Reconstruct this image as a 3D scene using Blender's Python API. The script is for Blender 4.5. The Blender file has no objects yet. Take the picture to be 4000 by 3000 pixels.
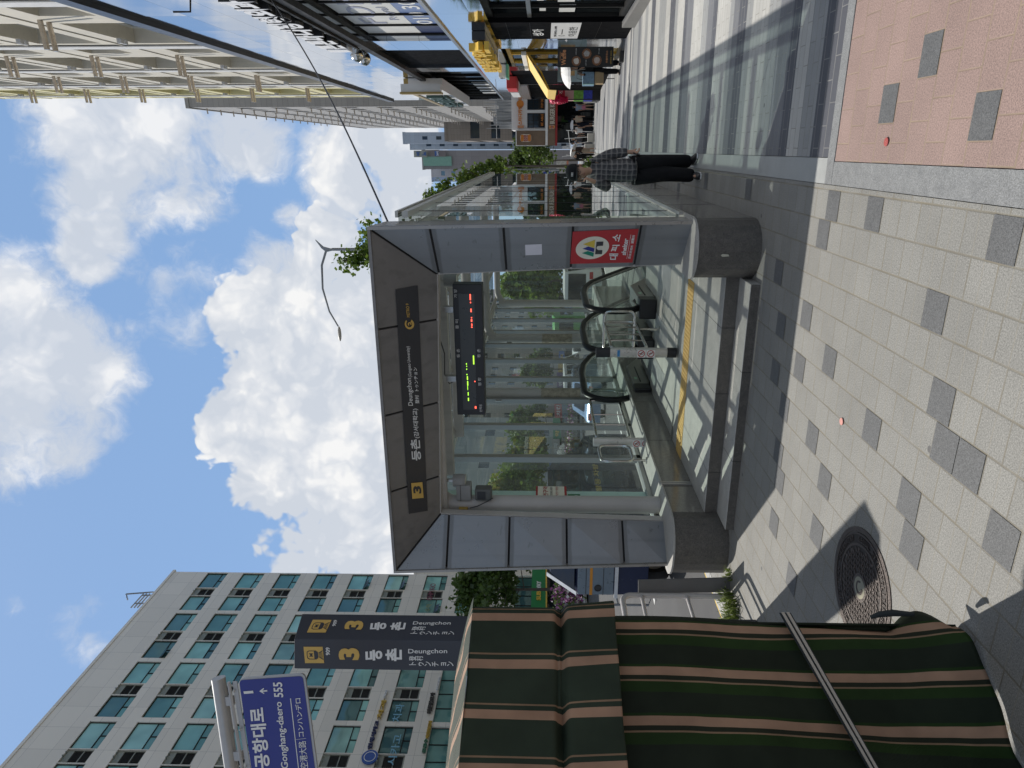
import bpy, bmesh, math, random
from mathutils import Vector, Matrix
S = bpy.context.scene
COL = S.collection
rad = math.radians
# ---------------------------------------------------------------- camera
F, U0, V0, H = 2650.0, 1500.0, 2065.0, 2.0
yaw, pit, rol = math.atan(918/F), math.atan(60/F), 0.0047
_f = Vector((-math.sin(yaw)*math.cos(pit), math.cos(yaw)*math.cos(pit), math.sin(pit)))
_r = Vector((math.cos(yaw), math.sin(yaw), 0)); _d = _f.cross(_r)
CR = _r*math.cos(rol) - _d*math.sin(rol)
CD = _r*math.sin(rol) + _d*math.cos(rol)
CP = Vector((0, 0, H))
cam = bpy.data.objects.new('camera', bpy.data.cameras.new('camera')); COL.objects.link(cam)
# the photograph is a portrait lying on its side: picture right = world down
m = Matrix((CD, CR, -_f)).transposed().to_4x4(); m.translation = CP
cam.matrix_world = m
cam.data.sensor_width = 36; cam.data.lens = 36*F/4000
cam.data.shift_x = (2000-V0)/4000
cam.data.clip_start = 0.05; cam.data.clip_end = 3000
S.camera = cam
# ---------------------------------------------------------------- sun direction, world, exposure
SUN = Vector((-0.49, 0.356, 1.0)).normalized()
S.view_settings.view_transform = 'Standard'; S.view_settings.look = 'None'
S.view_settings.exposure = -0.08; S.view_settings.gamma = 1
SKY_STR = 0.1
def ray(U, V): return _f + CR*((U-U0)/F) + CD*((V-V0)/F)
def dep(U, V, d): return CP + ray(U, V)*d
def aty(U, V, y):
    w = ray(U, V); return CP + w*((y-CP.y)/w.y)
def atx(U, V, x):
    w = ray(U, V); return CP + w*((x-CP.x)/w.x)
def atz(U, V, z):
    w = ray(U, V); return CP + w*((z-CP.z)/w.z)
def hit(U, V, pl, off=0.0):
    p, n = pl; w = ray(U, V); q = CP + w*((p-CP).dot(n)/w.dot(n))
    s = -1 if w.dot(n) > 0 else 1
    return q + n*(off*s)
def proj_(p):
    q = Vector((p[0], p[1], 0))-CP; d = q.dot(_f); return (U0+F*q.dot(CR)/d, V0+F*q.dot(CD)/d)
def zg(y): return 0.0 if y < 11 else (-0.028*(y-11) if y < 25 else -0.392-0.043*(y-25))
def gnd(U, V):
    w = ray(U, V); lo, hi = 0.5, 300
    for i in range(50):
        mm = (lo+hi)/2; p = CP + w*mm
        if p.z > zg(p.y): lo = mm
        else: hi = mm
    return CP + w*lo

def nd(nt, t, ins=None, **props):
    n = nt.nodes.new('ShaderNode'+t)
    for k, v in props.items(): setattr(n, k, v)
    for k, v in (ins or {}).items():
        s = n.inputs[k]
        if hasattr(v, 'is_linked') or isinstance(v, bpy.types.NodeSocket): nt.links.new(v, s)
        else:
            if isinstance(v, tuple) and len(v) == 3 and s.type == 'RGBA': v = v+(1,)
            s.default_value = v
    return n
def math_(nt, op, a, b=None, c=None, clamp=False):
    n = nt.nodes.new('ShaderNodeMath'); n.operation = op; n.use_clamp = clamp
    for i, v in enumerate((a, b, c)):
        if v is None: continue
        if isinstance(v, bpy.types.NodeSocket): nt.links.new(v, n.inputs[i])
        else: n.inputs[i].default_value = v
    return n.outputs[0]
def mixc(nt, fac, a, b, bt='MIX'):
    n = nt.nodes.new('ShaderNodeMix'); n.data_type = 'RGBA'; n.blend_type = bt
    for i, v in ((0, fac), (6, a), (7, b)):
        if isinstance(v, bpy.types.NodeSocket): nt.links.new(v, n.inputs[i])
        else: n.inputs[i].default_value = (v+(1,) if isinstance(v, tuple) and len(v) == 3 else v)
    return n.outputs[2]
def ramp(nt, fac, stops, interp='LINEAR'):
    n = nt.nodes.new('ShaderNodeValToRGB'); nt.links.new(fac, n.inputs[0]); cr = n.color_ramp; cr.interpolation = interp
    while len(cr.elements) < len(stops): cr.elements.new(0.5)
    for e, (p, c) in zip(cr.elements, stops):
        e.position = p; e.color = (c, c, c, 1) if not isinstance(c, tuple) else c+(1,)
    return n.outputs[0]

# world: physical sky plus broken cumulus placed by direction
W = bpy.data.worlds.new('World'); S.world = W; W.use_nodes = True
nt = W.node_tree; nt.nodes.clear()
sky = nd(nt, 'TexSky', sky_type='NISHITA', sun_disc=False, sun_elevation=math.asin(SUN.z),
         sun_rotation=math.atan2(SUN.x, SUN.y), altitude=50, air_density=1.0, dust_density=0.7, ozone_density=1.6)
tc = nd(nt, 'TexCoord'); D = tc.outputs['Generated']
def blob(U, V, rpx, soft):
    w = ray(U, V).normalized(); a = math.atan(rpx/F)
    dt = nd(nt, 'VectorMath', {0: D, 1: tuple(w)}, operation='DOT_PRODUCT').outputs['Value']
    ang = math_(nt, 'ARCCOSINE', math_(nt, 'MINIMUM', dt, 0.99999))
    n = nd(nt, 'MapRange', {'Value': ang, 'From Min': a*(1+soft), 'From Max': a*(1-soft), 'To Min': 0.0, 'To Max': 1.0}, interpolation_type='SMOOTHSTEP')
    return n.outputs[0]
# domain-warped fractal noise
wn = nd(nt, 'TexNoise', {'Vector': D, 'Scale': 7.0, 'Detail': 4.0, 'Roughness': 0.6})
wv = nd(nt, 'VectorMath', {0: D, 1: nd(nt, 'VectorMath', {0: wn.outputs['Color'], 'Scale': 0.12}, operation='SCALE').outputs[0]}, operation='ADD').outputs[0]
n1 = nd(nt, 'TexNoise', {'Vector': wv, 'Scale': 5.5, 'Detail': 12.0, 'Roughness': 0.62, 'Lacunarity': 2.1}).outputs['Fac']
n2 = nd(nt, 'TexNoise', {'Vector': wv, 'Scale': 16.0, 'Detail': 10.0, 'Roughness': 0.6}).outputs['Fac']
v1 = nd(nt, 'TexVoronoi', {'Vector': wv, 'Scale': 13.0, 'Smoothness': 0.6}, feature='SMOOTH_F1').outputs['Distance']
v2 = nd(nt, 'TexVoronoi', {'Vector': wv, 'Scale': 34.0, 'Smoothness': 0.5}, feature='SMOOTH_F1').outputs['Distance']
v3 = nd(nt, 'TexVoronoi', {'Vector': wv, 'Scale': 80.0, 'Smoothness': 0.5}, feature='SMOOTH_F1').outputs['Distance']
vo = math_(nt, 'ADD', math_(nt, 'ADD', math_(nt, 'MULTIPLY', v1, 0.55), math_(nt, 'MULTIPLY', v2, 0.30)), math_(nt, 'MULTIPLY', v3, 0.15))
dense = None
for (U, V, r_, s_) in [(1120, 1250, 330, .45), (1450, 1150, 300, .5), (1750, 1230, 290, .55), (1000, 1400, 330, .5), (1400, 1450, 420, .4), (1750, 1450, 330, .5), (850, 1130, 170, .45), (1350, 930, 150, .4), (1750, 960, 150, .7), (2350, 1500, 260, .6), (2050, 1300, 150, .7)]:
    b = blob(U, V, r_, s_); dense = b if dense is None else math_(nt, 'MAXIMUM', dense, b)
soft = None
for (U, V, r_, s_) in [(2430, 560, 290, .6), (2290, 720, 190, .7), (2500, 300, 150, .8), (2250, 330, 110, .9), (2080, 400, 110, .9), (1980, 350, 100, .9), (1560, 110, 320, .5), (1340, 180, 230, .5), (1770, 60, 190, .7), (1300, 0, 220, .6), (1690, 290, 150, .8), (2340, 1400, 220, .6), (2190, 1320, 120, .8), (2440, 1560, 200, .7), (2440, 950, 170, .7), (1900, 1200, 190, .7), (1990, 1040, 120, .8), (2130, 1150, 90, 1.0)]:
    b = blob(U, V, r_, s_); soft = b if soft is None else math_(nt, 'MAXIMUM', soft, b)
wisp = None
for (U, V, r_, s_) in [(650, 60, 80, 1.0), (590, 300, 110, 1.0), (510, 330, 80, 1.0), (1700, 700, 160, 1.0), (2000, 800, 160, 1.0), (1900, 585, 130, 1.0)]:
    b = blob(U, V, r_, s_); wisp = b if wisp is None else math_(nt, 'MAXIMUM', wisp, b)
# unseen clouds outside the view, tinted warm grey to neutralise the blue ambient light
zc = nd(nt, 'SeparateXYZ', {0: D}).outputs
side = nd(nt, 'VectorMath', {0: D, 1: tuple(_f)}, operation='DOT_PRODUCT').outputs['Value']
away = nd(nt, 'MapRange', {'Value': side, 'From Min': 0.62, 'From Max': 0.15, 'To Min': 0.0, 'To Max': 0.85}).outputs[0]
gen = math_(nt, 'MULTIPLY', away, nd(nt, 'MapRange', {'Value': zc[2], 'From Min': 0.0, 'From Max': 0.25}).outputs[0])
def cl(mask, noise, k, lo, hi):
    v = math_(nt, 'ADD', mask, math_(nt, 'MULTIPLY', math_(nt, 'SUBTRACT', noise, 0.5), k))
    return nd(nt, 'MapRange', {'Value': v, 'From Min': lo, 'From Max': hi}, interpolation_type='SMOOTHSTEP').outputs[0]
nmix = math_(nt, 'ADD', math_(nt, 'MULTIPLY', n1, 0.75), math_(nt, 'MULTIPLY', n2, 0.25))
puff = math_(nt, 'SUBTRACT', math_(nt, 'ADD', math_(nt, 'MULTIPLY', n1, 0.45), 0.72), math_(nt, 'MULTIPLY', vo, 1.15))
a1 = cl(dense, puff, 1.25, 0.42, 0.56)
a2 = math_(nt, 'MULTIPLY', cl(soft, nmix, 3.0, 0.42, 1.0), 0.92)
a4 = math_(nt, 'MULTIPLY', cl(wisp, nmix, 5.0, 0.65, 1.5), 0.6)
a3 = math_(nt, 'MULTIPLY', cl(gen, nmix, 3.0, 0.35, 1.0), 0.85)
alpha = math_(nt, 'MAXIMUM', math_(nt, 'MAXIMUM', a1, a2), a4)
low = nd(nt, 'MapRange', {'Value': zc[2], 'From Min': 0.22, 'From Max': 0.0, 'To Min': 0.0, 'To Max': 0.30}).outputs[0]
alpha = math_(nt, 'MAXIMUM', alpha, low)
sh = math_(nt, 'SUBTRACT', math_(nt, 'ADD', math_(nt, 'MULTIPLY', n1, 0.55), math_(nt, 'MULTIPLY', n2, 0.35)), math_(nt, 'MULTIPLY', math_(nt, 'SUBTRACT', vo, 0.4), 0.75))
ccol = ramp(nt, sh, [(0.33, (6.6, 7.1, 7.9)), (0.45, (7.9, 8.2, 8.7)), (0.56, (9.8, 9.8, 9.8))])
skyc = mixc(nt, 1.0, sky.outputs[0], (1.0, 1.0, 1.0), 'MULTIPLY')
skyl = mixc(nt, 0.70, skyc, (2.9, 5.0, 8.6))
mixn = mixc(nt, a3, mixc(nt, alpha, skyl, ccol), (5.6, 5.35, 4.9))
bg = nd(nt, 'Background', {'Color': mixn, 'Strength': SKY_STR})
out = nd(nt, 'OutputWorld'); nt.links.new(bg.outputs[0], out.inputs[0])

ld = bpy.data.lights.new('sun', 'SUN'); ld.energy = 4.7; ld.angle = rad(0.53); ld.color = (1.0, 0.95, 0.87)
lo_ = bpy.data.objects.new('sun', ld); COL.objects.link(lo_)
lo_.rotation_euler = SUN.to_track_quat('Z', 'Y').to_euler(); lo_.location = (0, 0, 60)

# ---------------------------------------------------------------- materials
MATS = {}
def pm(name, col, rough=0.6, metal=0.0, var=0.12, scale=6.0, bump=0.0, bscale=60.0, spec=0.5, emit=None, trans=0.0, streak=0.0, speck=0.0):
    """principled paint / stone / metal with broken-up colour, gloss and optional dirt streaks"""
    if name in MATS: return MATS[name]
    M = bpy.data.materials.new(name); M.use_nodes = True; t = M.node_tree
    b = t.nodes['Principled BSDF']; b.inputs['Metallic'].default_value = metal; b.inputs['Specular IOR Level'].default_value = spec
    g = nd(t, 'NewGeometry').outputs['Position']
    c = col
    n = nd(t, 'TexNoise', {'Vector': g, 'Scale': scale, 'Detail': 6.0, 'Roughness': 0.65}).outputs['Fac']
    v = nd(t, 'MapRange', {'Value': n, 'From Min': 0.25, 'From Max': 0.75, 'To Min': 1-var, 'To Max': 1+var}).outputs[0]
    c = mixc(t, 1.0, c, nd(t, 'CombineXYZ', {0: v, 1: v, 2: v}).outputs[0], 'MULTIPLY')
    if streak:
        mp = nd(t, 'Mapping', {'Vector': g, 'Scale': (9.0, 9.0, 0.35)}).outputs[0]
        s = nd(t, 'TexNoise', {'Vector': mp, 'Scale': 1.0, 'Detail': 5.0}).outputs['Fac']
        c = mixc(t, nd(t, 'MapRange', {'Value': s, 'From Min': 0.52, 'From Max': 0.75, 'To Min': 0.0, 'To Max': streak}).outputs[0], c, tuple(x*0.45 for x in col))
    if speck:
        s = nd(t, 'TexNoise', {'Vector': g, 'Scale': 170.0, 'Detail': 2.0, 'Roughness': 0.8}).outputs['Fac']
        k = nd(t, 'MapRange', {'Value': s, 'From Min': 0.3, 'From Max': 0.7, 'To Min': 1-speck, 'To Max': 1+speck}).outputs[0]
        c = mixc(t, 1.0, c, nd(t, 'CombineXYZ', {0: k, 1: k, 2: k}).outputs[0], 'MULTIPLY')
    t.links.new(c, b.inputs['Base Color'])
    r = nd(t, 'MapRange', {'Value': n, 'From Min': 0.3, 'From Max': 0.7, 'To Min': max(0.02, rough*0.85), 'To Max': min(1, rough*1.15)}).outputs[0]
    t.links.new(r, b.inputs['Roughness'])
    if bump:
        bn = nd(t, 'TexNoise', {'Vector': g, 'Scale': bscale, 'Detail': 4.0}).outputs['Fac']
        bb = nd(t, 'Bump', {'Height': bn, 'Strength': bump, 'Distance': 0.02}); t.links.new(bb.outputs[0], b.inputs['Normal'])
    if emit:
        b.inputs['Emission Color'].default_value = emit[0]+(1,); b.inputs['Emission Strength'].default_value = emit[1]
    if trans: b.inputs['Transmission Weight'].default_value = trans
    MATS[name] = M; return M
def glass(name, tint=(0.8, 0.9, 0.87), refl=1.0, rough=0.0, base=0.04, dirt=0.0):
    """thin pane: clear tinted film plus mirror reflection growing towards grazing"""
    if name in MATS: return MATS[name]
    M = bpy.data.materials.new(name); M.use_nodes = True; t = M.node_tree; t.nodes.clear()
    tr = nd(t, 'BsdfTransparent', {'Color': tint}); gl = nd(t, 'BsdfGlossy', {'Color': (0.95, 0.98, 1.0), 'Roughness': rough})
    fr = nd(t, 'LayerWeight', {'Blend': 0.5})
    p = math_(t, 'POWER', fr.outputs['Facing'], 3.6)
    fac = math_(t, 'ADD', math_(t, 'MULTIPLY', p, 0.80*refl), base, clamp=True)
    mx = nd(t, 'MixShader', {0: fac, 1: tr.outputs[0], 2: gl.outputs[0]})
    if dirt:   # film of road dust on the pane
        dn = nd(t, 'TexNoise', {'Vector': nd(t, 'Mapping', {'Vector': nd(t, 'NewGeometry').outputs['Position'], 'Scale': (2, 2, .5)}).outputs[0], 'Scale': 1.5, 'Detail': 5.0}).outputs['Fac']
        df = nd(t, 'BsdfTranslucent', {'Color': (.55, .62, .58)}); mx = nd(t, 'MixShader', {0: math_(t, 'MULTIPLY', dn, dirt*2), 1: mx.outputs[0], 2: df.outputs[0]})
    o = nd(t, 'OutputMaterial'); t.links.new(mx.outputs[0], o.inputs[0]); MATS[name] = M; return M
def window_glass(name, col=(0.03, 0.06, 0.065), rough=0.04, refl=0.35, var=0.6, tintr=(0.75, 0.95, 0.95)):
    """opaque-looking tinted window pane: dark room behind, sky in front"""
    if name in MATS: return MATS[name]
    M = bpy.data.materials.new(name); M.use_nodes = True; t = M.node_tree; t.nodes.clear()
    oi = nd(t, 'ObjectInfo').outputs['Random']
    g = nd(t, 'NewGeometry').outputs['Position']
    n = nd(t, 'TexNoise', {'Vector': g, 'Scale': 0.6, 'Detail': 1.0}).outputs['Fac']
    k = math_(t, 'ADD', math_(t, 'MULTIPLY', oi, var*2), 1-var)
    k = math_(t, 'MULTIPLY', k, math_(t, 'ADD', n, 0.5))
    df = nd(t, 'BsdfDiffuse', {'Color': mixc(t, 1.0, col, nd(t, 'CombineXYZ', {0: k, 1: k, 2: k}).outputs[0], 'MULTIPLY')})
    wv = nd(t, 'TexNoise', {'Vector': g, 'Scale': 0.9, 'Detail': 0.0}).outputs['Fac']
    bp = nd(t, 'Bump', {'Height': wv, 'Strength': 0.06, 'Distance': 0.1})
    gl = nd(t, 'BsdfGlossy', {'Color': tintr, 'Roughness': rough, 'Normal': bp.outputs[0]})
    fr = nd(t, 'LayerWeight', {'Blend': 0.5})
    fac = math_(t, 'ADD', math_(t, 'MULTIPLY', math_(t, 'POWER', fr.outputs['Facing'], 3.0), 0.75), refl, clamp=True)
    mx = nd(t, 'MixShader', {0: fac, 1: df.outputs[0], 2: gl.outputs[0]})
    o = nd(t, 'OutputMaterial'); t.links.new(mx.outputs[0], o.inputs[0]); MATS[name] = M; return M
def leafmat(name, c1, c2):
    if name in MATS: return MATS[name]
    M = bpy.data.materials.new(name); M.use_nodes = True; t = M.node_tree; t.nodes.clear()
    g = nd(t, 'NewGeometry').outputs['Position']
    n = nd(t, 'TexNoise', {'Vector': g, 'Scale': 1.6, 'Detail': 6.0, 'Roughness': 0.8}).outputs['Fac']
    c = ramp(t, n, [(0.35, c1), (0.65, c2)])
    df = nd(t, 'BsdfDiffuse', {'Color': c}); tl = nd(t, 'BsdfTranslucent', {'Color': mixc(t, 0.5, c, (0.12, 0.16, 0.02))})
    gs = nd(t, 'BsdfGlossy', {'Color': (0.5, 0.5, 0.5), 'Roughness': 0.45})
    mx = nd(t, 'MixShader', {0: 0.4, 1: df.outputs[0], 2: tl.outputs[0]}); m2 = nd(t, 'MixShader', {0: 0.06, 1: mx.outputs[0], 2: gs.outputs[0]})
    o = nd(t, 'OutputMaterial'); t.links.new(m2.outputs[0], o.inputs[0]); MATS[name] = M; return M

# ---------------------------------------------------------------- mesh builder
WM = {}; CH = {}
class MB:
    def __init__(s): s.v = []; s.f = []; s.mi = []; s.cm = 0
    def add(s, vs, fs):
        o = len(s.v); s.v += [Vector(v) for v in vs]
        for f in fs: s.f.append([i+o for i in f]); s.mi.append(s.cm)
        return s
    def box(s, x0, x1, y0, y1, z0, z1):
        x0, x1 = min(x0, x1), max(x0, x1); y0, y1 = min(y0, y1), max(y0, y1); z0, z1 = min(z0, z1), max(z0, z1)
        return s.add([(x, y, z) for z in (z0, z1) for y in (y0, y1) for x in (x0, x1)], [(0, 2, 3, 1), (4, 5, 7, 6), (0, 1, 5, 4), (2, 6, 7, 3), (0, 4, 6, 2), (1, 3, 7, 5)])
    def obox(s, o, x, y, z):   # oriented: corner + three edge vectors
        o, x, y, z = Vector(o), Vector(x), Vector(y), Vector(z)
        return s.add([o+x*i+y*j+z*k for k in (0, 1) for j in (0, 1) for i in (0, 1)], [(0, 2, 3, 1), (4, 5, 7, 6), (0, 1, 5, 4), (2, 6, 7, 3), (0, 4, 6, 2), (1, 3, 7, 5)])
    def quad(s, a, b, c, d): return s.add([a, b, c, d], [(0, 1, 2, 3)])
    def slab(s, pts, off):     # polygon given thickness along a vector
        n = len(pts); off = Vector(off); p = [Vector(q) for q in pts]
        fs = [tuple(range(n-1, -1, -1)), tuple(range(n, 2*n))] + [(i, (i+1) % n, n+(i+1) % n, n+i) for i in range(n)]
        return s.add(p+[q+off for q in p], fs)
    def tube(s, pts, r, n=8, cap=True, closed=False):
        pts = [Vector(p) for p in pts]; m_ = len(pts); rs = r if isinstance(r, (list, tuple)) else [r]*m_
        vs = []; prev = None
        for i, p in enumerate(pts):
            if closed: t = pts[(i+1) % m_]-pts[i-1]
            else: t = (pts[min(i+1, m_-1)]-pts[max(i-1, 0)])
            t = t.normalized() if t.length > 1e-9 else Vector((0, 0, 1))
            if prev is None:
                a = Vector((0, 0, 1)) if abs(t.z) < 0.9 else Vector((1, 0, 0))
                u = t.cross(a).normalized()
            else: u = (prev - t*prev.dot(t)).normalized()
            prev = u; w = t.cross(u)
            vs += [p+(u*math.cos(2*math.pi*k/n)+w*math.sin(2*math.pi*k/n))*rs[i] for k in range(n)]
        fs = []
        for i in range(m_ if closed else m_-1):
            j = (i+1) % m_
            fs += [(i*n+k, i*n+(k+1) % n, j*n+(k+1) % n, j*n+k) for k in range(n)]
        if cap and not closed: fs += [tuple(range(n-1, -1, -1)), tuple((m_-1)*n+k for k in range(n))]
        return s.add(vs, fs)
    def lathe(s, prof, c, n=24, axis=(0, 0, 1)):
        ax = Vector(axis).normalized(); a = Vector((1, 0, 0)) if abs(ax.x) < 0.9 else Vector((0, 1, 0))
        u = ax.cross(a).normalized(); w = ax.cross(u); c = Vector(c)
        vs = [c+ax*h+(u*math.cos(2*math.pi*k/n)+w*math.sin(2*math.pi*k/n))*r for r, h in prof for k in range(n)]
        fs = [(i*n+k, i*n+(k+1) % n, (i+1)*n+(k+1) % n, (i+1)*n+k) for i in range(len(prof)-1) for k in range(n)]
        return s.add(vs, fs)
    def sphere(s, c, r, n=12, m_=8, sc=(1, 1, 1)):
        c = Vector(c)
        vs = [c+Vector((math.sin(math.pi*i/m_)*math.cos(2*math.pi*k/n)*sc[0], math.sin(math.pi*i/m_)*math.sin(2*math.pi*k/n)*sc[1], math.cos(math.pi*i/m_)*sc[2]))*r for i in range(m_+1) for k in range(n)]
        fs = [(i*n+k, i*n+(k+1) % n, (i+1)*n+(k+1) % n, (i+1)*n+k) for i in range(m_) for k in range(n)]
        return s.add(vs, fs)
    def build(s, name, mat, parent=None, smooth=False, bevel=0.0, seg=2):
        me = bpy.data.meshes.new(name)
        wm = WM.get(parent.name, Matrix.Identity(4)) if parent is not None else Matrix.Identity(4); off = wm.inverted()
        me.from_pydata([tuple(off @ v) for v in s.v], [], s.f); 
        for mt in (mat if isinstance(mat, (list, tuple)) else [mat]): me.materials.append(mt)
        if isinstance(mat, (list, tuple)): me.polygons.foreach_set('material_index', s.mi)
        me.validate(); 
        bm = bmesh.new(); bm.from_mesh(me); bmesh.ops.remove_doubles(bm, verts=bm.verts, dist=1e-5) if smooth else None
        if smooth: bmesh.ops.recalc_face_normals(bm, faces=bm.faces)
        bm.to_mesh(me); bm.free()
        if smooth: me.polygons.foreach_set('use_smooth', [True]*len(me.polygons))
        o = bpy.data.objects.new(name, me); COL.objects.link(o)
        WM[o.name] = wm
        if parent is not None: o.parent = parent; CH.setdefault(parent.name, []).append(o)
        if bevel:
            b = o.modifiers.new('bevel', 'BEVEL'); b.width = bevel; b.segments = seg; b.limit_method = 'ANGLE'; b.harden_normals = False
        if smooth:
            try: me.set_sharp_from_angle(angle=rad(40))
            except Exception: pass
        return o
def tag(o, label, cat, group=None, kind=None):
    if label: o['label'] = label
    if cat: o['category'] = cat
    if group: o['group'] = group
    if kind: o['kind'] = kind
    return o
def thing(name, label, cat, loc, group=None, rz=0.0):
    o = bpy.data.objects.new(name, None); COL.objects.link(o); o.empty_display_size = 0.2
    o.matrix_world = Matrix.Translation(Vector(loc)) @ Matrix.Rotation(rz, 4, 'Z')
    WM[o.name] = o.matrix_world.copy(); return tag(o, label, cat, group)
def kids(o): return CH.get(o.name, [])
def dup(o, loc=None, rz=None, label=None, scale=None):
    def cp(a, par):
        c = a.copy(); COL.objects.link(c)
        if par is not None: c.parent = par; CH.setdefault(par.name, []).append(c)
        for k in kids(a): cp(k, c)
        return c
    c = cp(o, None)
    if loc is not None: c.location = loc
    if rz is not None: c.rotation_euler = (0, 0, rz)
    if scale is not None: c.scale = scale
    if label: c['label'] = label
    return c
# lettering: real glyph outlines with thickness
TXT = {}
def txt(body, O, X, Y, mat, parent, depth=0.004, weight=0.0, name='lettering', fit=True):
    """fill the parallelogram at O spanned by X (reading direction) and Y (up) with the text"""
    X, Y, O = Vector(X), Vector(Y), Vector(O)
    key = (body, weight)
    if key not in TXT:
        cu = bpy.data.curves.new('lettering', 'FONT'); cu.body = body; cu.size = 1; cu.offset = weight; cu.resolution_u = 3
        cu.extrude = 0.5; cu.space_line = 0.9
        ob = bpy.data.objects.new('lettering', cu); COL.objects.link(ob)
        dg = bpy.context.evaluated_depsgraph_get(); dg.update()
        me = bpy.data.meshes.new_from_object(ob.evaluated_get(dg))
        TXT[key] = ([v.co.copy() for v in me.vertices], [list(p.vertices) for p in me.polygons])
        bpy.data.objects.remove(ob); bpy.data.curves.remove(cu); bpy.data.meshes.remove(me)
    vs, fs = TXT[key]
    if not vs: return None
    x0 = min(v.x for v in vs); x1 = max(v.x for v in vs); y0 = min(v.y for v in vs); y1 = max(v.y for v in vs)
    Z = X.cross(Y).normalized()
    b = MB(); b.add([O+X*((v.x-x0)/(x1-x0))+Y*((v.y-y0)/(y1-y0))+Z*((v.z+0.5)*depth) for v in vs], fs)
    return b.build(name, mat, parent)
def ptxt(body, a, b, hpx, pl, mat, parent, off=0.004, depth=0.003, weight=0.0, skew=0.0, name='lettering'):
    O = hit(a[0], a[1], pl, off); X = hit(b[0], b[1], pl, off)-O; Y = hit(a[0]+skew, a[1]-hpx, pl, off)-O
    return txt(body, O, X, Y, mat, parent, depth, weight, name)
RS = random.Random(7)
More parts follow.
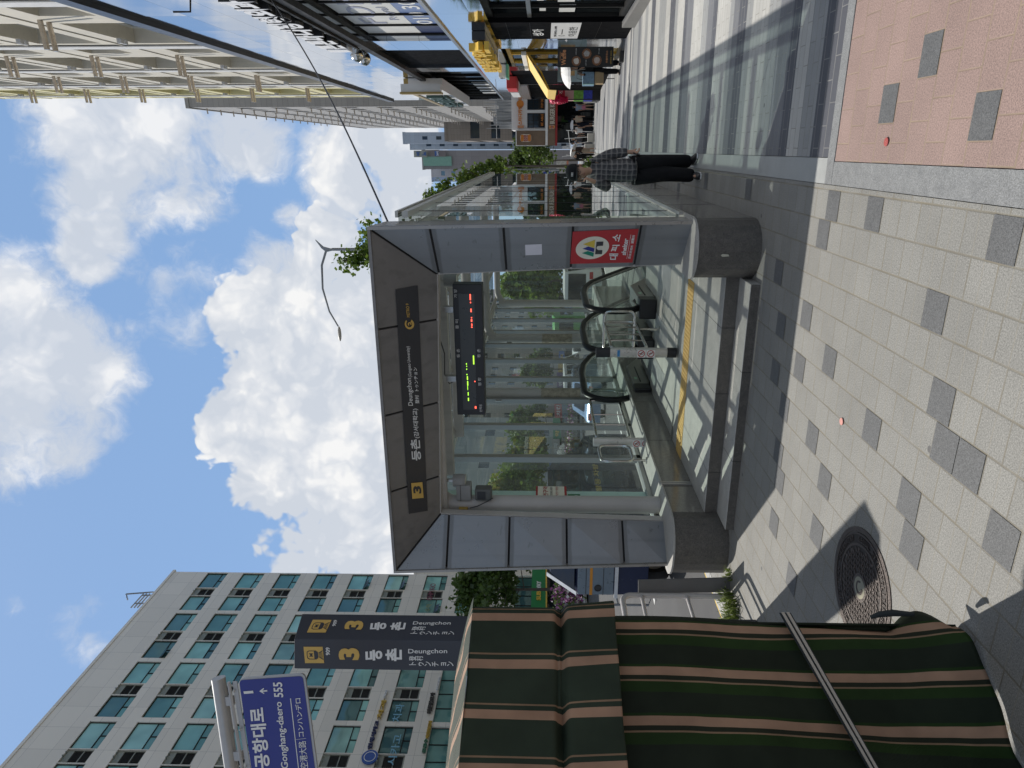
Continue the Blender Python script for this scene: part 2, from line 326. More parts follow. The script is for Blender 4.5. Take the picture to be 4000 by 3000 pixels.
# ================================================================= ground
def sheet(name, x0, x1, y0, y1, dz, mat, ny=40, kind='structure'):
    b = MB(); ys = [y0+(y1-y0)*i/ny for i in range(ny+1)]
    ys = sorted(set(ys+[q_ for q_ in (11.0, 25.0) if y0 < q_ < y1]))
    for y in ys: b.v += [Vector((x0, y, zg(y)+dz)), Vector((x1, y, zg(y)+dz))]
    for i in range(len(ys)-1): b.f.append([2*i, 2*i+1, 2*i+3, 2*i+2]); b.mi.append(0)
    return tag(b.build(name, mat), None, None, kind=kind)
def brickmat(name, w, along_y, base, dark, frac, mortar, off=(0.0, 0.0), half=False, var=0.10, speck=0.16, msize=0.006, cdark=None, ln=None):
    """unit pavers on a running bond, odd stones of another granite"""
    M = bpy.data.materials.new(name); M.use_nodes = True; t = M.node_tree; b = t.nodes['Principled BSDF']
    g = nd(t, 'SeparateXYZ', {0: nd(t, 'NewGeometry').outputs['Position']}).outputs
    lv, rv = (g[1], g[0]) if along_y else (g[0], g[1])
    ln = ln or w
    r = math_(t, 'DIVIDE', math_(t, 'SUBTRACT', rv, off[0]), w); ri = math_(t, 'FLOOR', r)
    sh_ = math_(t, 'MULTIPLY', math_(t, 'FLOORED_MODULO', ri, 2.0), 0.5)
    l = math_(t, 'ADD', math_(t, 'DIVIDE', math_(t, 'SUBTRACT', lv, off[1]), ln), sh_); li = math_(t, 'FLOOR', l)
    def edge(v, sz):
        fr = math_(t, 'FRACT', v); d = math_(t, 'MINIMUM', fr, math_(t, 'SUBTRACT', 1.0, fr))
        return nd(t, 'MapRange', {'Value': d, 'From Min': sz*0.6, 'From Max': sz*1.5, 'To Min': 1.0, 'To Max': 0.0}).outputs[0]
    er, el = edge(r, msize/w), edge(l, msize*0.8/ln)
    wn_ = nd(t, 'TexWhiteNoise', {'Vector': nd(t, 'CombineXYZ', {0: ri, 1: li}).outputs[0]}, noise_dimensions='2D')
    rnd, rc = wn_.outputs['Value'], wn_.outputs['Color']
    c = mixc(t, math_(t, 'GREATER_THAN', rnd, 1-frac), base, dark)
    rv2 = nd(t, 'SeparateColor', {0: rc}).outputs[1]
    k = nd(t, 'MapRange', {'Value': rv2, 'To Min': 1-var, 'To Max': 1+var}).outputs[0]
    pos = nd(t, 'NewGeometry').outputs['Position']
    sp = nd(t, 'TexNoise', {'Vector': pos, 'Scale': 125.0, 'Detail': 3.0, 'Roughness': 0.95}).outputs['Fac']
    k2 = nd(t, 'MapRange', {'Value': sp, 'From Min': 0.3, 'From Max': 0.7, 'To Min': 1-speck*1.6, 'To Max': 1+speck*1.6}).outputs[0]
    st = nd(t, 'TexNoise', {'Vector': pos, 'Scale': 1.3, 'Detail': 6.0, 'Roughness': 0.7}).outputs['Fac']
    k3 = nd(t, 'MapRange', {'Value': st, 'From Min': 0.3, 'From Max': 0.7, 'To Min': 0.86, 'To Max': 1.10}).outputs[0]
    kk = math_(t, 'MULTIPLY', math_(t, 'MULTIPLY', k, k2), k3)
    c = mixc(t, 1.0, c, nd(t, 'CombineXYZ', {0: kk, 1: kk, 2: kk}).outputs[0], 'MULTIPLY')
    # old chewing gum spots
    vg = nd(t, 'TexVoronoi', {'Vector': pos, 'Scale': 2.3}); vd = vg.outputs['Distance']
    gum = math_(t, 'MULTIPLY', math_(t, 'LESS_THAN', vd, 0.045), math_(t, 'GREATER_THAN', nd(t, 'SeparateColor', {0: vg.outputs['Color']}).outputs[0], 0.55))
    c = mixc(t, math_(t, 'MULTIPLY', gum, 0.75), c, (0.06, 0.06, 0.065))
    if half:
        eh = math_(t, 'MULTIPLY', edge(math_(t, 'ADD', l, 0.5), msize*0.5/ln), 0.4); c = mixc(t, eh, c, mortar)
    joint = math_(t, 'MAXIMUM', er, el)
    jn = nd(t, 'MapRange', {'Value': nd(t, 'TexNoise', {'Vector': pos, 'Scale': 5.0}).outputs['Fac'], 'From Min': 0.3, 'From Max': 0.7, 'To Min': 0.45, 'To Max': 0.95}).outputs[0]
    mc = mixc(t, nd(t, 'TexNoise', {'Vector': pos, 'Scale': 3.0}).outputs['Fac'], mortar, tuple(x*0.35 for x in mortar))
    c = mixc(t, math_(t, 'MULTIPLY', joint, jn), c, mc)
    t.links.new(c, b.inputs['Base Color']); b.inputs['Roughness'].default_value = 0.62
    hgt = math_(t, 'ADD', math_(t, 'MULTIPLY', joint, -1.0), math_(t, 'MULTIPLY', sp, 0.35))
    bb = nd(t, 'Bump', {'Height': hgt, 'Strength': 0.35, 'Distance': 0.006}); t.links.new(bb.outputs[0], b.inputs['Normal'])
    MATS[name] = M; return M
paver = brickmat('grey granite pavers', 0.207, True, (0.215, 0.212, 0.198), (0.155, 0.17, 0.175), 0.0, (0.24, 0.21, 0.15), (-0.69, 4.075), half=True, msize=0.005, var=0.06, speck=0.42)
redp = brickmat('pink pavers', 0.19, False, (0.275, 0.193, 0.17), (0.13, 0.135, 0.14), 0.0, (0.38, 0.29, 0.20), (4.98, -0.08), msize=0.0045, ln=0.215, var=0.05, speck=0.40)
sgrey = [brickmat('stripe granite %d' % i, 0.105, False, c, c, 0.0, mm_, (5.10, 0.0), var=0.05, msize=0.004, ln=0.30, speck=0.10)
         for i, (c, mm_) in enumerate([((0.41, 0.405, 0.385), (0.34, 0.32, 0.28)), ((0.265, 0.27, 0.27), (0.27, 0.26, 0.24)), ((0.145, 0.15, 0.165), (0.30, 0.29, 0.27)), ((0.070, 0.074, 0.09), (0.34, 0.34, 0.33))])]
band = pm('granite band', (0.205, 0.21, 0.213), 0.5, var=0.15, scale=14, speck=0.45, bump=0.15, bscale=200)
conc = pm('far ground', (0.22, 0.215, 0.20), 0.8, var=0.2, scale=0.4)
sheet('ground', -260, 260, -60, 420, -0.35, conc)
XK = -4.82                                                          # kerb line of the road
sheet('pavement', XK+0.02, -0.245, -6, 75, 0.0, paver, 81)
sheet('pavement', -0.085, 3.1, -6, 4.975, 0.0, redp, 8)
b = MB(); b.box(-0.241, -0.089, -6, 5.10, -0.1, 0.002); b.box(-0.241, 3.1, 4.98, 5.097, -0.1, 0.004)
tag(b.build('paving_band', band), None, None, kind='structure')
b = MB()
y = 5.101
while y < 75: b.quad((-0.241, y, zg(y)), (-0.066, y, zg(y)), (-0.066, y+0.899, zg(y+0.899)), (-0.241, y+0.899, zg(y+0.899))); y += 0.9
tag(b.build('paving_band', pm('granite margin', (0.33, 0.34, 0.335), 0.55, var=0.12, scale=5, speck=0.2)), None, None, kind='structure')
# odd dark stones set among the pavers
dst = pm('dark granite paver', (0.10, 0.103, 0.107), .6, var=.10, scale=6, speck=.6, bump=.2, bscale=200); b = MB()
T3 = lambda x, y: (3000-y/1.659, 3000+x/1.659)
T31 = lambda x, y: (3000-(1000+y/1.659), 3000+x/1.659)
T32 = lambda x, y: (3000-(2000+y/1.659), 3000+x/1.659)
used = set()
def stone(f, x, y, red=False):
    p = atz(*f(x, y), 0)
    if red: i = math.floor((p.y-4.98)/.19); s_ = (i % 2)*.5; j = math.floor((p.x+.08)/.215+s_); x0 = (j-s_)*.215-.08; y0 = i*.19+4.98; w_, l_ = .215, .19
    else: i = math.floor((p.x+.69)/.207); s_ = (i % 2)*.5; j = math.floor((p.y-4.075)/.207+s_); x0 = i*.207-.69; y0 = (j-s_)*.207+4.075; w_, l_ = .207, .207
    if (i, j, red) in used or (not red and (x0 < XK+.2 or x0+w_ > -.245)) or (red and x0 < -.085): return
    used.add((i, j, red)); b.quad((x0+.003, y0+.003, .003), (x0+w_-.003, y0+.003, .003), (x0+w_-.003, y0+l_-.003, .003), (x0+.003, y0+l_-.003, .003))
for x, y in ((775, 560), (1105, 360), (1365, 620), (825, 930), (1680, 950)): stone(T3, x, y, True)
for x, y in ((425, 1300), (670, 1350), (385, 1490), (1600, 1500)): stone(T3, x, y)
for x, y in ((1150, 400), (1050, 920), (1200, 1330), (1370, 1450), (620, 1110), (372, 670), (188, 710), (235, 380), (252, 1160), (325, 1450), (95, 1520), (970, 1640), (75, 100), (85, 430), (30, 700), (90, 960), (40, 1270)): stone(T31, x, y)
for x, y in ((55, 150), (345, 190), (130, 430), (900, 100), (1560, 230)): stone(T32, x, y)
r = random.Random(12)
for _ in range(60): p = (r.uniform(-4.3, -.3), r.uniform(-3, 1.9)) if r.random() < .6 else (r.uniform(-.6, -.25), r.uniform(6.5, 30)); q_ = proj_(p); stone(lambda x, y: q_, 0, 0)
tag(b.build('paving_stones', dst), None, None, kind='structure')
# striped promenade: bands of four granites across the walk
b = MB(); seq = [(5.10, 3), (5.46, 1), (5.74, 0), (6.00, 3), (6.20, 2), (6.55, 1), (6.87, 0), (7.42, 1), (7.63, 3), (7.94, 2), (8.15, 1), (8.32, 0), (8.93, 3), (9.14, 2), (9.45, 1), (9.76, 0), (10.40, 2), (10.83, 3), (11.06, 0), (11.72, 1), (12.0, 3), (12.57, 0)]
y = 13.1; r = random.Random(3)
while y < 80:
    seq.append((y, r.choice([0, 0, 0, 1, 1, 2, 3]) if seq[-1][1] != 0 else r.choice([1, 1, 2, 3]))); y += r.choice([0.21, 0.31, 0.42, 0.53, 0.63])
for (ya, k), (yb, _) in zip(seq, seq[1:]):
    b.cm = k; b.quad((-0.062, ya, zg(ya)), (3.1, ya, zg(ya)), (3.1, yb, zg(yb)), (-0.062, yb, zg(yb)))
tag(b.build('striped_pavement', sgrey), None, None, kind='structure')
sheet('pavement', 3.1, 40, -6, 80, -0.004, conc)
# road, kerb and lane paint
asph = pm('asphalt', (0.062, 0.062, 0.064), 0.8, var=0.25, scale=1.2, speck=0.35, bump=0.2, bscale=240)
sheet('road', -30, XK-0.15, -30, 140, -0.15, asph, 60)
b = MB(); y = -6.0
while y < 75: b.slab([(XK-0.15, y, zg(y)-0.3), (XK+0.02, y, zg(y)-0.3), (XK+0.02, y, zg(y)+0.004), (XK-0.15, y, zg(y)-0.006)], (0, 0.992, zg(y+0.992)-zg(y))); y += 1.0
tag(b.build('kerb', pm('kerb granite', (0.36, 0.355, 0.34), 0.7, speck=0.2, bump=0.1)), None, None, kind='structure')
ymark = pm('yellow road paint', (0.55, 0.38, 0.05), 0.7, var=0.25, scale=9); wmark = pm('white road paint', (0.68, 0.68, 0.66), 0.7, var=0.2, scale=6)
sheet('road_marking', XK-0.52, XK-0.38, -10, 75, -0.146, ymark); sheet('road_marking', XK-0.32, XK-0.18, -10, 75, -0.146, ymark)
b = MB()
for lane in (-8.3, -11.5, -18.2, -21.6):
    y = -10
    while y < 90: b.quad(*[(lane+dx, y+dy, zg(y+dy)-0.145) for dx, dy in ((0, 0), (0.13, 0), (0.13, 3), (0, 3))]); y += 7
tag(b.build('road_marking', wmark), None, None, kind='structure')
sheet('pavement', -46, -30, -30, 140, -0.02, pm('far pavement', (0.36, 0.35, 0.33), 0.8, scale=2))

# ================================================================= subway entrance
gran = pm('dark rough granite', (0.105, 0.095, 0.082), 0.55, var=0.3, scale=18, speck=0.75, bump=0.3, bscale=220)
def stainpanel():
    """painted panel with dirty run-off margins along the horizontal joints"""
    M = pm('painted aluminium panel', (0.245, 0.255, 0.265), 0.30, 0.35, var=0.08, scale=2.4, streak=0.3); t = M.node_tree; b = t.nodes['Principled BSDF']
    c = b.inputs['Base Color'].links[0].from_socket; pos = nd(t, 'NewGeometry').outputs['Position']; z = nd(t, 'SeparateXYZ', {0: pos}).outputs[2]
    nz = math_(t, 'MULTIPLY', math_(t, 'SUBTRACT', nd(t, 'TexNoise', {'Vector': pos, 'Scale': 3.5, 'Detail': 3.0}).outputs['Fac'], 0.5), 0.05); d = None
    for zj in (3.106, 2.395, 1.728, 1.078):
        e = math_(t, 'ABSOLUTE', math_(t, 'SUBTRACT', math_(t, 'ADD', z, nz), zj)); d = e if d is None else math_(t, 'MINIMUM', d, e)
    k = nd(t, 'MapRange', {'Value': d, 'From Min': 0.045, 'From Max': 0.062, 'To Min': 0.62, 'To Max': 0.0}).outputs[0]
    sc = nd(t, 'TexNoise', {'Vector': nd(t, 'Mapping', {'Vector': pos, 'Scale': (3, 3, 9)}).outputs[0], 'Scale': 2.2, 'Detail': 5.0}).outputs['Fac']
    k = math_(t, 'MAXIMUM', k, nd(t, 'MapRange', {'Value': sc, 'From Min': 0.66, 'From Max': 0.72, 'To Min': 0.0, 'To Max': 0.4}).outputs[0])
    t.links.new(mixc(t, k, c, (0.12, 0.12, 0.12)), b.inputs['Base Color']); return M
polg = pm('polished grey granite', (0.18, 0.168, 0.15), 0.14, var=0.16, scale=30, speck=0.45)
topg = pm('light granite', (0.37, 0.36, 0.335), 0.6, var=0.14, scale=10, speck=0.28, bump=0.1)
alu = stainpanel()
alud = pm('brushed header panel', (0.195, 0.188, 0.184), 0.38, 0.3, var=0.10, scale=3, streak=0.45)
dark = pm('dark sealant', (0.025, 0.024, 0.024), 0.7)
white = pm('off white painted steel', (0.44, 0.42, 0.395), 0.42, var=0.08, scale=3, streak=0.25)
mull = pm('grey aluminium mullion', (0.36, 0.365, 0.36), 0.35, 0.5, var=0.06)
steel = pm('polished stainless steel', (0.62, 0.61, 0.59), 0.16, 1.0, var=0.05)
satin = pm('satin stainless steel', (0.50, 0.49, 0.47), 0.34, 1.0, var=0.08, scale=30)
blackp = pm('black plastic', (0.018, 0.018, 0.02), 0.4)
gl = glass('clear green glass', (0.70, 0.82, 0.775), 0.9, dirt=0.045); glw = glass('side wall glass', (0.74, 0.88, 0.84), 1.15, 0.0, 0.07)
edgeg = pm('glass edge', (0.42, 0.60, 0.54), 0.3, var=0.05)
SH = thing('subway_entrance', 'grey metal framed glass subway entrance with dark nameboard', 'subway entrance', (-2.6, 6.6, 0))
YF, YI, YE = 6.6, 7.06, 19.7
ZF = 0.231; PT = 0.60
TR, TL, BR, BL = Vector((-0.700, YF, 3.707)), Vector((-4.592, YF, 3.712)), Vector((-0.647, YF, 0.585)), Vector((-4.453, YF, 0.585))
iTR, iTL, iBR, iBL = aty(1927.5, 1710.5, 7.08), hit(995, 1722, (TR, (TR-TL).cross(aty(1927.5, 1710.5, 7.08)-TR).normalized())), aty(1967, 2678, 7.02), aty(966, 2603, 7.02)
# granite plinths with rounded noses
def plinth(xa, xb, round_in, name='plinth'):
    b = MB(); r = 0.30
    out_ = [(xa, YE), (xa, YF+0.05)]
    n = 10; xc = (xa+xb)/2
    for i in range(n+1):
        a = math.pi*i/n; out_.append((xc-(xb-xa)/2*math.cos(a), YF+0.05-r*math.sin(a)))
    out_ += [(xb, YF+0.05), (xb, YE)]
    pts = []
    for p in out_:
        if not pts or (abs(p[0]-pts[-1][0])+abs(p[1]-pts[-1][1])) > 1e-6: pts.append(p)
    return pts
def plinth_part(pts):
    n = len(pts); f = [i for i in range(n) if pts[i][1] < YF+0.06]
    b = MB(); b.slab([(x, y_, -1.2) for x, y_ in pts], (0, 0, 1.2+PT-0.02)); p = b.build('plinth', [polg, gran], SH)
    for pl in p.data.polygons:
        if abs(pl.normal.z) < 0.5 and pl.center.y < (YF+0.05-SH.location.y) and abs(pl.normal.y) > 0.05: pl.material_index = 1
    b = MB(); c = Vector((sum(x for x, _ in pts)/n, 0, 0))
    b.slab([(x+(0.012 if x > c.x else -0.012), y_-(0.012 if y_ < YF else 0), PT-0.02) for x, y_ in pts], (0, 0, 0.02)); b.build('plinth_cap', topg, p)
plinth_part(plinth(-1.19, -0.622, True)); plinth_part(plinth(-4.52, -3.79, True))
b = MB(); b.box(-0.632, -0.60, YI, YE, PT+0.001, PT+0.045); b.build('sill_rail', satin, SH)
for y in (8.3, 9.9, 11.6, 13.4, 15.2, 17.0): MB().box(-0.6235, -0.6205, y, y+0.006, -0.3, PT-0.021).build('stone_joint', dark, SH)
for y in (7.25, 8.6, 10.1, 11.6): MB().box(-3.7915, -3.7885, y, y+0.006, ZF+0.002, PT-0.021).build('stone_joint', dark, SH)
for y in (7.30, 7.345): MB().tube([(-3.783, y, ZF), (-3.783, y, PT+0.005)], 0.012).build('downpipe', satin, SH, smooth=True)
# steps and landing
b = MB(); x = -3.79
b.box(-3.79, -1.19, 6.285, 6.64, -0.05, 0.090); b.build('step', topg, SH, bevel=0.006)
b = MB(); b.box(-3.79, -1.19, 6.643, 8.62, -0.05, ZF); b.build('step', topg, SH, bevel=0.006)
MB().box(-3.788, -1.192, 6.2835, 6.2845, 0, 0.084).build('step_riser', gran, SH); MB().box(-3.788, -1.192, 6.6405, 6.6425, 0.094, 0.224).build('step_riser', gran, SH)
for x in (-3.0, -2.05): MB().box(x, x+0.005, 6.281, 6.283, 0, 0.09).build('stone_joint', dark, SH); MB().box(x, x+0.005, 6.29, 6.63, 0.0901, 0.0908).build('stone_joint', dark, SH)
for x in (-3.3, -2.4, -1.7): MB().box(x, x+0.005, 6.6385, 6.6405, 0.09, 0.23).build('stone_joint', dark, SH); MB().box(x, x+0.005, 6.66, 8.0, ZF, ZF+0.0008).build('stone_joint', dark, SH)
b = MB(); b.box(-3.79, -1.19, 8.62, 10.75, -0.05, ZF-0.006); b.build('landing', pm('landing stone', (0.40, 0.39, 0.36), 0.45, speck=0.15), SH)
b = MB(); b.box(-3.79, -1.19, 8.60, 8.72, ZF-0.004, ZF+0.001); b.build('drain_channel', satin, SH)
b = MB()
y = 9.55
while y < 10.6: b.box(-3.65, -3.15, y, y+0.018, ZF-0.006, ZF+0.002); y += 0.035
ribm = pm('ribbed aluminium', (0.55, 0.55, 0.54), 0.4, 0.6); b.box(-3.65, -3.15, 9.54, 10.6, ZF-0.006, ZF-0.003); b.build('comb_plate', ribm, SH)
for xa, xb in ((-2.85, -2.45), (-2.15, -1.3)):
    b = MB(); y = 9.55; b.box(xa, xb, 9.54, 10.6, ZF-0.006, ZF-0.003)
    while y < 10.6: b.box(xa, xb, y, y+0.018, ZF-0.0055, ZF+0.002); y += 0.035
    b.build('comb_plate', ribm, SH)
tact = pm('yellow tactile paving', (0.62, 0.40, 0.13), 0.6, var=0.12, scale=8, speck=0.1)
b = MB(); b.box(-3.86+0.07, -1.50, 7.99, 8.32, ZF-0.02, ZF+0.006); dome = [(0.017, -0.002), (0.015, 0.004), (0.008, 0.006), (0.0, 0.0065)]
x = -3.75
while x < -1.51:
    for j in range(6): b.lathe(dome, (x, 8.02+j*0.054, ZF+0.006), 6)
    x += 0.052
b.build('tactile_strip', tact, SH)
# portal frame: splayed panels with open joints on a dark core
core = MB()
def splay(z_o, xo, xi, t0, t1): pass
NS = Vector((0, 0.012, 0))
for (o0, o1, i0, i1) in ((TR, BR, iTR, iBR), (TL, BL, iTL, iBL)):
    core.quad(o0+NS*2, o1+NS*2, i1+NS*2, i0+NS*2)
core.quad(TL+NS*2, TR+NS*2, iTR+NS*2, iTL+NS*2)
core.build('frame_core', dark, SH)
def panel(a, b_, c, d, mat, g=0.011, name='panel'):
    """quad a b c d shrunk by the joint, folded back at its edges"""
    P = [a, b_, c, d]; ctr = sum(P, Vector())/4; Q = []
    for i, p in enumerate(P):
        e1 = (P[i-1]-p).normalized(); e2 = (P[(i+1) % 4]-p).normalized(); s = max(0.25, math.sin(e1.angle(e2)))
        Q.append(p+(e1+e2)*(g/s))
    n = (Q[1]-Q[0]).cross(Q[3]-Q[0]).normalized()
    if n.y > 0: n = -n
    m_ = MB(); m_.slab(Q, -n*0.02); return m_.build(name, mat, SH, bevel=0.003)
def side_panels(o0, o1, i0, i1, zs):
    zt = [None]+zs+[None]
    def on(a, c, z): k = (z-a.z)/(c.z-a.z); return a+(c-a)*k
    for k in range(len(zs)+1):
        za = None if k == 0 else zs[k-1]; zb = None if k == len(zs) else zs[k]
        A = o0 if za is None else on(o0, o1, za); B = o1 if zb is None else on(o0, o1, zb)
        C_ = i1 if zb is None else on(i0, i1, zb); D_ = i0 if za is None else on(i0, i1, za)
        if za is not None and za > i0.z: D_ = i0
        if k == 0: D_ = i0; C_ = on(i0, i1, min(zb, i0.z-0.012))
        panel(A, B, C_, D_, alu)
side_panels(TR, BR, iTR, iBR, [3.105, 2.395, 1.728, 1.078]); side_panels(TL, BL, iTL, iBL, [3.107, 2.395, 1.728, 1.078])
hx = [TL]+[TL+(TR-TL)*((x-TL.x)/(TR.x-TL.x)) for x in (-3.56, -2.66, -1.72)]+[TR]
hb = [iTL]+[iTL+(iTR-iTL)*((x-iTL.x)/(iTR.x-iTL.x)) for x in (-3.56, -2.66, -1.72)]+[iTR]
for k in range(4): panel(hx[k], hx[k+1], hb[k+1], hb[k], alud)
# outer returns and top of the frame
frt = pm('frame return metal', (0.30, 0.285, 0.265), 0.3, 0.5, streak=0.3); b = MB(); b.slab([TR, BR, BR+Vector((0, 0.44, 0)), Vector((TR.x, YF+0.52, 3.64))], (-0.03, 0, 0)); b.build('frame_return', frt, SH); b = MB(); b.slab([TL, BL, BL+Vector((0, 0.44, 0)), Vector((TL.x, YF+0.52, 3.64))], (0.03, 0, 0)); b.build('frame_return', pm('frame return metal', (0.30, 0.285, 0.265), 0.3, 0.5, streak=0.3), SH)
b = MB(); b.slab([TL+Vector((0.005, 0.004, 0)), TR+Vector((-0.005, 0.004, 0)), Vector((TR.x-0.005, YF+0.52, 3.64)), Vector((TL.x+0.005, YF+0.52, 3.64))], (0, 0, -0.03)); b.build('frame_top', alud, SH)
b = MB(); b.slab([iTR+Vector((0, 0.003, 0)), iBR+Vector((0, 0.003, 0)), iBR+Vector((0, 0.10, 0)), iTR+Vector((0, 0.10, 0))], (0.02, 0, 0)); b.slab([iTL+Vector((0, 0.003, 0)), iBL+Vector((0, 0.003, 0)), iBL+Vector((0, 0.10, 0)), iTL+Vector((0, 0.10, 0))], (-0.02, 0, 0))
b.slab([iTR+Vector((0, 0.003, 0)), iTL+Vector((0, 0.003, 0)), iTL+Vector((0, 0.16, 0)), iTR+Vector((0, 0.16, 0))], (0, 0, 0.02)); b.build('frame_lining', white, SH)
# glass side walls, roof
ZR = 3.50
gx = [7.08, 7.75, 8.95, 10.15, 11.35, 12.55, 13.75, 14.95, 16.15, 17.35, 18.55, YE]
for xw, mat in ((-0.645, glw), (-4.30, gl)):
    for ya, yb in zip(gx, gx[1:]):
        b = MB(); b.quad((xw, ya+0.006, PT+0.05), (xw, yb-0.006, PT+0.05), (xw, yb-0.006, ZR-0.10), (xw, ya+0.006, ZR-0.10)); b.build('wall_glass', mat, SH)
b = MB()
for y in gx[1:-1]: b.box(-0.657, -0.643, y-0.005, y+0.005, PT+0.05, ZR-0.1)
b.build('glass_joint', dark, SH)
for ya, yb in zip(gx, gx[1:]):
    b = MB(); b.quad((-4.42, ya+0.01, ZR), (-0.62, ya+0.01, ZR), (-0.62, yb-0.01, ZR), (-4.42, yb-0.01, ZR)); b.build('roof_glass', glass('roof glass', (0.36, 0.39, 0.38), 0.6, 0.0, 0.05), SH)
b = MB(); b.box(-0.66, -0.60, 7.1, YE+0.1, ZR-0.10, ZR-0.035); b.box(-0.66, -0.595, 7.1, YE+0.1, ZR+0.004, ZR+0.035); b.box(-4.45, -4.36, 7.1, YE+0.1, ZR-0.1, ZR+0.035); b.build('eaves_rail', pm('eaves aluminium', (0.52, 0.52, 0.48), 0.35, 0.4), SH)
b = MB(); b.quad((-4.3, YE, -1), (-0.65, YE, -1), (-0.65, YE, ZR-0.1), (-4.3, YE, ZR-0.1)); b.build('end_wall_glass', gl, SH)
for y in gx[2:-1]:
    b = MB(); b.box(-4.285, -4.20, y-0.055, y+0.055, PT, ZR-0.12); b.build('mullion', mull, SH, bevel=0.006)
b = MB(); b.box(-4.31, -4.2, YI+0.05, YE, PT+0.001, PT+0.06); b.build('sill_rail', mull, SH)
b = MB(); b.box(-4.298, -4.292, 7.78, 8.05, PT+0.06, ZR-0.12)
for y in gx[3:-1:2]: b.box(-4.298, -4.292, y+0.05, y+0.16, PT+0.06, ZR-0.12)
b.build('glass_edge', edgeg, SH)
cols = [(-4.09, 7.34), (-4.17, 11.5), (-4.17, 15.3), (-4.17, 19.1)]
wornm = pm('peeling paint', (0.36, 0.315, 0.245), 0.8, var=0.6, scale=14, bump=0.4)
for i, (x, y) in enumerate(cols):
    b = MB(); b.lathe([(0.0, PT), (0.105, PT), (0.105, 3.30), (0.0, 3.30)], (x, y, 0), 20); p = b.build('column', white, SH, smooth=True)
    if i in (1, 2): b = MB(); b.lathe([(0.1065, 1.35), (0.1065, 2.05)], (x, y, 0), 20); b.build('worn_patch', wornm, p, smooth=True)
b = MB(); b.lathe([(0.0, PT), (0.09, PT), (0.09, 3.30), (0.0, 3.30)], (-0.85, 19.1, 0), 16); b.build('column', white, SH, smooth=True)
# roof beams: tubes across with curved haunches and two long purlins
for (x, y) in cols:
    yb = y
    pts = [(x, yb, 3.0)]+[(x+0.36-0.36*math.cos(a), yb, 3.0+0.34*math.sin(a)) for a in [rad(q) for q in range(10, 91, 10)]]+[(-0.95, yb, 3.34)]
    b = MB(); b.tube(pts, 0.085, 14); b.build('roof_beam', white, SH, smooth=True)
for x in (-4.10, -3.1, -1.9, -0.80):
    b = MB(); b.tube([(x, 7.2, 3.41), (x, YE, 3.41)], 0.045, 10); b.build('purlin', white, SH, smooth=True)
b = MB(); b.tube([(-4.2, 7.22, 3.20), (-0.85, 7.22, 3.20)], 0.055, 12); b.build('front_rail', white, SH, smooth=True)
b = MB(); b.box(-4.2, -0.8, 8.3, 8.42, 3.22, 3.38); b.box(-4.2, -0.8, 9.6, 9.7, 3.24, 3.38); b.build('roof_beam', white, SH, bevel=0.005)
for y in (7.75, 11.3, 15.1): 
    b = MB(); b.box(-4.235, -4.215, y-0.05, y+0.05, 2.75, 2.86); b.build('clamp_plate', satin, SH, bevel=0.004)
# nameboard and its lettering on the sloping header
hn = (TR-TL).cross(iTR-TR).normalized(); HP = (TR, hn)
if hn.y > 0: HP = (HP[0], -hn)
gold = pm('gold sign paint', (0.62, 0.40, 0.10), 0.5, var=0.04); wlet = pm('white lettering', (0.74, 0.74, 0.73), 0.5, var=0.03); signd = pm('charcoal sign film', (0.035, 0.036, 0.042), 0.35, var=0.08, scale=4)
NB = thing('nameboard', 'dark nameboard with yellow number 3 across the entrance header', 'sign', hit(1450, 1610, HP, 0.05))
q = [hit(994, 1596, HP, 0.010), hit(1870, 1544, HP, 0.010), hit(1885, 1630, HP, 0.010), hit(1006, 1669, HP, 0.010)]
b = MB(); b.slab(q, (0, 0.006, 0)); b.build('board', signd, NB)
b = MB(); b.slab([hit(1054, 1608, HP, .0165), hit(1115, 1603.5, HP, .0165), hit(1119, 1647, HP, .0165), hit(1058, 1652, HP, .0165)], (0, -0.003, 0)); b.build('number_panel', gold, NB)
ptxt('3', (1075, 1643), (1104, 1641), 31, HP, signd, NB, 0.019, weight=0.035)
ptxt('등촌', (1203, 1643), (1286, 1637.5), 37, HP, wlet, NB, 0.013, weight=0.02)
ptxt('(강서대학교)', (1290, 1638), (1405, 1631), 23, HP, wlet, NB, 0.013, weight=0.012)
ptxt('Deungchon', (1417, 1616), (1524, 1608.5), 23, HP, wlet, NB, 0.013, weight=0.006)
ptxt('(Gangseo University)', (1528, 1608.5), (1648, 1600), 16, HP, wlet, NB, 0.013)
ptxt('登村', (1425, 1635), (1458, 1633), 15, HP, wlet, NB, 0.013, weight=0.01); ptxt('トゥンチョン', (1474, 1633), (1566, 1626), 14, HP, wlet, NB, 0.013, weight=0.01)
ptxt('METRO 9', (1762, 1599), (1815, 1594.5), 12, HP, gold, NB, 0.013)
c = hit(1735, 1597, HP, .014); ux = (hit(1745, 1596.3, HP, .014)-c).normalized(); uy = (hit(1735, 1587, HP, .014)-c).normalized()
def arcband(b, c, ux, uy, r0, r1, a0, a1, th, n=18, taper=1.0):
    P = []; 
    for i in range(n+1): a = rad(a0+(a1-a0)*i/n); P.append(c+(ux*math.cos(a)+uy*math.sin(a))*r1)
    for i in range(n, -1, -1): a = rad(a0+(a1-a0)*i/n); k = 1-(i/n); P.append(c+(ux*math.cos(a)+uy*math.sin(a))*(r0+(r1-r0)*(1-taper)*k))
    for i in range(n): b.slab([P[i], P[i+1], P[2*n-i], P[2*n+1-i]], th)
b = MB(); th = Vector((0, -0.003, 0)); arcband(b, c, ux, uy, .028, .055, 40, 330, th, taper=0.6); arcband(b, c-uy*0.002, ux, uy, .010, .021, -120, 150, th); b.build('emblem', gold, NB)
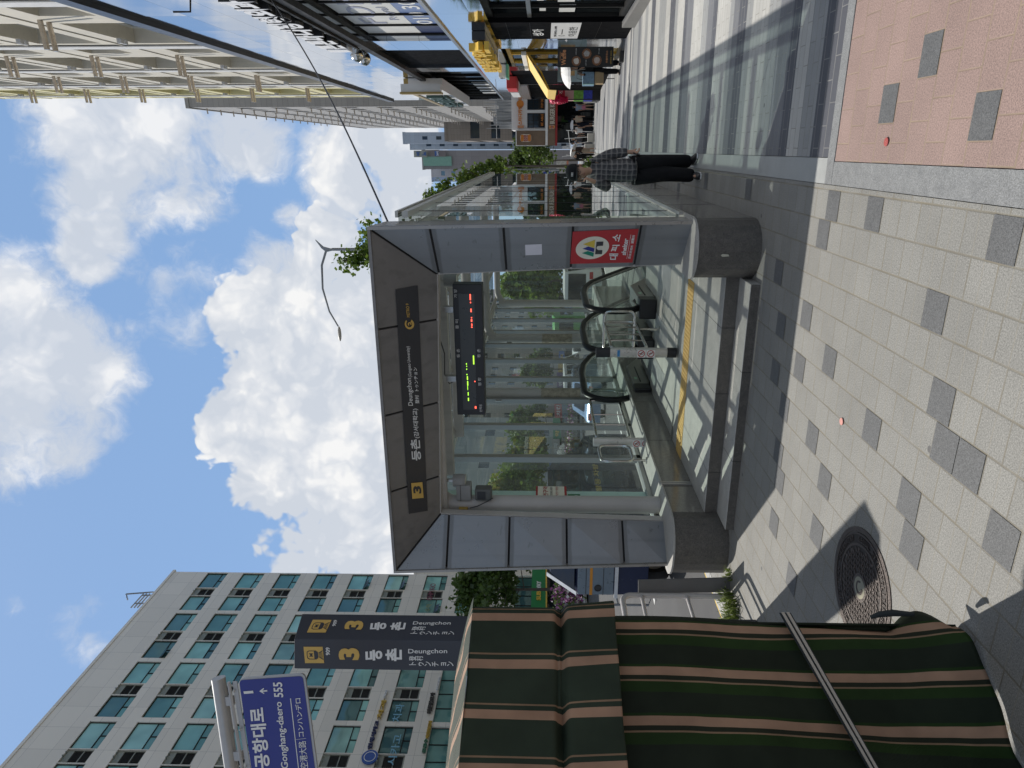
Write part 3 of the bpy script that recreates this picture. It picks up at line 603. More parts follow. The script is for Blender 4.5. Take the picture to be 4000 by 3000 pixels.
# ---- shelter sign on the right pillar
rn = (BR-TR).cross(iTR-TR).normalized(); RP = (((TR+BR+iTR+iBR)/4), rn if rn.y < 0 else -rn)
red = pm('red sign film', (0.42, 0.022, 0.028), 0.4, var=0.06); cream = pm('cream sign film', (0.70, 0.68, 0.58), 0.5, var=0.03)
zs = lambda ox, oy, s, x, y: (3000-(oy+y/s), ox+x/s)
T = lambda x, y: zs(2200, 850, 5.53, x, y)
SS = thing('shelter_sign', 'red shelter sign with tent emblem on the right pillar', 'sign', hit(2060, 2370, RP, 0.01))
b = MB(); b.slab([hit(*T(205, 300), RP, .002), hit(*T(1630, 238), RP, .002), hit(*T(1495, 965), RP, .002), hit(*T(150, 995), RP, .002)], (0, -0.004, 0)); b.build('board', red, SS)
ce = T(630, 640); e = [hit(*T(630+360*math.cos(a)+ (-20)*math.sin(a), 640+243*math.sin(a)-30*math.cos(a)), RP, .0075) for a in [2*math.pi*i/40 for i in range(40)]]
b = MB(); b.slab(e, (0, -0.001, 0)); b.build('emblem_disc', cream, SS)
for nm, colr, pts in (('emblem_tent', (0.62, 0.47, 0.06), [(425, 560), (690, 462), (672, 640)]), ('emblem_tent', (0.02, 0.025, 0.22), [(415, 658), (540, 608), (675, 648), (662, 732)]), ('emblem_tent', (0.0, 0.22, 0.14), [(402, 752), (530, 706), (662, 745), (650, 830)])):
    b = MB(); b.slab([hit(*T(*p), RP, .0095) for p in pts], (0, -0.001, 0)); b.build(nm, pm('emblem %.2f' % colr[0], colr, 0.5, var=0.03), SS)
b = MB(); ar = [(717, 508), (868, 500), (858, 592), (770, 598)]+[(768-50*math.sin(rad(a)), 640-42*math.cos(rad(a))) for a in range(15, 180, 15)]+[(760, 688), (845, 684), (836, 774), (688, 775)]
fan = [hit(*T(*p), RP, .0095) for p in ar]; b.slab(fan, (0, -0.001, 0)); b.build('emblem_gate', signd, SS)
def rt(body, bl, br, tl, w=0.0, mat=None):
    O = hit(*T(*bl), RP, .008); txt(body, O, hit(*T(*br), RP, .008)-O, hit(*T(*tl), RP, .008)-O, mat or wlet, SS, .002, w)
rt('대', (1180, 895), (1190, 762), (990, 895), .02); rt('피', (1165, 712), (1222, 572), (1012, 715), .02); rt('소', (1200, 505), (1240, 355), (1050, 480), .02)
rt('shelter', (1352, 798), (1412, 440), (1250, 790), .02); rt('应急避难所', (1450, 872), (1515, 585), (1396, 870)); rt('避難所', (1520, 545), (1555, 362), (1455, 545))
b = MB(); b.slab([hit(*T(*p), RP, .008) for p in ((1374, 878), (1464, 355), (1458, 353), (1368, 876))], (0, -0.001, 0)); b.build('rule_line', wlet, SS)
PN = lambda x, y: zs(1700, 950, 3.687, x, y)
b = MB(); b.slab([hit(*PN(1295, 20), RP, .002), hit(*PN(1537, 10), RP, .002), hit(*PN(1538, 163), RP, .002), hit(*PN(1300, 172), RP, .002)], (0, -0.002, 0))
tag(b.build('paper_notice', pm('blank paper', (0.66, 0.66, 0.72), 0.8, var=0.03)), 'blank white paper taped to the right grey pillar', 'notice')
b = MB(); b.slab([aty(2114, 2822, 6.299)]+[aty(2120, 2851, 6.299), aty(2113, 2857, 6.299), aty(2107, 2826, 6.299)], (0, -0.02, 0)); 
# ---- hanging LED train board
ledb = pm('led housing', (0.022, 0.023, 0.026), 0.45); scr = pm('led screen', (0.05, 0.052, 0.05), 0.3)
LD = thing('train_display', 'black hanging train display with red and green LED rows', 'display', (-2.2, 7.5, 2.86))
DP = (Vector((0, 7.495, 0)), Vector((0, -1, 0)))
b = MB(); b.box(-2.992, -1.425, 7.5, 7.68, 2.696, 3.030); b.build('housing', ledb, LD, bevel=0.008)
q = [aty(1854, 1790, 7.499), aty(1400, 1810, 7.499), aty(1400, 1862, 7.499), aty(1851, 1853, 7.499)]; b = MB(); b.slab(q, (0, -0.004, 0)); b.build('screen', scr, LD)
redl = pm('red led', (0.3, 0.02, 0.01), 0.5, emit=((1.0, 0.10, 0.06), 3.0)); grl = pm('green led', (0.1, 0.3, 0.01), 0.5, emit=((0.45, 1.0, 0.05), 2.2))
def led(mat, segs):
    b = MB()
    for (ua, ub, v, h) in segs:
        p = aty(ua, v+h/2, 7.4945); q_ = aty(ub, v-h/2, 7.4945); b.box(p.x, q_.x, 7.492, 7.4945, p.z, q_.z)
    b.build('led_row', mat, LD)
led(redl, [(1828, 1851, 1837, 5), (1816, 1821, 1838, 4), (1781, 1794, 1840, 5), (1757, 1761, 1842, 4), (1743, 1753, 1842, 5), (1720, 1724, 1843, 5), (1727, 1736, 1843, 4), (1508, 1512, 1855, 4), (1404, 1413, 1858, 6)])
led(grl, [(1577, 1611, 1850, 5), (1576, 1581, 1822, 3), (1568, 1571, 1823, 3), (1556, 1560, 1823, 3), (1535, 1539, 1824, 3), (1516, 1530, 1826, 4), (1494, 1511, 1827, 4), (1477, 1492, 1827, 2), (1455, 1468, 1829, 3), (1434, 1446, 1830, 4)])
for body, ua, ub, v, h in (('가 양', 1838, 1870, 1786, 12), ('중 미', 1716, 1752, 1792, 12), ('등 촌', 1604, 1638, 1797, 12), ('등 촌', 1604, 1638, 1877, 12), ('염 창', 1494, 1526, 1880, 12), ('신목동', 1392, 1422, 1884, 11)):
    ptxt(body, (ua, v), (ub, v-1), h, DP, wlet, LD, 0.006)
for x in (-2.55, -1.72):
    b = MB(); b.box(x-0.035, x+0.035, 7.52, 7.60, 3.03, 3.16); b.build('hanger', satin, LD, bevel=0.004)
b = MB(); b.tube([(-2.58, 7.56, 3.05), (-2.62, 7.56, 3.12), (-2.5, 7.56, 3.17), (-2.25, 7.56, 3.16), (-2.1, 7.56, 3.2)], 0.008, 6); b.build('cable', blackp, LD)
# ---- flood lamps on the front column, junction boxes
cx, cy = cols[0]
def lampfix(x, y, z, label):
    t = thing('flood_lamp', label, 'lamp', (x, y, z)); b = MB(); b.lathe([(0.0, 0.09), (0.075, 0.09), (0.08, 0.0), (0.075, -0.055), (0.07, -0.06)], (x, y, z), 20); b.build('housing', pm('grey lamp housing', (0.26, 0.26, 0.25), 0.5), t, smooth=True)
    b = MB(); b.lathe([(0.0, -0.058), (0.069, -0.058)], (x, y, z), 20); b.build('lens', pm('frosted lens', (0.7, 0.7, 0.6), 0.3), t); b = MB(); b.box(x-0.015, x+0.015, y-0.015, y+0.015, z+0.09, z+0.2); b.build('bracket', satin, t)
p = aty(1124, 1797, 7.3); lampfix(p.x, p.y, p.z-0.01, 'round grey flood lamp on box beside left column')
p = aty(1905, 1765, 7.9); lampfix(p.x, p.y, p.z, 'round grey flood lamp behind upper right frame corner')
t = thing('junction_box', 'grey square junction box fixed high on the left column', 'box', (cx+0.12, cy-0.03, 2.85)); p = aty(1082, 1812, 7.28)
b = MB(); b.box(p.x-0.10, p.x+0.10, 7.22, 7.36, p.z-0.09, p.z+0.085); b.build('case', pm('grey box paint', (0.24, 0.24, 0.235), 0.5), t, bevel=0.008); b = MB(); b.box(p.x-0.103, p.x+0.103, 7.217, 7.363, p.z+0.03, p.z+0.036); b.build('lid_seam', dark, t)
t = thing('speaker_box', 'dark grey loudspeaker strapped beside the junction box', 'speaker', (cx+0.1, cy, 2.6)); p = aty(1075, 1889, 7.27)
b = MB(); b.box(p.x-0.075, p.x+0.075, 7.20, 7.34, p.z-0.10, p.z+0.10); b.build('case', pm('dark grey plastic', (0.10, 0.105, 0.10), 0.5), t, bevel=0.02, seg=3); b = MB(); b.box(p.x-0.05, p.x+0.05, 7.194, 7.1995, p.z-0.03, p.z+0.07); b.build('grille', blackp, t)
t = thing('alarm_box', 'small yellow box wired on the left column', 'box', (cx-0.05, cy-0.1, 2.85)); p = aty(1010, 1812, 7.22)
b = MB(); b.box(p.x-0.045, p.x+0.03, 7.19, 7.24, p.z-0.05, p.z+0.06); b.build('case', pm('yellow plastic', (0.40, 0.27, 0.06), 0.5), t, bevel=0.008)
b = MB(); a1, a2, a3 = aty(1015, 1835, 7.2), aty(1030, 1880, 7.17), aty(1055, 1925, 7.2); b.tube([a1, (a1+a2)/2+Vector((0, 0, -.02)), a2, (a2+a3)/2+Vector((0, 0, -.01)), a3], 0.006, 6); b.build('cable', blackp, t)
# ---- no smoking poster on the glass behind the column
NP = (Vector((-4.285, 0, 0)), Vector((1, 0, 0)))
t = thing('no_smoking_poster', 'cream no smoking poster with red border behind left column', 'poster', atx(1060, 2150, -4.285))
q0 = atx(1101, 2094, -4.284); q1 = atx(1101, 2212, -4.284); y0_ = q0.y-0.42
b = MB(); b.box(-4.29, -4.284, y0_, q0.y, q1.z, q0.z); b.build('border', pm('poster red', (0.35, 0.03, 0.03), 0.5), t)
b = MB(); b.box(-4.2838, -4.282, y0_+0.012, q0.y-0.005, q1.z+0.03, q0.z-0.025); b.build('sheet', cream, t)
hgt = q0.z-q1.z
pr = pm('poster red', (0.35, 0.03, 0.03), 0.5)
for body, fz, fh, mat, w in (('금연구역', 0.60, 0.17, pr, 0.02), ('NO SMOKING AREA', 0.46, 0.08, pm('poster grey', (0.1, 0.1, 0.1), 0.6), 0), ('10만원', 0.28, 0.08, pr, 0)):
    txt(body, (-4.281, y0_+0.03, q1.z+hgt*fz), (0, q0.y-y0_-0.05, 0), (0, 0, hgt*fh), mat, t, 0.001, w)
t = thing('direction_sticker', 'small green sticker below the no smoking poster', 'sign', atx(1060, 2240, -4.285)); q2 = atx(1070, 2218, -4.284); q3 = atx(1070, 2266, -4.284)
b = MB(); b.box(-4.29, -4.284, q2.y-0.3, q2.y, q3.z, q2.z); b.build('sheet', pm('sticker green', (0.02, 0.16, 0.06), 0.5), t); txt('CLOSED', (-4.2835, q2.y-0.28, q3.z+0.03), (0, 0.25, 0), (0, 0, 0.05), wlet, t, 0.001)
# ================================================================= escalators
rub = pm('black handrail rubber', (0.010, 0.010, 0.011), 0.4, spec=.25); skirt = pm('escalator skirt steel', (0.33, 0.32, 0.30), 0.35, 0.7)
egl = glass('balustrade glass', (0.72, 0.82, 0.79), 0.8, 0.0, 0.06)
def rpath(x, y0, zt, r):
    P = []
    for (yy, zz) in ((16.6, zt-2.35), (15.4, zt-1.65), (14.2, zt-0.95), (13.3, zt-0.45), (12.8, zt-0.20), (12.3, zt-0.05), (11.8, zt), (y0+r+0.05, zt)): P.append(Vector((x, yy, zz)))
    for a in range(0, 181, 15): P.append(Vector((x, y0+r-r*math.sin(rad(a)), zt-r+r*math.cos(rad(a)))))
    P.append(Vector((x, y0+r+0.30, zt-2*r+0.02)))
    return P
def balustrade(x, y0, label):
    t = thing('escalator_balustrade', label, 'escalator', (x, y0, ZF), 'escalator balustrades in the entrance')
    P = rpath(x, y0, 1.32, 0.43)
    b = MB(); b.tube(P, 0.052, 10); b.build('handrail', rub, t, smooth=True)
    Q = rpath(x, y0+0.055, 1.265, 0.375); b = MB(); b.tube(Q, 0.018, 8); b.build('rail_guide', satin, t, smooth=True)
    b = MB()
    for i in range(len(Q)-1):
        a, c = Q[i], Q[i+1]; za = min(a.z-0.9, 0.46) if a.y > 11.85 else 0.46; zc = min(c.z-0.9, 0.46) if c.y > 11.85 else 0.46
        if i < 8 and a.y > c.y: b.quad((x, a.y, za), (x, c.y, zc), (x, c.y, c.z), (x, a.y, a.z))
    ctr = [q for q in Q[7:21]]
    n = len(ctr); b.add(ctr+[Vector((x, ctr[0].y, 0.5))], [tuple(range(n+1))])
    b.build('glass_panel', egl, t)
    b = MB(); b.box(x-0.16, x+0.16, y0+0.12, y0+0.40, ZF, 0.50); b.build('newel_base', blackp, t, bevel=0.02)
    b = MB(); b.slab([(x-0.15, y0+0.40, ZF), (x-0.15, y0+0.40, 0.50), (x-0.15, 11.8, 0.50), (x-0.15, 16.6, -1.9), (x-0.15, 16.6, -2.2), (x-0.15, 12.0, ZF-0.2)], (0.30, 0, 0)); b.build('deck', skirt, t, bevel=0.012)
    b = MB(); b.box(x-0.165, x-0.151, y0+0.5, y0+1.3, 0.36, 0.375); b.box(x+0.151, x+0.165, y0+0.5, y0+1.3, 0.36, 0.375); b.build('skirt_brush', blackp, t)
    b = MB(); b.box(x+0.151, x+0.153, y0+0.62, y0+0.74, 0.40, 0.45); b.box(x-0.04, x+0.04, y0+0.43, y0+0.5, 0.5005, 0.502); b.build('label_sticker', pm('pale green sticker', (0.45, 0.65, 0.5), 0.5), t)
    return t
balustrade(-2.40, 10.42, 'right escalator balustrade next to the red signed pillar')
balustrade(-3.06, 10.42, 'middle escalator balustrade behind the steel gate loops')
balustrade(-3.88, 10.42, 'left escalator balustrade beside the plinth wall')
for xa, xb in ((-3.70, -3.25), (-2.87, -2.57)):
    t = thing('escalator_steps', 'ribbed grey metal escalator steps between %s balustrades' % ('left and middle' if xa < -3.5 else 'middle and right'), 'escalator', ((xa+xb)/2, 10.8, ZF))
    b = MB()
    y, z = 10.76, ZF-0.012
    for i in range(14):
        b.box(xa, xb, y, y+0.395, z-0.25, z); y += 0.4; z -= 0.0 if i < 2 else 0.21
    b.build('tread', pm('escalator tread', (0.22, 0.22, 0.22), 0.5, 0.6), t)
MB().box(-2.24, -1.19, 10.76, 11.9, -0.05, ZF-0.008).build('landing', MATS['landing stone'], SH); MB().box(-3.79, -4.04, 10.76, 11.9, -0.05, ZF).build('landing', MATS['landing stone'], SH)
# ================================================================= gate posts and loops
def loop(pts_c, r=0.10, n=5):
    out_ = []; m_ = len(pts_c)
    for i, p in enumerate(pts_c):
        p = Vector(p); a = (Vector(pts_c[i-1])-p); c = (Vector(pts_c[(i+1) % m_])-p); k = min(r, a.length*.45, c.length*.45)
        a, c = a.normalized()*k, c.normalized()*k
        for j in range(n+1):
            s = j/n; out_.append(p+a*(1-s)**2+c*s**2)
    return out_
def gate(label, corners, bars, legs):
    c0 = sum((Vector(c) for c in corners), Vector())/4
    t = thing('gate_rail', label, 'railing', (c0.x, c0.y, ZF), 'stainless barrier loops')
    b = MB(); b.tube(loop(corners), 0.021, 10, closed=True); b.build('frame', steel, t, smooth=True)
    A, B, C_, D_ = [Vector(c) for c in corners]
    for k in bars:
        b = MB(); b.tube([A+(B-A)*k, D_+(C_-D_)*k], 0.012, 8); b.build('bar', steel, t, smooth=True)
    for (p, q) in legs:
        b = MB(); b.tube([p, q], 0.018, 8); b.lathe([(0.0, 0.008), (0.05, 0.008), (0.05, 0.0), (0.0, 0.0)], q, 12); b.build('leg', steel, t, smooth=True)
gate('steel loop running back from the black topped post', [(-2.57, 8.90, 1.08), (-2.52, 10.22, 1.08), (-2.52, 10.22, 0.60), (-2.57, 8.90, 0.60)], (.28, .5, .78), [])
gate('steel loop standing in front of the middle balustrade', [(-2.98, 10.15, 1.08), (-2.34, 10.15, 1.08), (-2.34, 10.15, 0.62), (-2.98, 10.15, 0.62)], (.3, .5, .7), [((-2.62, 10.15, .62), (-2.62, 10.15, ZF))])
gate('steel loop along the top of the left plinth', [(-3.92, 8.95, 1.24), (-3.92, 11.0, 1.24), (-3.92, 11.0, 0.76), (-3.92, 8.95, 0.76)], (.25, .45, .75), [((-3.92, 10.9, .76), (-3.92, 10.9, PT))])
gate('short steel loop between left post and plinth', [(-3.93, 8.72, 1.24), (-4.0, 8.36, 1.22), (-4.0, 8.36, 0.78), (-3.93, 8.72, 0.80)], (), [((-4.0, 8.40, .78), (-4.0, 8.40, PT))])
def noring(b1, b2, c, r, kind):
    b1.lathe([(r*0.80, 0.0), (r*0.80, 0.0015), (r, 0.0015), (r, 0.0)], c, 24, axis=(0, -1, 0))
    b1.slab([c+Vector((-r*.62, -.0016, r*.50)), c+Vector((-r*.50, -.0016, r*.62)), c+Vector((r*.62, -.0016, -r*.50)), c+Vector((r*.50, -.0016, -r*.62))], (0, -.001, 0))
    b2.lathe([(0.0, .001), (r*.16, .001)], c+Vector((0, 0, r*.42)), 10, axis=(0, -1, 0))
    if kind: b2.lathe([(r*.25, .001), (r*.38, .001)], c+Vector((r*.05, 0, -r*.22)), 14, axis=(0, -1, 0)); b2.slab([c+Vector((-r*.12, -.001, r*.28)), c+Vector((r*.08, -.001, r*.28)), c+Vector((r*.12, -.001, -r*.15)), c+Vector((-r*.08, -.001, -r*.15))], (0, -.0004, 0))
    else: b2.slab([c+Vector((-r*.35, -.001, r*.2)), c+Vector((r*.4, -.001, r*.12)), c+Vector((r*.1, -.001, -r*.1)), c+Vector((r*.35, -.001, -r*.5)), c+Vector((r*.15, -.001, -r*.55)), c+Vector((-.1*r, -.001, -r*.1))], (0, -.0004, 0))
def post(x, y, label, black):
    t = thing('gate_post', label, 'post', (x, y, ZF)); zt = 1.304
    def oval(z0, z1, rx, ry):
        b = MB(); b.slab([(x+rx*math.cos(a), y+ry*math.sin(a), z0) for a in [2*math.pi*i/28 for i in range(28)]], (0, 0, z1-z0)); return b
    oval(ZF+0.12, zt-(0.19 if black else 0.0), .068, .045).build('column', pm('post aluminium', (0.60, 0.585, 0.55), 0.3, 0.4, streak=0.15), t, bevel=0.004)
    oval(ZF, ZF+0.119, .070, .047).build('base_sleeve', blackp if black else satin, t)
    if black: oval(zt-0.189, zt, .070, .047).build('sensor_head', blackp, t, bevel=0.005)
    b1, b2, b3 = MB(), MB(), MB()
    for i, zc in enumerate((0.70, 0.575)): 
        c = Vector((x-0.002, y-0.0475, zc)); b3.box(x-0.056, x+0.052, y-0.0472, y-0.0462, zc-0.056, zc+0.056); noring(b1, b2, c, 0.048, i == 0)
    b3.build('sticker', wlet, t); b1.build('prohibition_ring', pm('ring red', (0.40, 0.02, 0.02), 0.5), t); b2.build('pictogram', blackp, t)
    if black: b = MB(); b.box(x-.045, x+.045, y-.0472, y-.046, 0.985, 1.02); b.build('sticker', pm('sticker blue', (0.05, 0.25, 0.55), 0.5), t)
post(-2.59, 8.79, 'black topped steel gate post with two prohibition stickers', True)
post(-3.90, 8.78, 'plain steel gate post with two prohibition stickers near plinth', False)

# ================================================================= striped market booth
A0 = gnd(584, 3747); B0 = gnd(69, 4000); TT = Vector((B0.x-A0.x, B0.y-A0.y, 0)).normalized(); NN = Vector((-TT.y, TT.x, 0))
if NN.dot(-A0) < 0: NN = -NN
BP = (Vector((A0.x, A0.y, 0)), NN)
sU = lambda U, V=2400: (hit(U, V, BP)-BP[0]).dot(TT)
PER = sU(391)-sU(566); S0 = sU(566)
def tarpmat(name, wob, flip=False):
    M = bpy.data.materials.new(name); M.use_nodes = True; t = M.node_tree; t.nodes.clear()
    pos = nd(t, 'NewGeometry').outputs['Position']
    s = nd(t, 'VectorMath', {0: pos, 1: tuple(TT)}, operation='DOT_PRODUCT').outputs['Value']
    nz = nd(t, 'TexNoise', {'Vector': nd(t, 'Mapping', {'Vector': pos, 'Scale': (2.5, 2.5, 2.0)}).outputs[0], 'Scale': 1.0, 'Detail': 2.0}).outputs['Fac']
    s = math_(t, 'ADD', math_(t, 'SUBTRACT', s, BP[0].dot(TT)+S0), math_(t, 'MULTIPLY', math_(t, 'SUBTRACT', nz, 0.5), wob))
    f = math_(t, 'FRACT', math_(t, 'ADD', math_(t, 'DIVIDE', s, PER), 10.0))
    if flip: f = math_(t, 'FRACT', math_(t, 'SUBTRACT', 1.18, f))
    peach, dg, dk, mg = (0.40, 0.25, 0.165), (0.026, 0.030, 0.018), (0.019, 0.026, 0.016), (0.022, 0.046, 0.012)
    if flip: dg = dk = mg = (0.036, 0.050, 0.033)
    c = ramp(t, f, [(0.0, peach), (0.18, dg), (0.275, (0.27, 0.18, 0.11)), (0.31, mg), (0.52, dk), (0.94, mg)], 'CONSTANT')
    v = nd(t, 'TexNoise', {'Vector': pos, 'Scale': 5.0, 'Detail': 5.0}).outputs['Fac']; k = nd(t, 'MapRange', {'Value': v, 'From Min': 0.3, 'From Max': 0.7, 'To Min': 0.8, 'To Max': 1.2}).outputs[0]
    c = mixc(t, 1.0, c, nd(t, 'CombineXYZ', {0: k, 1: k, 2: k}).outputs[0], 'MULTIPLY')
    wv = nd(t, 'TexWave', {'Vector': pos, 'Scale': 260.0, 'Distortion': 0.5}).outputs['Fac']
    bp = nd(t, 'Bump', {'Height': math_(t, 'ADD', math_(t, 'MULTIPLY', wv, 0.2), v), 'Strength': 0.25, 'Distance': 0.01})
    pb = nd(t, 'BsdfPrincipled', {'Base Color': c, 'Roughness': 0.62, 'Normal': bp.outputs[0]}); pb.inputs['Specular IOR Level'].default_value = 0.15
    tl = nd(t, 'BsdfTranslucent', {'Color': c}); mx = nd(t, 'MixShader', {0: 0.15, 1: pb.outputs[0], 2: tl.outputs[0]})
    o = nd(t, 'OutputMaterial'); t.links.new(mx.outputs[0], o.inputs[0]); return M
tarp = tarpmat('striped green tarpaulin', 0.03); tarpv = tarpmat('striped green valance', 0.015, True)
BT = thing('market_booth', 'market booth wrapped in dark green and peach striped tarpaulin', 'booth', (A0.x, A0.y, 0))
def cloth(name, s0, s1, z0, z1, ofs, ns=70, nz_=60, mat=None):
    b = MB()
    for j in range(nz_+1):
        for i in range(ns+1):
            s = s0+(s1-s0)*i/ns; z = z0+(z1-z0)*j/nz_
            p = BP[0]+TT*s; o, ds, dz = ofs(s, z); p = p+NN*o+TT*ds; p.z = z+dz; b.v.append(p)
    for j in range(nz_):
        for i in range(ns): a = j*(ns+1)+i; b.f.append([a, a+1, a+ns+2, a+ns+1]); b.mi.append(0)
    o = b.build(name, mat or tarp, BT, smooth=True); so = o.modifiers.new('solid', 'SOLIDIFY'); so.thickness = 0.003; return o
def body_of(s, z):
    k = max(0, 1-z/1.7)
    o = 0.026*math.sin(s*9+z*2.2)*k+0.012*math.sin(s*21+1.3*z)*k-0.02*math.sin(z*3.3)
    o += 0.05*max(0, 0.35-z)*math.sin(s*6+1)
    edge = max(0, 0.10-s)/0.10
    dz = 0.0
    if s < 0.22 and z < 0.30: o += 0.25*(0.30-z)*(1-s/0.22)**1.5; dz = 0.05*(1-s/0.22)*max(0, 0.2-z)/0.2
    ds = 0.03*math.sin(z*2.6+0.6)*0.4+0.055*k*k
    if z < 0.34 and s < 0.15: ds -= 0.10*math.sin(math.pi*min(1, (0.34-z)/0.30))*(1-s/0.15)
    o -= 0.10*edge*edge*0.5
    return o, ds, dz
cloth('side_cloth', 0.0, 2.6, 0.012, 1.80, body_of, 110, 90)
def val_of(s, z):
    o = 0.07+0.010*math.sin(s*11)
    if z < 1.93: k = (1.93-z)/0.25; o += 0.02+0.035*k+0.014*math.sin(s*15+2)*k
    o -= 0.055*math.exp(-((z-1.915)/0.018)**2)*(1+0.5*math.sin(s*13))
    ds = 0.012*math.exp(-((z-1.90)/0.05)**2)*math.sin(s*17)+(0.02*(1.93-z)/0.25*math.sin(s*7) if z < 1.93 else 0)
    e = max(0, 0.05-s)/0.05
    return o-0.05*e*e, ds-0.02, 0
cloth('valance', 0.0, 2.6, 1.665, 2.335, val_of, 110, 70, tarpv)
b = MB()     # end walls and sloping roof
IN = -NN
def BPt(s, d, z): p = BP[0]+TT*s+IN*d; return Vector((p.x, p.y, z))
b.slab([BPt(0.02, 0.02, 0.02), BPt(0.02, 1.5, 0.02), BPt(0.02, 1.5, 2.3), BPt(0.02, 0.02, 2.3)], TT*0.01); b.build('end_cloth', tarp, BT)
b = MB(); n = 24
for i in range(n+1):
    for j in range(13):
        s = -0.02+2.64*i/n; d = -0.075+0.80*j/12; z = 2.337+0.155*(j/12)**0.9+0.006*math.sin(i*1.1)*math.sin(j*.8); b.v.append(BPt(s-0.02, d, z))
for i in range(n):
    for j in range(12): a = i*13+j; b.f.append([a, a+1, a+14, a+13]); b.mi.append(0)
rt_ = pm('sunlit translucent canopy film', (0.30, 0.36, 0.30), 0.5)
b.build('canopy', tarpmat('striped canopy film', 0.015, True), BT, smooth=True)
b = MB(); b.slab([BPt(-.02, 0.72, 2.30), BPt(2.6, 0.72, 2.30), BPt(2.6, 0.74, 2.30), BPt(-.02, 0.74, 2.30)], (0, 0, .19)); b.build('ridge_bar', satin, BT)
for s in (0.05, 2.5):
    b = MB(); p = BPt(s, 0.1, 0); b.tube([p, p+Vector((0, 0, 2.3))], 0.02, 8); b.build('frame_post', satin, BT)
ST = thing('elastic_strap', 'dark webbing strap with pale stripes pulled round the booth', 'strap', hit(300, 3200, BP, .05))
strapc = [pm('strap dark', (0.012, 0.018, 0.02), 0.7), pm('strap pale', (0.42, 0.38, 0.32), 0.8)]
b = MB(); 
for k, (u, v) in enumerate(((0, .16), (.16, .40), (.40, .60), (.60, .84), (.84, 1.0))):
    b.cm = k % 2; P = []
    for i in range(25):
        f_ = i/24; U = 590-640*f_; V = 3057+361*f_; w0 = -20+44*u; w1 = -20+44*v
        P.append((hit(U, V+w0, BP, .035+.006*(k % 2)), hit(U, V+w1, BP, .035+.006*(k % 2))))
    for (a, c), (a2, c2) in zip(P, P[1:]): b.slab([a, c, c2, a2], NN*0.004)
b.build('webbing', strapc, ST)
t = tag(MB().tube([hit(588, 3400, BP, .0), hit(592, 3430, BP, .02), hit(593, 3480, BP, .03), hit(588, 3560, BP, .03)], [0.008, .014, .016, .010], 8).build('tie_cord', strapc[0], smooth=True), 'black cord bundle hanging on the booth edge beside manhole', 'cord')

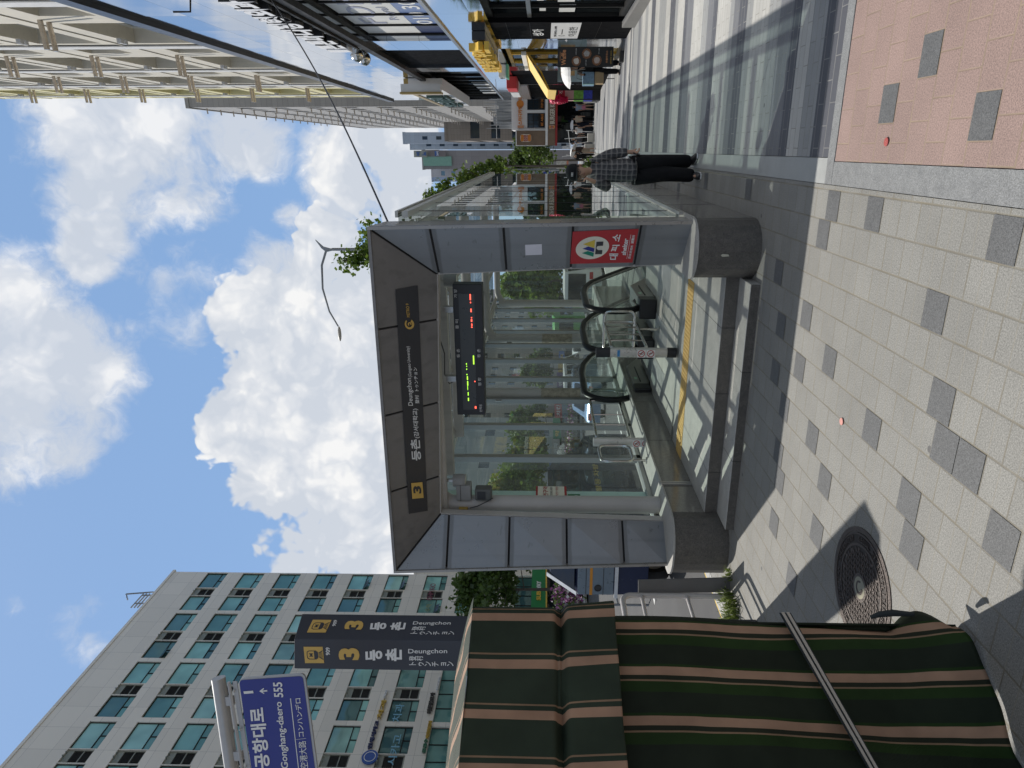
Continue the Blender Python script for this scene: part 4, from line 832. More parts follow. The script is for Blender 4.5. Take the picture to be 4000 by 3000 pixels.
# ================================================================= station pylon sign
def pyl():
    M_, L_, R_ = dep(490, 2120, 6.2), dep(374, 2120, 6.2), dep(591, 2120, 6.40); Bk = L_+(R_-M_)*1.0
    t = thing('station_pylon', 'tall dark station pylon with yellow train emblem and number 3', 'pylon sign', (M_.x, M_.y+.15, 0))
    zt = 4.29; dk = pm('pylon charcoal', (0.045, 0.047, 0.058), 0.35, 0.2, var=0.06, scale=2)
    b = MB(); b.slab([(p.x, p.y, 0.0) for p in (M_, R_, Bk, L_)], (0, 0, zt)); b.build('body', dk, t, bevel=0.006)
    def face(P, Q, W):
        n = Vector(((Q-P).y, -(Q-P).x, 0)).normalized()
        if n.dot(-P) < 0: n = -n
        return (Vector((P.x, P.y, 0)), n)
    for (P, Q, items) in ((L_, M_, dict(sq=[(150, 475), (392, 475), (412, 682), (170, 682)], num=((430, 580), (490, 480), (430, 480)), three=((625, 645), (860, 490)), a='L')), (M_, R_, dict(sq=[(268, 135), (505, 138), (430, 297), (192, 297)], a='R'))):
        pl = face(P, Q, None)
        Z = lambda x, y: (3000-(2380+y/3.253), 1140+x/3.253)
        h = lambda x, y, o=.004: hit(*Z(x, y), pl, o)
        b = MB(); b.slab([h(*p, .002) for p in items['sq']], pl[1]*0.002); b.build('emblem_panel', gold, t)
        s0, s1, s2, s3 = [h(*p, .0045) for p in items['sq']]  # order: top-right, bottom-right, bottom-left, top-left (upright)
        def E(u, v): return s3+(s0-s3)*u+(s2-s3)*v          # u to the right, v downwards
        def pol(pts, nm='emblem_train'): bb = MB(); bb.slab([E(*p) for p in pts], pl[1]*0.0015); bb.build(nm, signd, t)
        ring = [(0.5+0.27*sx, 0.38+sy) for sx, sy in ((-1, .27), (-1, -.12), (-.75, -.23), (0, -.25), (.75, -.23), (1, -.12), (1, .27))]
        for i in range(len(ring)-1):
            a, c = ring[i], ring[i+1]; k = 0.86; pol([a, c, (0.5+(c[0]-.5)*k, .38+(c[1]-.38)*k), (0.5+(a[0]-.5)*k, .38+(a[1]-.38)*k)])
        pol([(.23, .52), (.77, .52), (.72, .70), (.62, .74), (.38, .74), (.28, .70)])
        pol([(.36, .76), (.40, .76), (.27, .98), (.20, .98)]); pol([(.60, .76), (.64, .76), (.80, .98), (.73, .98)])
        for v in (.80, .86, .92): pol([(.34, v), (.66, v), (.67, v+.025), (.33, v+.025)])
        txt('M', E(.40, .46), E(.60, .46)-E(.40, .46), E(.40, .26)-E(.40, .46), signd, t, .0015, .02)
        def put(body, bl, br, tl, mat, w=0.0):
            O = h(*bl); txt(body, O, h(*br)-O, h(*tl)-O, mat, t, .002, w)
        if items['a'] == 'L':
            put('909', (488, 580), (486, 482), (434, 580), wlet, .02); put('3', (862, 642), (860, 490), (598, 642), gold, .05)
            put('등', (1155, 640), (1150, 505), (940, 655), wlet, .035); put('촌', (1400, 655), (1400, 495), (1190, 655), wlet, .035)
        else:
            put('909', (558, 218), (582, 142), (512, 216), wlet, .02); put('3', (895, 262), (925, 150), (660, 258), gold, .05)
            put('등', (1195, 265), (1210, 165), (990, 270), wlet, .035); put('촌', (1432, 270), (1455, 165), (1240, 272), wlet, .035)
        # the small lines run down the column: latin turned, kana and hanja set vertically
        if items['a'] == 'L':
            O = h(1480, 575); txt('Deungchon', O, h(1975, 572)-O, h(1480, 502)-O, wlet, t, .002, .008)
            put('登\n村', (1668, 652), (1668, 590), (1490, 652), wlet, .01); put('ト\nゥ\nン\nチ\nョ\nン', (2055, 722), (2055, 662), (1492, 722), wlet, .01)
        else:
            O = h(1532, 210); txt('Deungchon', O, h(2012, 210)-O, h(1548, 158)-O, wlet, t, .002, .008)
            put('登\n村', (1688, 272), (1708, 220), (1518, 272), wlet, .01); put('ト\nゥ\nン\nチ\nョ\nン', (2060, 328), (2075, 284), (1502, 326), wlet, .01)
    return t
pyl()
# ================================================================= blue road name sign
def bluesign():
    pl = (dep(175, 1090, 4.7), -_f)
    Z = lambda x, y: (3000-(2600+y/4.147), 780+x/4.147)
    h = lambda x, y, o=0.0: hit(*Z(x, y), pl, o)
    t = thing('road_name_sign', 'blue road name plate with grey frame hung under a grey pole', 'road sign', pl[0])
    gry = pm('galvanised grey paint', (0.40, 0.40, 0.40), 0.4, 0.4, streak=0.2); blue = pm('road sign blue', (0.028, 0.040, 0.24), 0.45, var=0.05)
    cor = [(640, 210), (1700, 130), (1990, 2300), (960, 2300)]
    def rr(c, o, k): return loop([h(x, y, o) for x, y in c], k, 6)
    b = MB(); b.slab(rr(cor, 0.0, .035), pl[1]*-0.02); b.build('plate_frame', gry, t)
    cor2 = [(640, 235), (1672, 165), (1950, 2280), (925, 2280)]; b = MB(); b.slab(rr(cor2, 0.002, .03), pl[1]*0.001); b.build('plate', blue, t)
    def put(body, bl, br, tl, w=0.0): O = h(*bl, .005); txt(body, O, h(*br, .005)-O, h(*tl, .005)-O, wlet, t, .002, w)
    put('1', (878, 440), (870, 400), (725, 452), .03); put('공', (1080, 1625), (1170, 1400), (880, 1640), .03) if False else None
    put('공항대로', (1150, 1640), (1055, 668), (895, 1660), .025)
    put('Gonghang-daero', (1475, 1660), (1365, 580), (1330, 1660), .012); put('555', (1362, 505), (1340, 262), (1215, 508), .02)
    put('空港大路', (1765, 1655), (1725, 1210), (1640, 1665), .0); put('コンハンデロ', (1700, 1140), (1640, 520), (1600, 1150), .006)
    b = MB(); b.slab([h(*p, .005) for p in ((1470, 530), (1482, 524), (1612, 1659), (1600, 1659))], pl[1]*.001); b.slab([h(*p, .005) for p in ((1565, 1190), (1728, 1170), (1729, 1174), (1566, 1194))], pl[1]*.001); b.build('rule_line', wlet, t)
    b = MB(); b.slab([h(*p, .005) for p in ((970, 410), (1040, 355), (1048, 372), (1018, 398), (1098, 390), (1100, 412), (1020, 420), (1052, 440), (1046, 452))], pl[1]*.001); b.build('arrow', wlet, t)
    d1 = h(270, 230, -.03); d2 = h(530, 1990, -.03); b = MB(); b.tube([d1+(d1-d2)*0.0, d1+(d2-d1)*1.35], 0.046, 20); b.build('pole_arm', gry, t, smooth=True)
    e1 = h(520, 270, -.02); e2 = h(790, 1990, -.02); b = MB(); w_ = h(590, 270, -.02)-e1
    b.obox(e1, (e2-e1)*1.3, w_, -pl[1]*-.01); b.build('clamp_bar', gry, t); b = MB(); b.tube([h(470, 265, 0), h(470, 265, 0)+(e2-e1)*1.3], .012, 8); b.build('clamp_bar', gry, t, smooth=True)
    for (x, y) in ((440, 590), (590, 1480)): b = MB(); b.obox(h(x-70, y-70, -.035), h(x-50, y+80, -.035)-h(x-70, y-70, -.035), h(x+90, y-80, -.035)-h(x-70, y-70, -.035), pl[1]*.03); b.build('bracket', gry, t, bevel=.004)
    b = MB()
    for (x, y) in ((558, 408), (660, 1035), (745, 1645)): b.sphere(h(x, y, .006), .008, 8, 6)
    b.build('bolt', satin, t, smooth=True)
    b = MB(); p = d1+(d2-d1)*1.35; b.tube([(p.x, p.y, 0), (p.x, p.y, p.z+.15)], .06, 16); b.build('pole', gry, t, smooth=True)
bluesign()
# ================================================================= kerb railing, manhole, weeds
rail = thing('kerb_railing', 'pale grey tube railing along the kerb by the left plinth', 'railing', (-4.5, 6.1, 0)); tubep = pm('pale railing paint', (0.50, 0.47, 0.45), 0.35, 0.2, var=0.08, scale=8)
x = -4.5
b = MB(); b.tube([(x, 6.12, 0)]+[(x, 6.12-0.10+0.10*math.cos(rad(a)), 1.06+0.10*math.sin(rad(a))) for a in range(0, 91, 15)]+[(x, 3.5, 1.16)], 0.03, 12); b.build('frame_tube', tubep, rail, smooth=True)
for z in (0.95, 0.47):
    b = MB(); b.tube([(x, 6.10, z), (x, 3.5, z)], 0.02, 10); b.lathe([(0.0, .03), (.028, .03), (.028, 0.0)], (x, 6.10, z), 12, axis=(0, -1, 0)); b.build('rail', tubep, rail, smooth=True)
b = MB(); b.box(x-.03, x+.03, 6.2, 6.215, 0, 1.05) if False else b.slab([(x+.02, 6.17, 0), (x+.16, 6.22, 0), (x+.13, 6.2, 0.98), (x+.0, 6.15, 0.98)], (0, .02, 0)); b.build('end_plate', pm('railing end plate', (0.14, 0.135, 0.13), 0.5), rail)
b = MB(); b.tube([(x, 3.5, 0), (x, 3.5, 1.16)], .03, 10); b.build('frame_tube', tubep, rail, smooth=True)
def manhole():
    c = atz(704, 3363, 0); r = 0.345; c.z = 0
    iron = pm('worn cast iron', (0.095, 0.078, 0.07), 0.42, 0.45, var=0.3, scale=22, bump=0.3, bscale=120)
    t = thing('manhole_cover', 'round brown iron manhole cover with ribbed pattern in the pavers', 'manhole cover', c)
    b = MB(); b.lathe([(r+.035, 0.001), (r+.035, .006), (r+.004, .006), (r+.004, .001)], c, 56); b.build('rim', iron, t, smooth=False)
    b = MB(); b.lathe([(0.0, .004), (r, .004), (r, .0)], c, 56); b.build('cover', pm('cover groove iron', (0.05, 0.042, 0.038), 0.55, 0.35, var=0.3, scale=25), t)
    b = MB(); b.lathe([(r*.80, .004), (r*.80, .009), (r*.755, .009), (r*.755, .004)], c, 56); b.lathe([(r*.995, .004), (r*.995, .009), (r*.965, .009), (r*.965, .004)], c, 56); b.build('ring', iron, t)
    ang = rad(58); u = Vector((math.cos(ang), math.sin(ang), 0)); w = Vector((-u.y, u.x, 0)); b = MB(); k = -11
    for k in range(-12, 13):
        for j in range(-9, 10):
            p = c+u*(j*.058+(k % 2)*.029)+w*(k*.0225); d = (p-c).length
            if .30*r < d < .70*r: b.obox(p-u*.022-w*.006+Vector((0, 0, .004)), u*.044, w*.012, (0, 0, .006))
    b.build('rib', iron, t)
    b = MB()
    for k in range(16): a = 2*math.pi*k/16; b.sphere(c+Vector((math.cos(a)*r*.70, math.sin(a)*r*.70, .005)), .012, 8, 5, (1, 1, .5))
    b.build('stud', iron, t, smooth=True)
    b = MB(); b.lathe([(0.0, .004), (0.0, .010), (r*.26, .010), (r*.26, .004)], c, 32); b.build('centre_ring', iron, t); b = MB(); b.lathe([(0.0, .0105), (r*.20, .0105), (r*.20, .004)], c, 32); b.build('centre_disc', pm('worn brass disc', (0.34, 0.32, 0.24), 0.4, 0.6), t)
    b = MB(); arcband(b, c+Vector((0, 0, .0106)), u, w, r*.07, r*.13, -60, 230, Vector((0, 0, .0015)), taper=.5); b.build('emblem', iron, t)
    word = 'SEOUL METROPOLITAN GOVERNMENT  '*2
    n = len(word)
    for i, ch in enumerate(word):
        if ch == ' ': continue
        a = rad(200)-2*math.pi*i/n; e = Vector((math.cos(a), math.sin(a), 0)); tx = Vector((math.sin(a), -math.cos(a), 0)); wd = .020 if ch not in 'I' else .006
        txt(ch, c+e*r*.835-tx*wd*.5+Vector((0, 0, .004)), tx*wd, e*r*.10, iron, t, .006, .02)
manhole()
def grassclump(x, y, n, h, spread, sd, name='grass'):
    r = random.Random(sd); b = MB()
    for i in range(n):
        a = r.random()*6.28; d = spread*math.sqrt(r.random()); p = Vector((x+math.cos(a)*d, y+math.sin(a)*d*1.4, zg(y)))
        hh = h*(0.4+0.8*r.random()); l = Vector((r.gauss(0, .45), r.gauss(0, .45), 0))*hh; w = Vector((-l.y, l.x, 0)).normalized()*(0.004+.003*r.random())
        q = [p, p+l*.25+Vector((0, 0, hh*.5)), p+l*.8+Vector((0, 0, hh*.85)), p+l*1.35+Vector((0, 0, hh*.8))]
        b.add([q[0]-w, q[0]+w, q[1]+w, q[1]-w, q[2]+w*.7, q[2]-w*.7, q[3]], [(0, 1, 2, 3), (3, 2, 4, 5), (5, 4, 6)])
    return tag(b.build(name, leafmat('weed leaf', (0.09, 0.15, 0.025), (0.26, 0.29, 0.08))), None, None, kind='stuff')
grassclump(-4.50, 5.95, 150, 0.17, 0.12, 1); grassclump(-4.46, 6.28, 80, 0.08, 0.08, 2); grassclump(-4.30, 6.22, 40, 0.06, 0.06, 5)
# ================================================================= facades
def wall_openings(b, X, sgn, y0, y1, z0, z1, ops, th):
    """wall slab in the plane x=X (thickness th away from the street), holes ops=(ya,yb,za,zb)"""
    ys = sorted(set([y0, y1]+[o[0] for o in ops]+[o[1] for o in ops])); zz = sorted(set([z0, z1]+[o[2] for o in ops]+[o[3] for o in ops]))
    zz = [z for z in zz if z0 <= z <= z1]; ys = [y for y in ys if y0 <= y <= y1]
    for za, zb in zip(zz, zz[1:]):
        run = None
        for ya, yb in zip(ys, ys[1:]):
            cy_, cz = (ya+yb)/2, (za+zb)/2
            hole = any(o[0] < cy_ < o[1] and o[2] < cz < o[3] for o in ops)
            if not hole:
                if run is None: run = ya
            if hole and run is not None: b.box(X, X+sgn*th, run, ya, za, zb); run = None
        if run is not None: b.box(X, X+sgn*th, run, ys[-1], za, zb)
# ---------------------------------------------------------------- mirror clad building on the right
def cladmat(name, col, rough, pw, ph, metal=1.0, bumpk=0.05):
    M = bpy.data.materials.new(name); M.use_nodes = True; t = M.node_tree; b = t.nodes['Principled BSDF']
    pos = nd(t, 'NewGeometry').outputs['Position']; g = nd(t, 'SeparateXYZ', {0: pos}).outputs
    hx_ = math_(t, 'ADD', g[0], g[1])
    def e(v, w, s):
        fr = math_(t, 'FRACT', math_(t, 'DIVIDE', v, w)); d = math_(t, 'MINIMUM', fr, math_(t, 'SUBTRACT', 1.0, fr)); return math_(t, 'LESS_THAN', d, s/w)
    j = math_(t, 'MAXIMUM', e(hx_, pw, .006), e(g[2], ph, .006))
    cell = nd(t, 'CombineXYZ', {0: math_(t, 'FLOOR', math_(t, 'DIVIDE', hx_, pw)), 1: math_(t, 'FLOOR', math_(t, 'DIVIDE', g[2], ph))}).outputs[0]
    wn_ = nd(t, 'TexWhiteNoise', {'Vector': cell}, noise_dimensions='2D')
    k = nd(t, 'MapRange', {'Value': wn_.outputs['Value'], 'To Min': .94, 'To Max': 1.03}).outputs[0]
    c = mixc(t, 1.0, col, nd(t, 'CombineXYZ', {0: k, 1: k, 2: k}).outputs[0], 'MULTIPLY'); c = mixc(t, math_(t, 'MULTIPLY', j, .8), c, (0.04, 0.04, 0.045))
    t.links.new(c, b.inputs['Base Color']); b.inputs['Metallic'].default_value = metal; b.inputs['Roughness'].default_value = rough
    nz = nd(t, 'TexNoise', {'Vector': pos, 'Scale': .8, 'Detail': 1.0}).outputs['Fac']
    bp = nd(t, 'Bump', {'Height': nz, 'Strength': bumpk, 'Distance': .08})
    nrm = nd(t, 'VectorMath', {0: bp.outputs[0], 1: nd(t, 'VectorMath', {0: nd(t, 'VectorMath', {0: wn_.outputs['Color'], 1: (.5, .5, .5)}, operation='SUBTRACT').outputs[0], 'Scale': .012}, operation='SCALE').outputs[0]}, operation='ADD').outputs[0]
    t.links.new(nrm, b.inputs['Normal']); MATS[name] = M; return M
clad = cladmat('polished blue grey cladding', (0.60, 0.63, 0.67), 0.06, 2.05, 0.94)
darkgl = window_glass('dark shop glass', (0.010, 0.012, 0.013), 0.02, 0.06, 0.2, (0.42, 0.46, 0.48))
blackpan = pm('black composite panel', (0.006, 0.006, 0.007), 0.7, var=0.1, spec=0.03)
brownst = pm('brown stone tile', (0.12, 0.095, 0.08), 0.4, var=0.2, scale=8)
framed = pm('dark anodised frame', (0.022, 0.021, 0.020), 0.5, 0.2, spec=0.2)
XP = 2.95; YP1 = 46.3
PB = thing('commercial_building', 'mirror clad low commercial building under the white tower', 'building', (XP, 30, 0))
ZL, ZW, ZS = 7.22, 4.66, 3.40
ops = [(12.5, 21.6, ZW, ZL), (23.5, 28.45, ZW, ZL), (29.8, 46.0, ZW, ZL), (12.0, 18.9, 0.12, ZS), (18.9, 21.4, -1.3, ZS), (23.3, 28.2, -1.3, ZS), (29.6, 35.7, -1.3, ZS), (35.9, 46.0, -1.6, ZS)]
b = MB(); wall_openings(b, XP, 1, 9.0, YP1, -2.5, 11.6, ops, 0.35); b.build('wall', clad, PB)
b = MB(); b.box(XP+.36, XP+16, 9.0, YP1, -2.5, 11.55); b.build('core', blackpan, PB)
b = MB(); b.box(XP-.10, XP+.4, 9.0, YP1+.1, 11.6, 11.95); b.build('parapet', pm('dark blue metal coping', (0.03, 0.034, 0.045), 0.35, 0.5), PB)
b = MB(); b.box(XP-.14, XP-.003, 9.0, YP1, ZL+.0, ZL+.22); b.build('ledge', framed, PB)
b = MB(); b.box(XP-.05, XP-.003, 12.5, 46.0, ZW-.09, ZW-.002); b.build('sill', satin, PB)
# upper windows
def bays(y0, y1, z0, z1, n, mat, fr, name, tz=None, dx=.22):
    b = MB(); b.box(XP+.14, XP+.30, y0, y0+.08, z0, z1); b.box(XP+.14, XP+.30, y1-.08, y1, z0, z1); b.box(XP+.14, XP+.30, y0+.08, y1-.08, z0, z0+.07); b.box(XP+.14, XP+.30, y0+.08, y1-.08, z1-.10, z1)
    for i in range(1, n): y = y0+(y1-y0)*i/n; b.box(XP+.15, XP+.29, y-.035, y+.035, z0+.07, z1-.10)
    w = b.build(name, fr, PB)
    for i in range(n):
        ya, yb = y0+(y1-y0)*i/n, y0+(y1-y0)*(i+1)/n; b = MB(); b.quad((XP+dx, ya, z0), (XP+dx, yb, z0), (XP+dx, yb, z1), (XP+dx, ya, z1)); b.build('pane', mat, w)
    return w
w1 = bays(12.5, 21.6, ZW, ZL, 6, darkgl, framed, 'window'); w2 = bays(29.8, 46.0, ZW, ZL, 9, darkgl, framed, 'window')
b = MB(); b.box(XP+.12, XP+.3, 23.5, 28.45, ZW, ZL); b.build('black_panel', blackpan, PB)
bays(12.0, 18.9, 0.12, ZS, 6, darkgl, framed, 'storefront')
b = MB(); b.box(XP+.13, XP+.15, 12.0, 18.9, 2.35, 2.45); b.build('transom', satin, PB)
b = MB(); b.box(XP-.10, XP-.003, 9.0, 18.95, -.6, 0.10); b.build('plinth_step', pm('stone base', (0.17, 0.165, 0.16), 0.5, speck=0.2), PB, bevel=.01)
b = MB(); b.box(XP+.03, XP+.3, 18.9, 21.4, -1.3, ZS); b.build('black_panel', blackpan, PB)
b = MB()
for z in (.6, 1.2, 1.8, 2.4, 3.0): b.box(XP+.026, XP+.0299, 18.9, 21.4, z, z+.008)
b.build('panel_joint', framed, PB)
b = MB(); b.box(XP+.03, XP+.3, 29.6, 35.7, -1.3, ZS); b.build('black_panel', blackpan, PB)
b = MB(); b.box(XP+.2, XP+.3, 35.9, 46.0, -1.6, ZS); b.box(XP+.0, XP+.2, 35.9, 46, 2.9, ZS); b.build('brown_front', brownst, PB)
b = MB()
for k in range(11): y = 36.2+k*.95; b.box(XP+.12, XP+.19, y, y+.06, -1.4, 2.88)
b.build('shop_bar', framed, PB)
# notices in the windows
paperw = pm('white window film', (0.62, 0.62, 0.60), 0.5, var=0.06, scale=2); bluef = pm('blue window film', (0.13, 0.19, 0.36), 0.4, var=0.08); navy = pm('navy window film', (0.012, 0.018, 0.07), 0.4)
for i, (fa, fb) in enumerate(((0, 1), (1, 2), (2, 3), (3, 4), (4, 5), (5, 6))):
    ya, yb = 12.5+(9.1*fa)/6+.06, 12.5+(9.1*fb)/6-.06
    b = MB(); b.box(XP+.195, XP+.21, ya, yb, 5.55, 7.05); b.build('window_poster', paperw, PB); b = MB(); b.box(XP+.195, XP+.21, ya, yb, ZW+.12, 5.54); b.build('window_poster', bluef if i < 5 else navy, PB)
txt('010 3004 2770', (XP+.19, 20.0, 4.95), (0, -6.6, 0), (0, 0, .42), wlet, PB, .004, .01); txt('FOR LV', (XP+.19, 19.9, 6.15), (0, -6.2, 0), (0, 0, .62), pm('grey film ink', (0.30, 0.32, 0.42), 0.5), PB, .004); txt('Royal Lounge', (XP+.19, 19.4, 5.68), (0, -4.2, 0), (0, 0, .30), pm('grey film ink', (.3, .3, .3)), PB, .004)
for k in range(4):
    y = 36.9+k*1.8; b = MB(); b.box(XP+.195, XP+.21, y, y+1.5, 4.9, 5.7); b.build('window_poster', paperw, PB)
# paper notices on storefront
for y, z in ((13.0, 1.3), (14.2, 1.35), (15.35, 1.3), (16.5, 1.35), (17.7, 1.3)):
    b = MB(); b.box(XP+.197, XP+.205, y, y+.85, z, z+.38); b.build('window_poster', paperw, PB)
    b = MB(); b.box(XP+.197, XP+.205, y+.1, y+.7, z+.7, z+.85); b.build('window_poster', paperw, PB)
lg = pm('white panel film', (0.64, 0.64, 0.64), .5, var=.03)
b = MB(); b.box(XP+.018, XP+.027, 18.95, 21.38, 1.10, 1.86); b.build('shop_sign', lg, PB)
txt('상가', (XP+.027, 21.0, 2.05), (0, -1.1, 0), (0, 0, .30), wlet, PB, .004, .02); txt('이음한', (XP+.017, 21.05, 1.17), (0, -1.5, 0), (0, 0, .22), blackp, PB, .004); txt('안에 들어오는 교대역', (XP+.017, 21.1, 1.70), (0, -1.7, 0), (0, 0, .07), blackp, PB, .004)
b = MB(); c = Vector((XP+.017, 20.95, 1.56)); arcband(b, c, Vector((0, -1, 0)), Vector((0, 0, 1)), .075, .09, 0, 360, Vector((-.003, 0, 0)), 28); b.box(XP+.014, XP+.0175, 19.9, 20.7, 1.55, 1.57); b.build('emblem', blackp, PB)
# channel letter sign on the wall
CS = thing('channel_letter_sign', 'long row of white faced black Korean box letters on mirror wall', 'sign', (XP-.2, 17, 7.5)); whl = pm('white acrylic face', (0.78, 0.78, 0.80), .4, var=.02)
word = '튼튼마디정형외과의원'; yA, yB = 20.9, 12.6; n = len(word); st = (yA-yB)/n
b = MB(); b.box(XP-.20, XP-.02, yB, yA+.7, 7.43, 7.51); b.build('mounting_rail', framed, CS)
b = MB(); b.box(XP-.30, XP-.12, 21.0, 21.5, 7.55, 8.2); b.build('logo_box', [whl], CS, bevel=.03)
for i, ch in enumerate(word):
    y = yA-st*i
    txt(ch, (XP-.10, y, 7.54), (0, -st*.9, 0), (0, 0, .70), blackp, CS, .18, .055, 'letter_return'); txt(ch, (XP-.282, y, 7.54), (0, -st*.9, 0), (0, 0, .70), whl, CS, .006, .05, 'letter_face')
b = MB(); b.tube([(XP, 15.3, 9.15), (XP-.3, 15.3, 9.2), (XP-.3, 15.3, 9.55)], .02, 8); b.build('lamp_arm', blackp, CS)
# twin dome lamps
t = thing('wall_speaker', 'pair of silver dome lamps on the mirror wall', 'lamp', (XP-.2, 23.3, 7.75))
for y in (22.7, 23.6):
    b = MB(); b.sphere((XP-.22, y, 7.75), .22, 16, 10, (1, 1, .9)); b.build('dome', steel, t, smooth=True); b = MB(); b.box(XP-.12, XP, y-.05, y+.05, 7.70, 7.85); b.build('bracket', blackp, t)
# yellow brick-letter shop sign
yel = pm('yellow sign plastic', (0.72, 0.47, 0.07), .45, var=.06); yeld = pm('yellow frame paint', (0.62, 0.40, 0.05), .4, var=.06)
t = thing('letter_sign', 'yellow three dimensional block letter sign above the waffle shop', 'sign', (XP-.3, 26.8, 4.05)); r = random.Random(4)
b = MB(); b.box(XP-.22, XP-.01, 19.9, 25.3, 3.60, 3.95); b.build('backbox', blackp, t)
for k, ch in enumerate('로얄와플하우스'): txt(ch, (XP-.26, 25.5-k*.82, 3.50), (0, -.76, 0), (0, 0, .56), yel, t, .20, .06, 'block_letter')
# yellow shop front with folding awning
YS = thing('shop_window_frame', 'yellow framed waffle shop window under the awning', 'shopfront', (XP+.1, 25.8, 0))
b = MB()
for y in (23.4, 25.7, 28.08): b.box(XP+.12, XP+.25, y, y+.08, -1.0, 3.3)
b.box(XP+.12, XP+.25, 23.481, 28.079, 3.18, 3.3); b.box(XP+.125, XP+.245, 23.481, 28.079, 1.0, 1.12); b.build('frame', yeld, YS)
for ya, yb in ((23.48, 25.7), (25.78, 28.08)): b = MB(); b.box(XP+.2, XP+.24, ya, yb, 1.12, 3.18); b.build('pane', darkgl, YS); b = MB(); b.box(XP+.18, XP+.26, ya, yb, -1, 1.0); b.build('lower_panel', yeld, YS)
txt('Waffle', (XP+.17, 27.3, 1.9), (0, -1.1, 0), (0, 0, .4), yel, YS, .01, .02)
AW = thing('shop_awning', 'yellow folding arm awning tilted out over the waffle shop', 'awning', (XP, 25.8, 2.5)); awm = pm('yellow awning cloth', (0.74, 0.53, 0.17), .7, var=.06)
wa, wb = Vector((XP-.03, 24.0, 2.62)), Vector((XP-.03, 28.3, 2.62)); oa, ob_ = Vector((XP-1.12, 24.0, 1.90)), Vector((XP-1.12, 28.3, 1.90))
b = MB(); b.slab([wa, oa, ob_, wb], (0, 0, .02)); b.build('awning_cloth', awm, AW); b = MB(); b.slab([oa, oa+Vector((-.02, 0, -.26)), ob_+Vector((-.02, 0, -.26)), ob_], (-.015, 0, 0)); b.build('valance', awm, AW)
b = MB(); b.box(XP-.12, XP+.0, 23.9, 28.4, 2.62, 2.78); b.build('cassette', wlet, AW, bevel=.02)
for y in (24.3, 27.9): b = MB(); b.tube([(XP-.05, y, 2.55), (XP-.55, y+.25, 2.15), (XP-1.10, y, 1.89)], .03, 8); b.build('folding_arm', yeld, AW)
# projecting sign boxes
t = thing('projecting_sign', 'tall white projecting sign with ochre edge on mirror wall', 'sign', (XP-.4, 36, 7.2)); och = pm('ochre metal', (0.36, 0.25, 0.08), .4, .3)
b = MB(); b.box(XP-.62, XP-.30, 31.5, 31.9, 6.5, 8.2); b.build('case', lg, t); b = MB(); b.box(XP-.70, XP-.621, 31.45, 31.95, 6.45, 8.25); b.build('edge_trim', och, t)
b = MB(); b.box(XP-.50, XP-.02, 32.2, 43.5, 6.5, 8.0); b.build('panel', lg, t); b = MB(); b.box(XP-.54, XP-.02, 32.2, 43.5, 8.001, 8.2); b.build('edge_trim', och, t)
txt('한의원', (XP-.505, 42.6, 6.7), (0, -7.6, 0), (0, 0, 1.0), pm('dark green letter', (0.03, 0.07, 0.06), .5), t, .12, .02)
t = thing('clinic_sign', 'small white sign with green base hung on the wall', 'sign', (XP-.25, 27.5, 3.4)); b = MB(); b.box(XP-.45, XP-.02, 27.2, 27.9, 3.44, 3.72); b.build('case', lg, t, bevel=.02); b = MB(); b.box(XP-.48, XP-.02, 27.15, 27.95, 3.36, 3.435); b.build('base', pm('teal plastic', (0.10, 0.34, 0.26), .5), t); txt('약', (XP-.455, 27.8, 3.47), (0, -.5, 0), (0, 0, .22), blackp, t, .005)
t = thing('red_sign', 'red and white box sign at the far end of mirror wall', 'sign', (XP-.4, 37, 3.6)); b = MB(); b.box(XP-.5, XP-.02, 31.5, 33.4, 3.22, 3.66); b.build('case', pm('red sign plastic', (0.52, 0.03, 0.03), .45), t, bevel=.02); b = MB(); b.box(XP-.52, XP-.02, 33.6, 36.5, 3.2, 3.6); b.build('case', lg, t, bevel=.02)
# ---------------------------------------------------------------- white residential tower above
prec = pm('white precast concrete', (0.60, 0.56, 0.475), .7, var=.06, scale=1.5, streak=.2); prey = pm('pale yellow precast', (0.70, 0.64, 0.36), .7, var=.05, scale=1.5)
roomgl = window_glass('flat window glass', (0.05, 0.055, 0.06), .05, .2, .6, (.8, .9, .95))
XT = 3.05; YT0, YT1 = 5.0, 44.9; FH = 2.95; Z0T = 11.96; NF = 12
TW = thing('apartment_tower', 'white precast apartment tower with deep windows and flue pipes', 'building', (XT, 25, 11.9))
opsW, opsY = [], []
BW = 6.6
nb = int((YT1-YT0)/BW); ysW = [YT1-BW*(i+1) for i in range(nb)]
for f in range(NF):
    for i, y in enumerate(ysW):
        for wy0, wy1, wz0, wz1 in ((y+.5, y+3.9, .5, 2.40), (y+4.85, y+6.1, .8, 2.2)): (opsY if i < 1 else opsW).append((wy0, wy1, Z0T+f*FH+wz0, Z0T+f*FH+wz1))
ysplit = YT1-BW
b = MB(); wall_openings(b, XT, 1, YT0, ysplit, Z0T, Z0T+NF*FH, opsW, .42); b.build('wall', prec, TW)
b = MB(); wall_openings(b, XT, 1, ysplit, YT1, Z0T, Z0T+NF*FH, opsY, .42); b.build('wall', prey, TW)['label'] = 'pale yellow end bays'
b = MB(); b.box(XT+.60, XT+15, YT0, YT1, Z0T, Z0T+NF*FH); b.build('core', prec, TW)
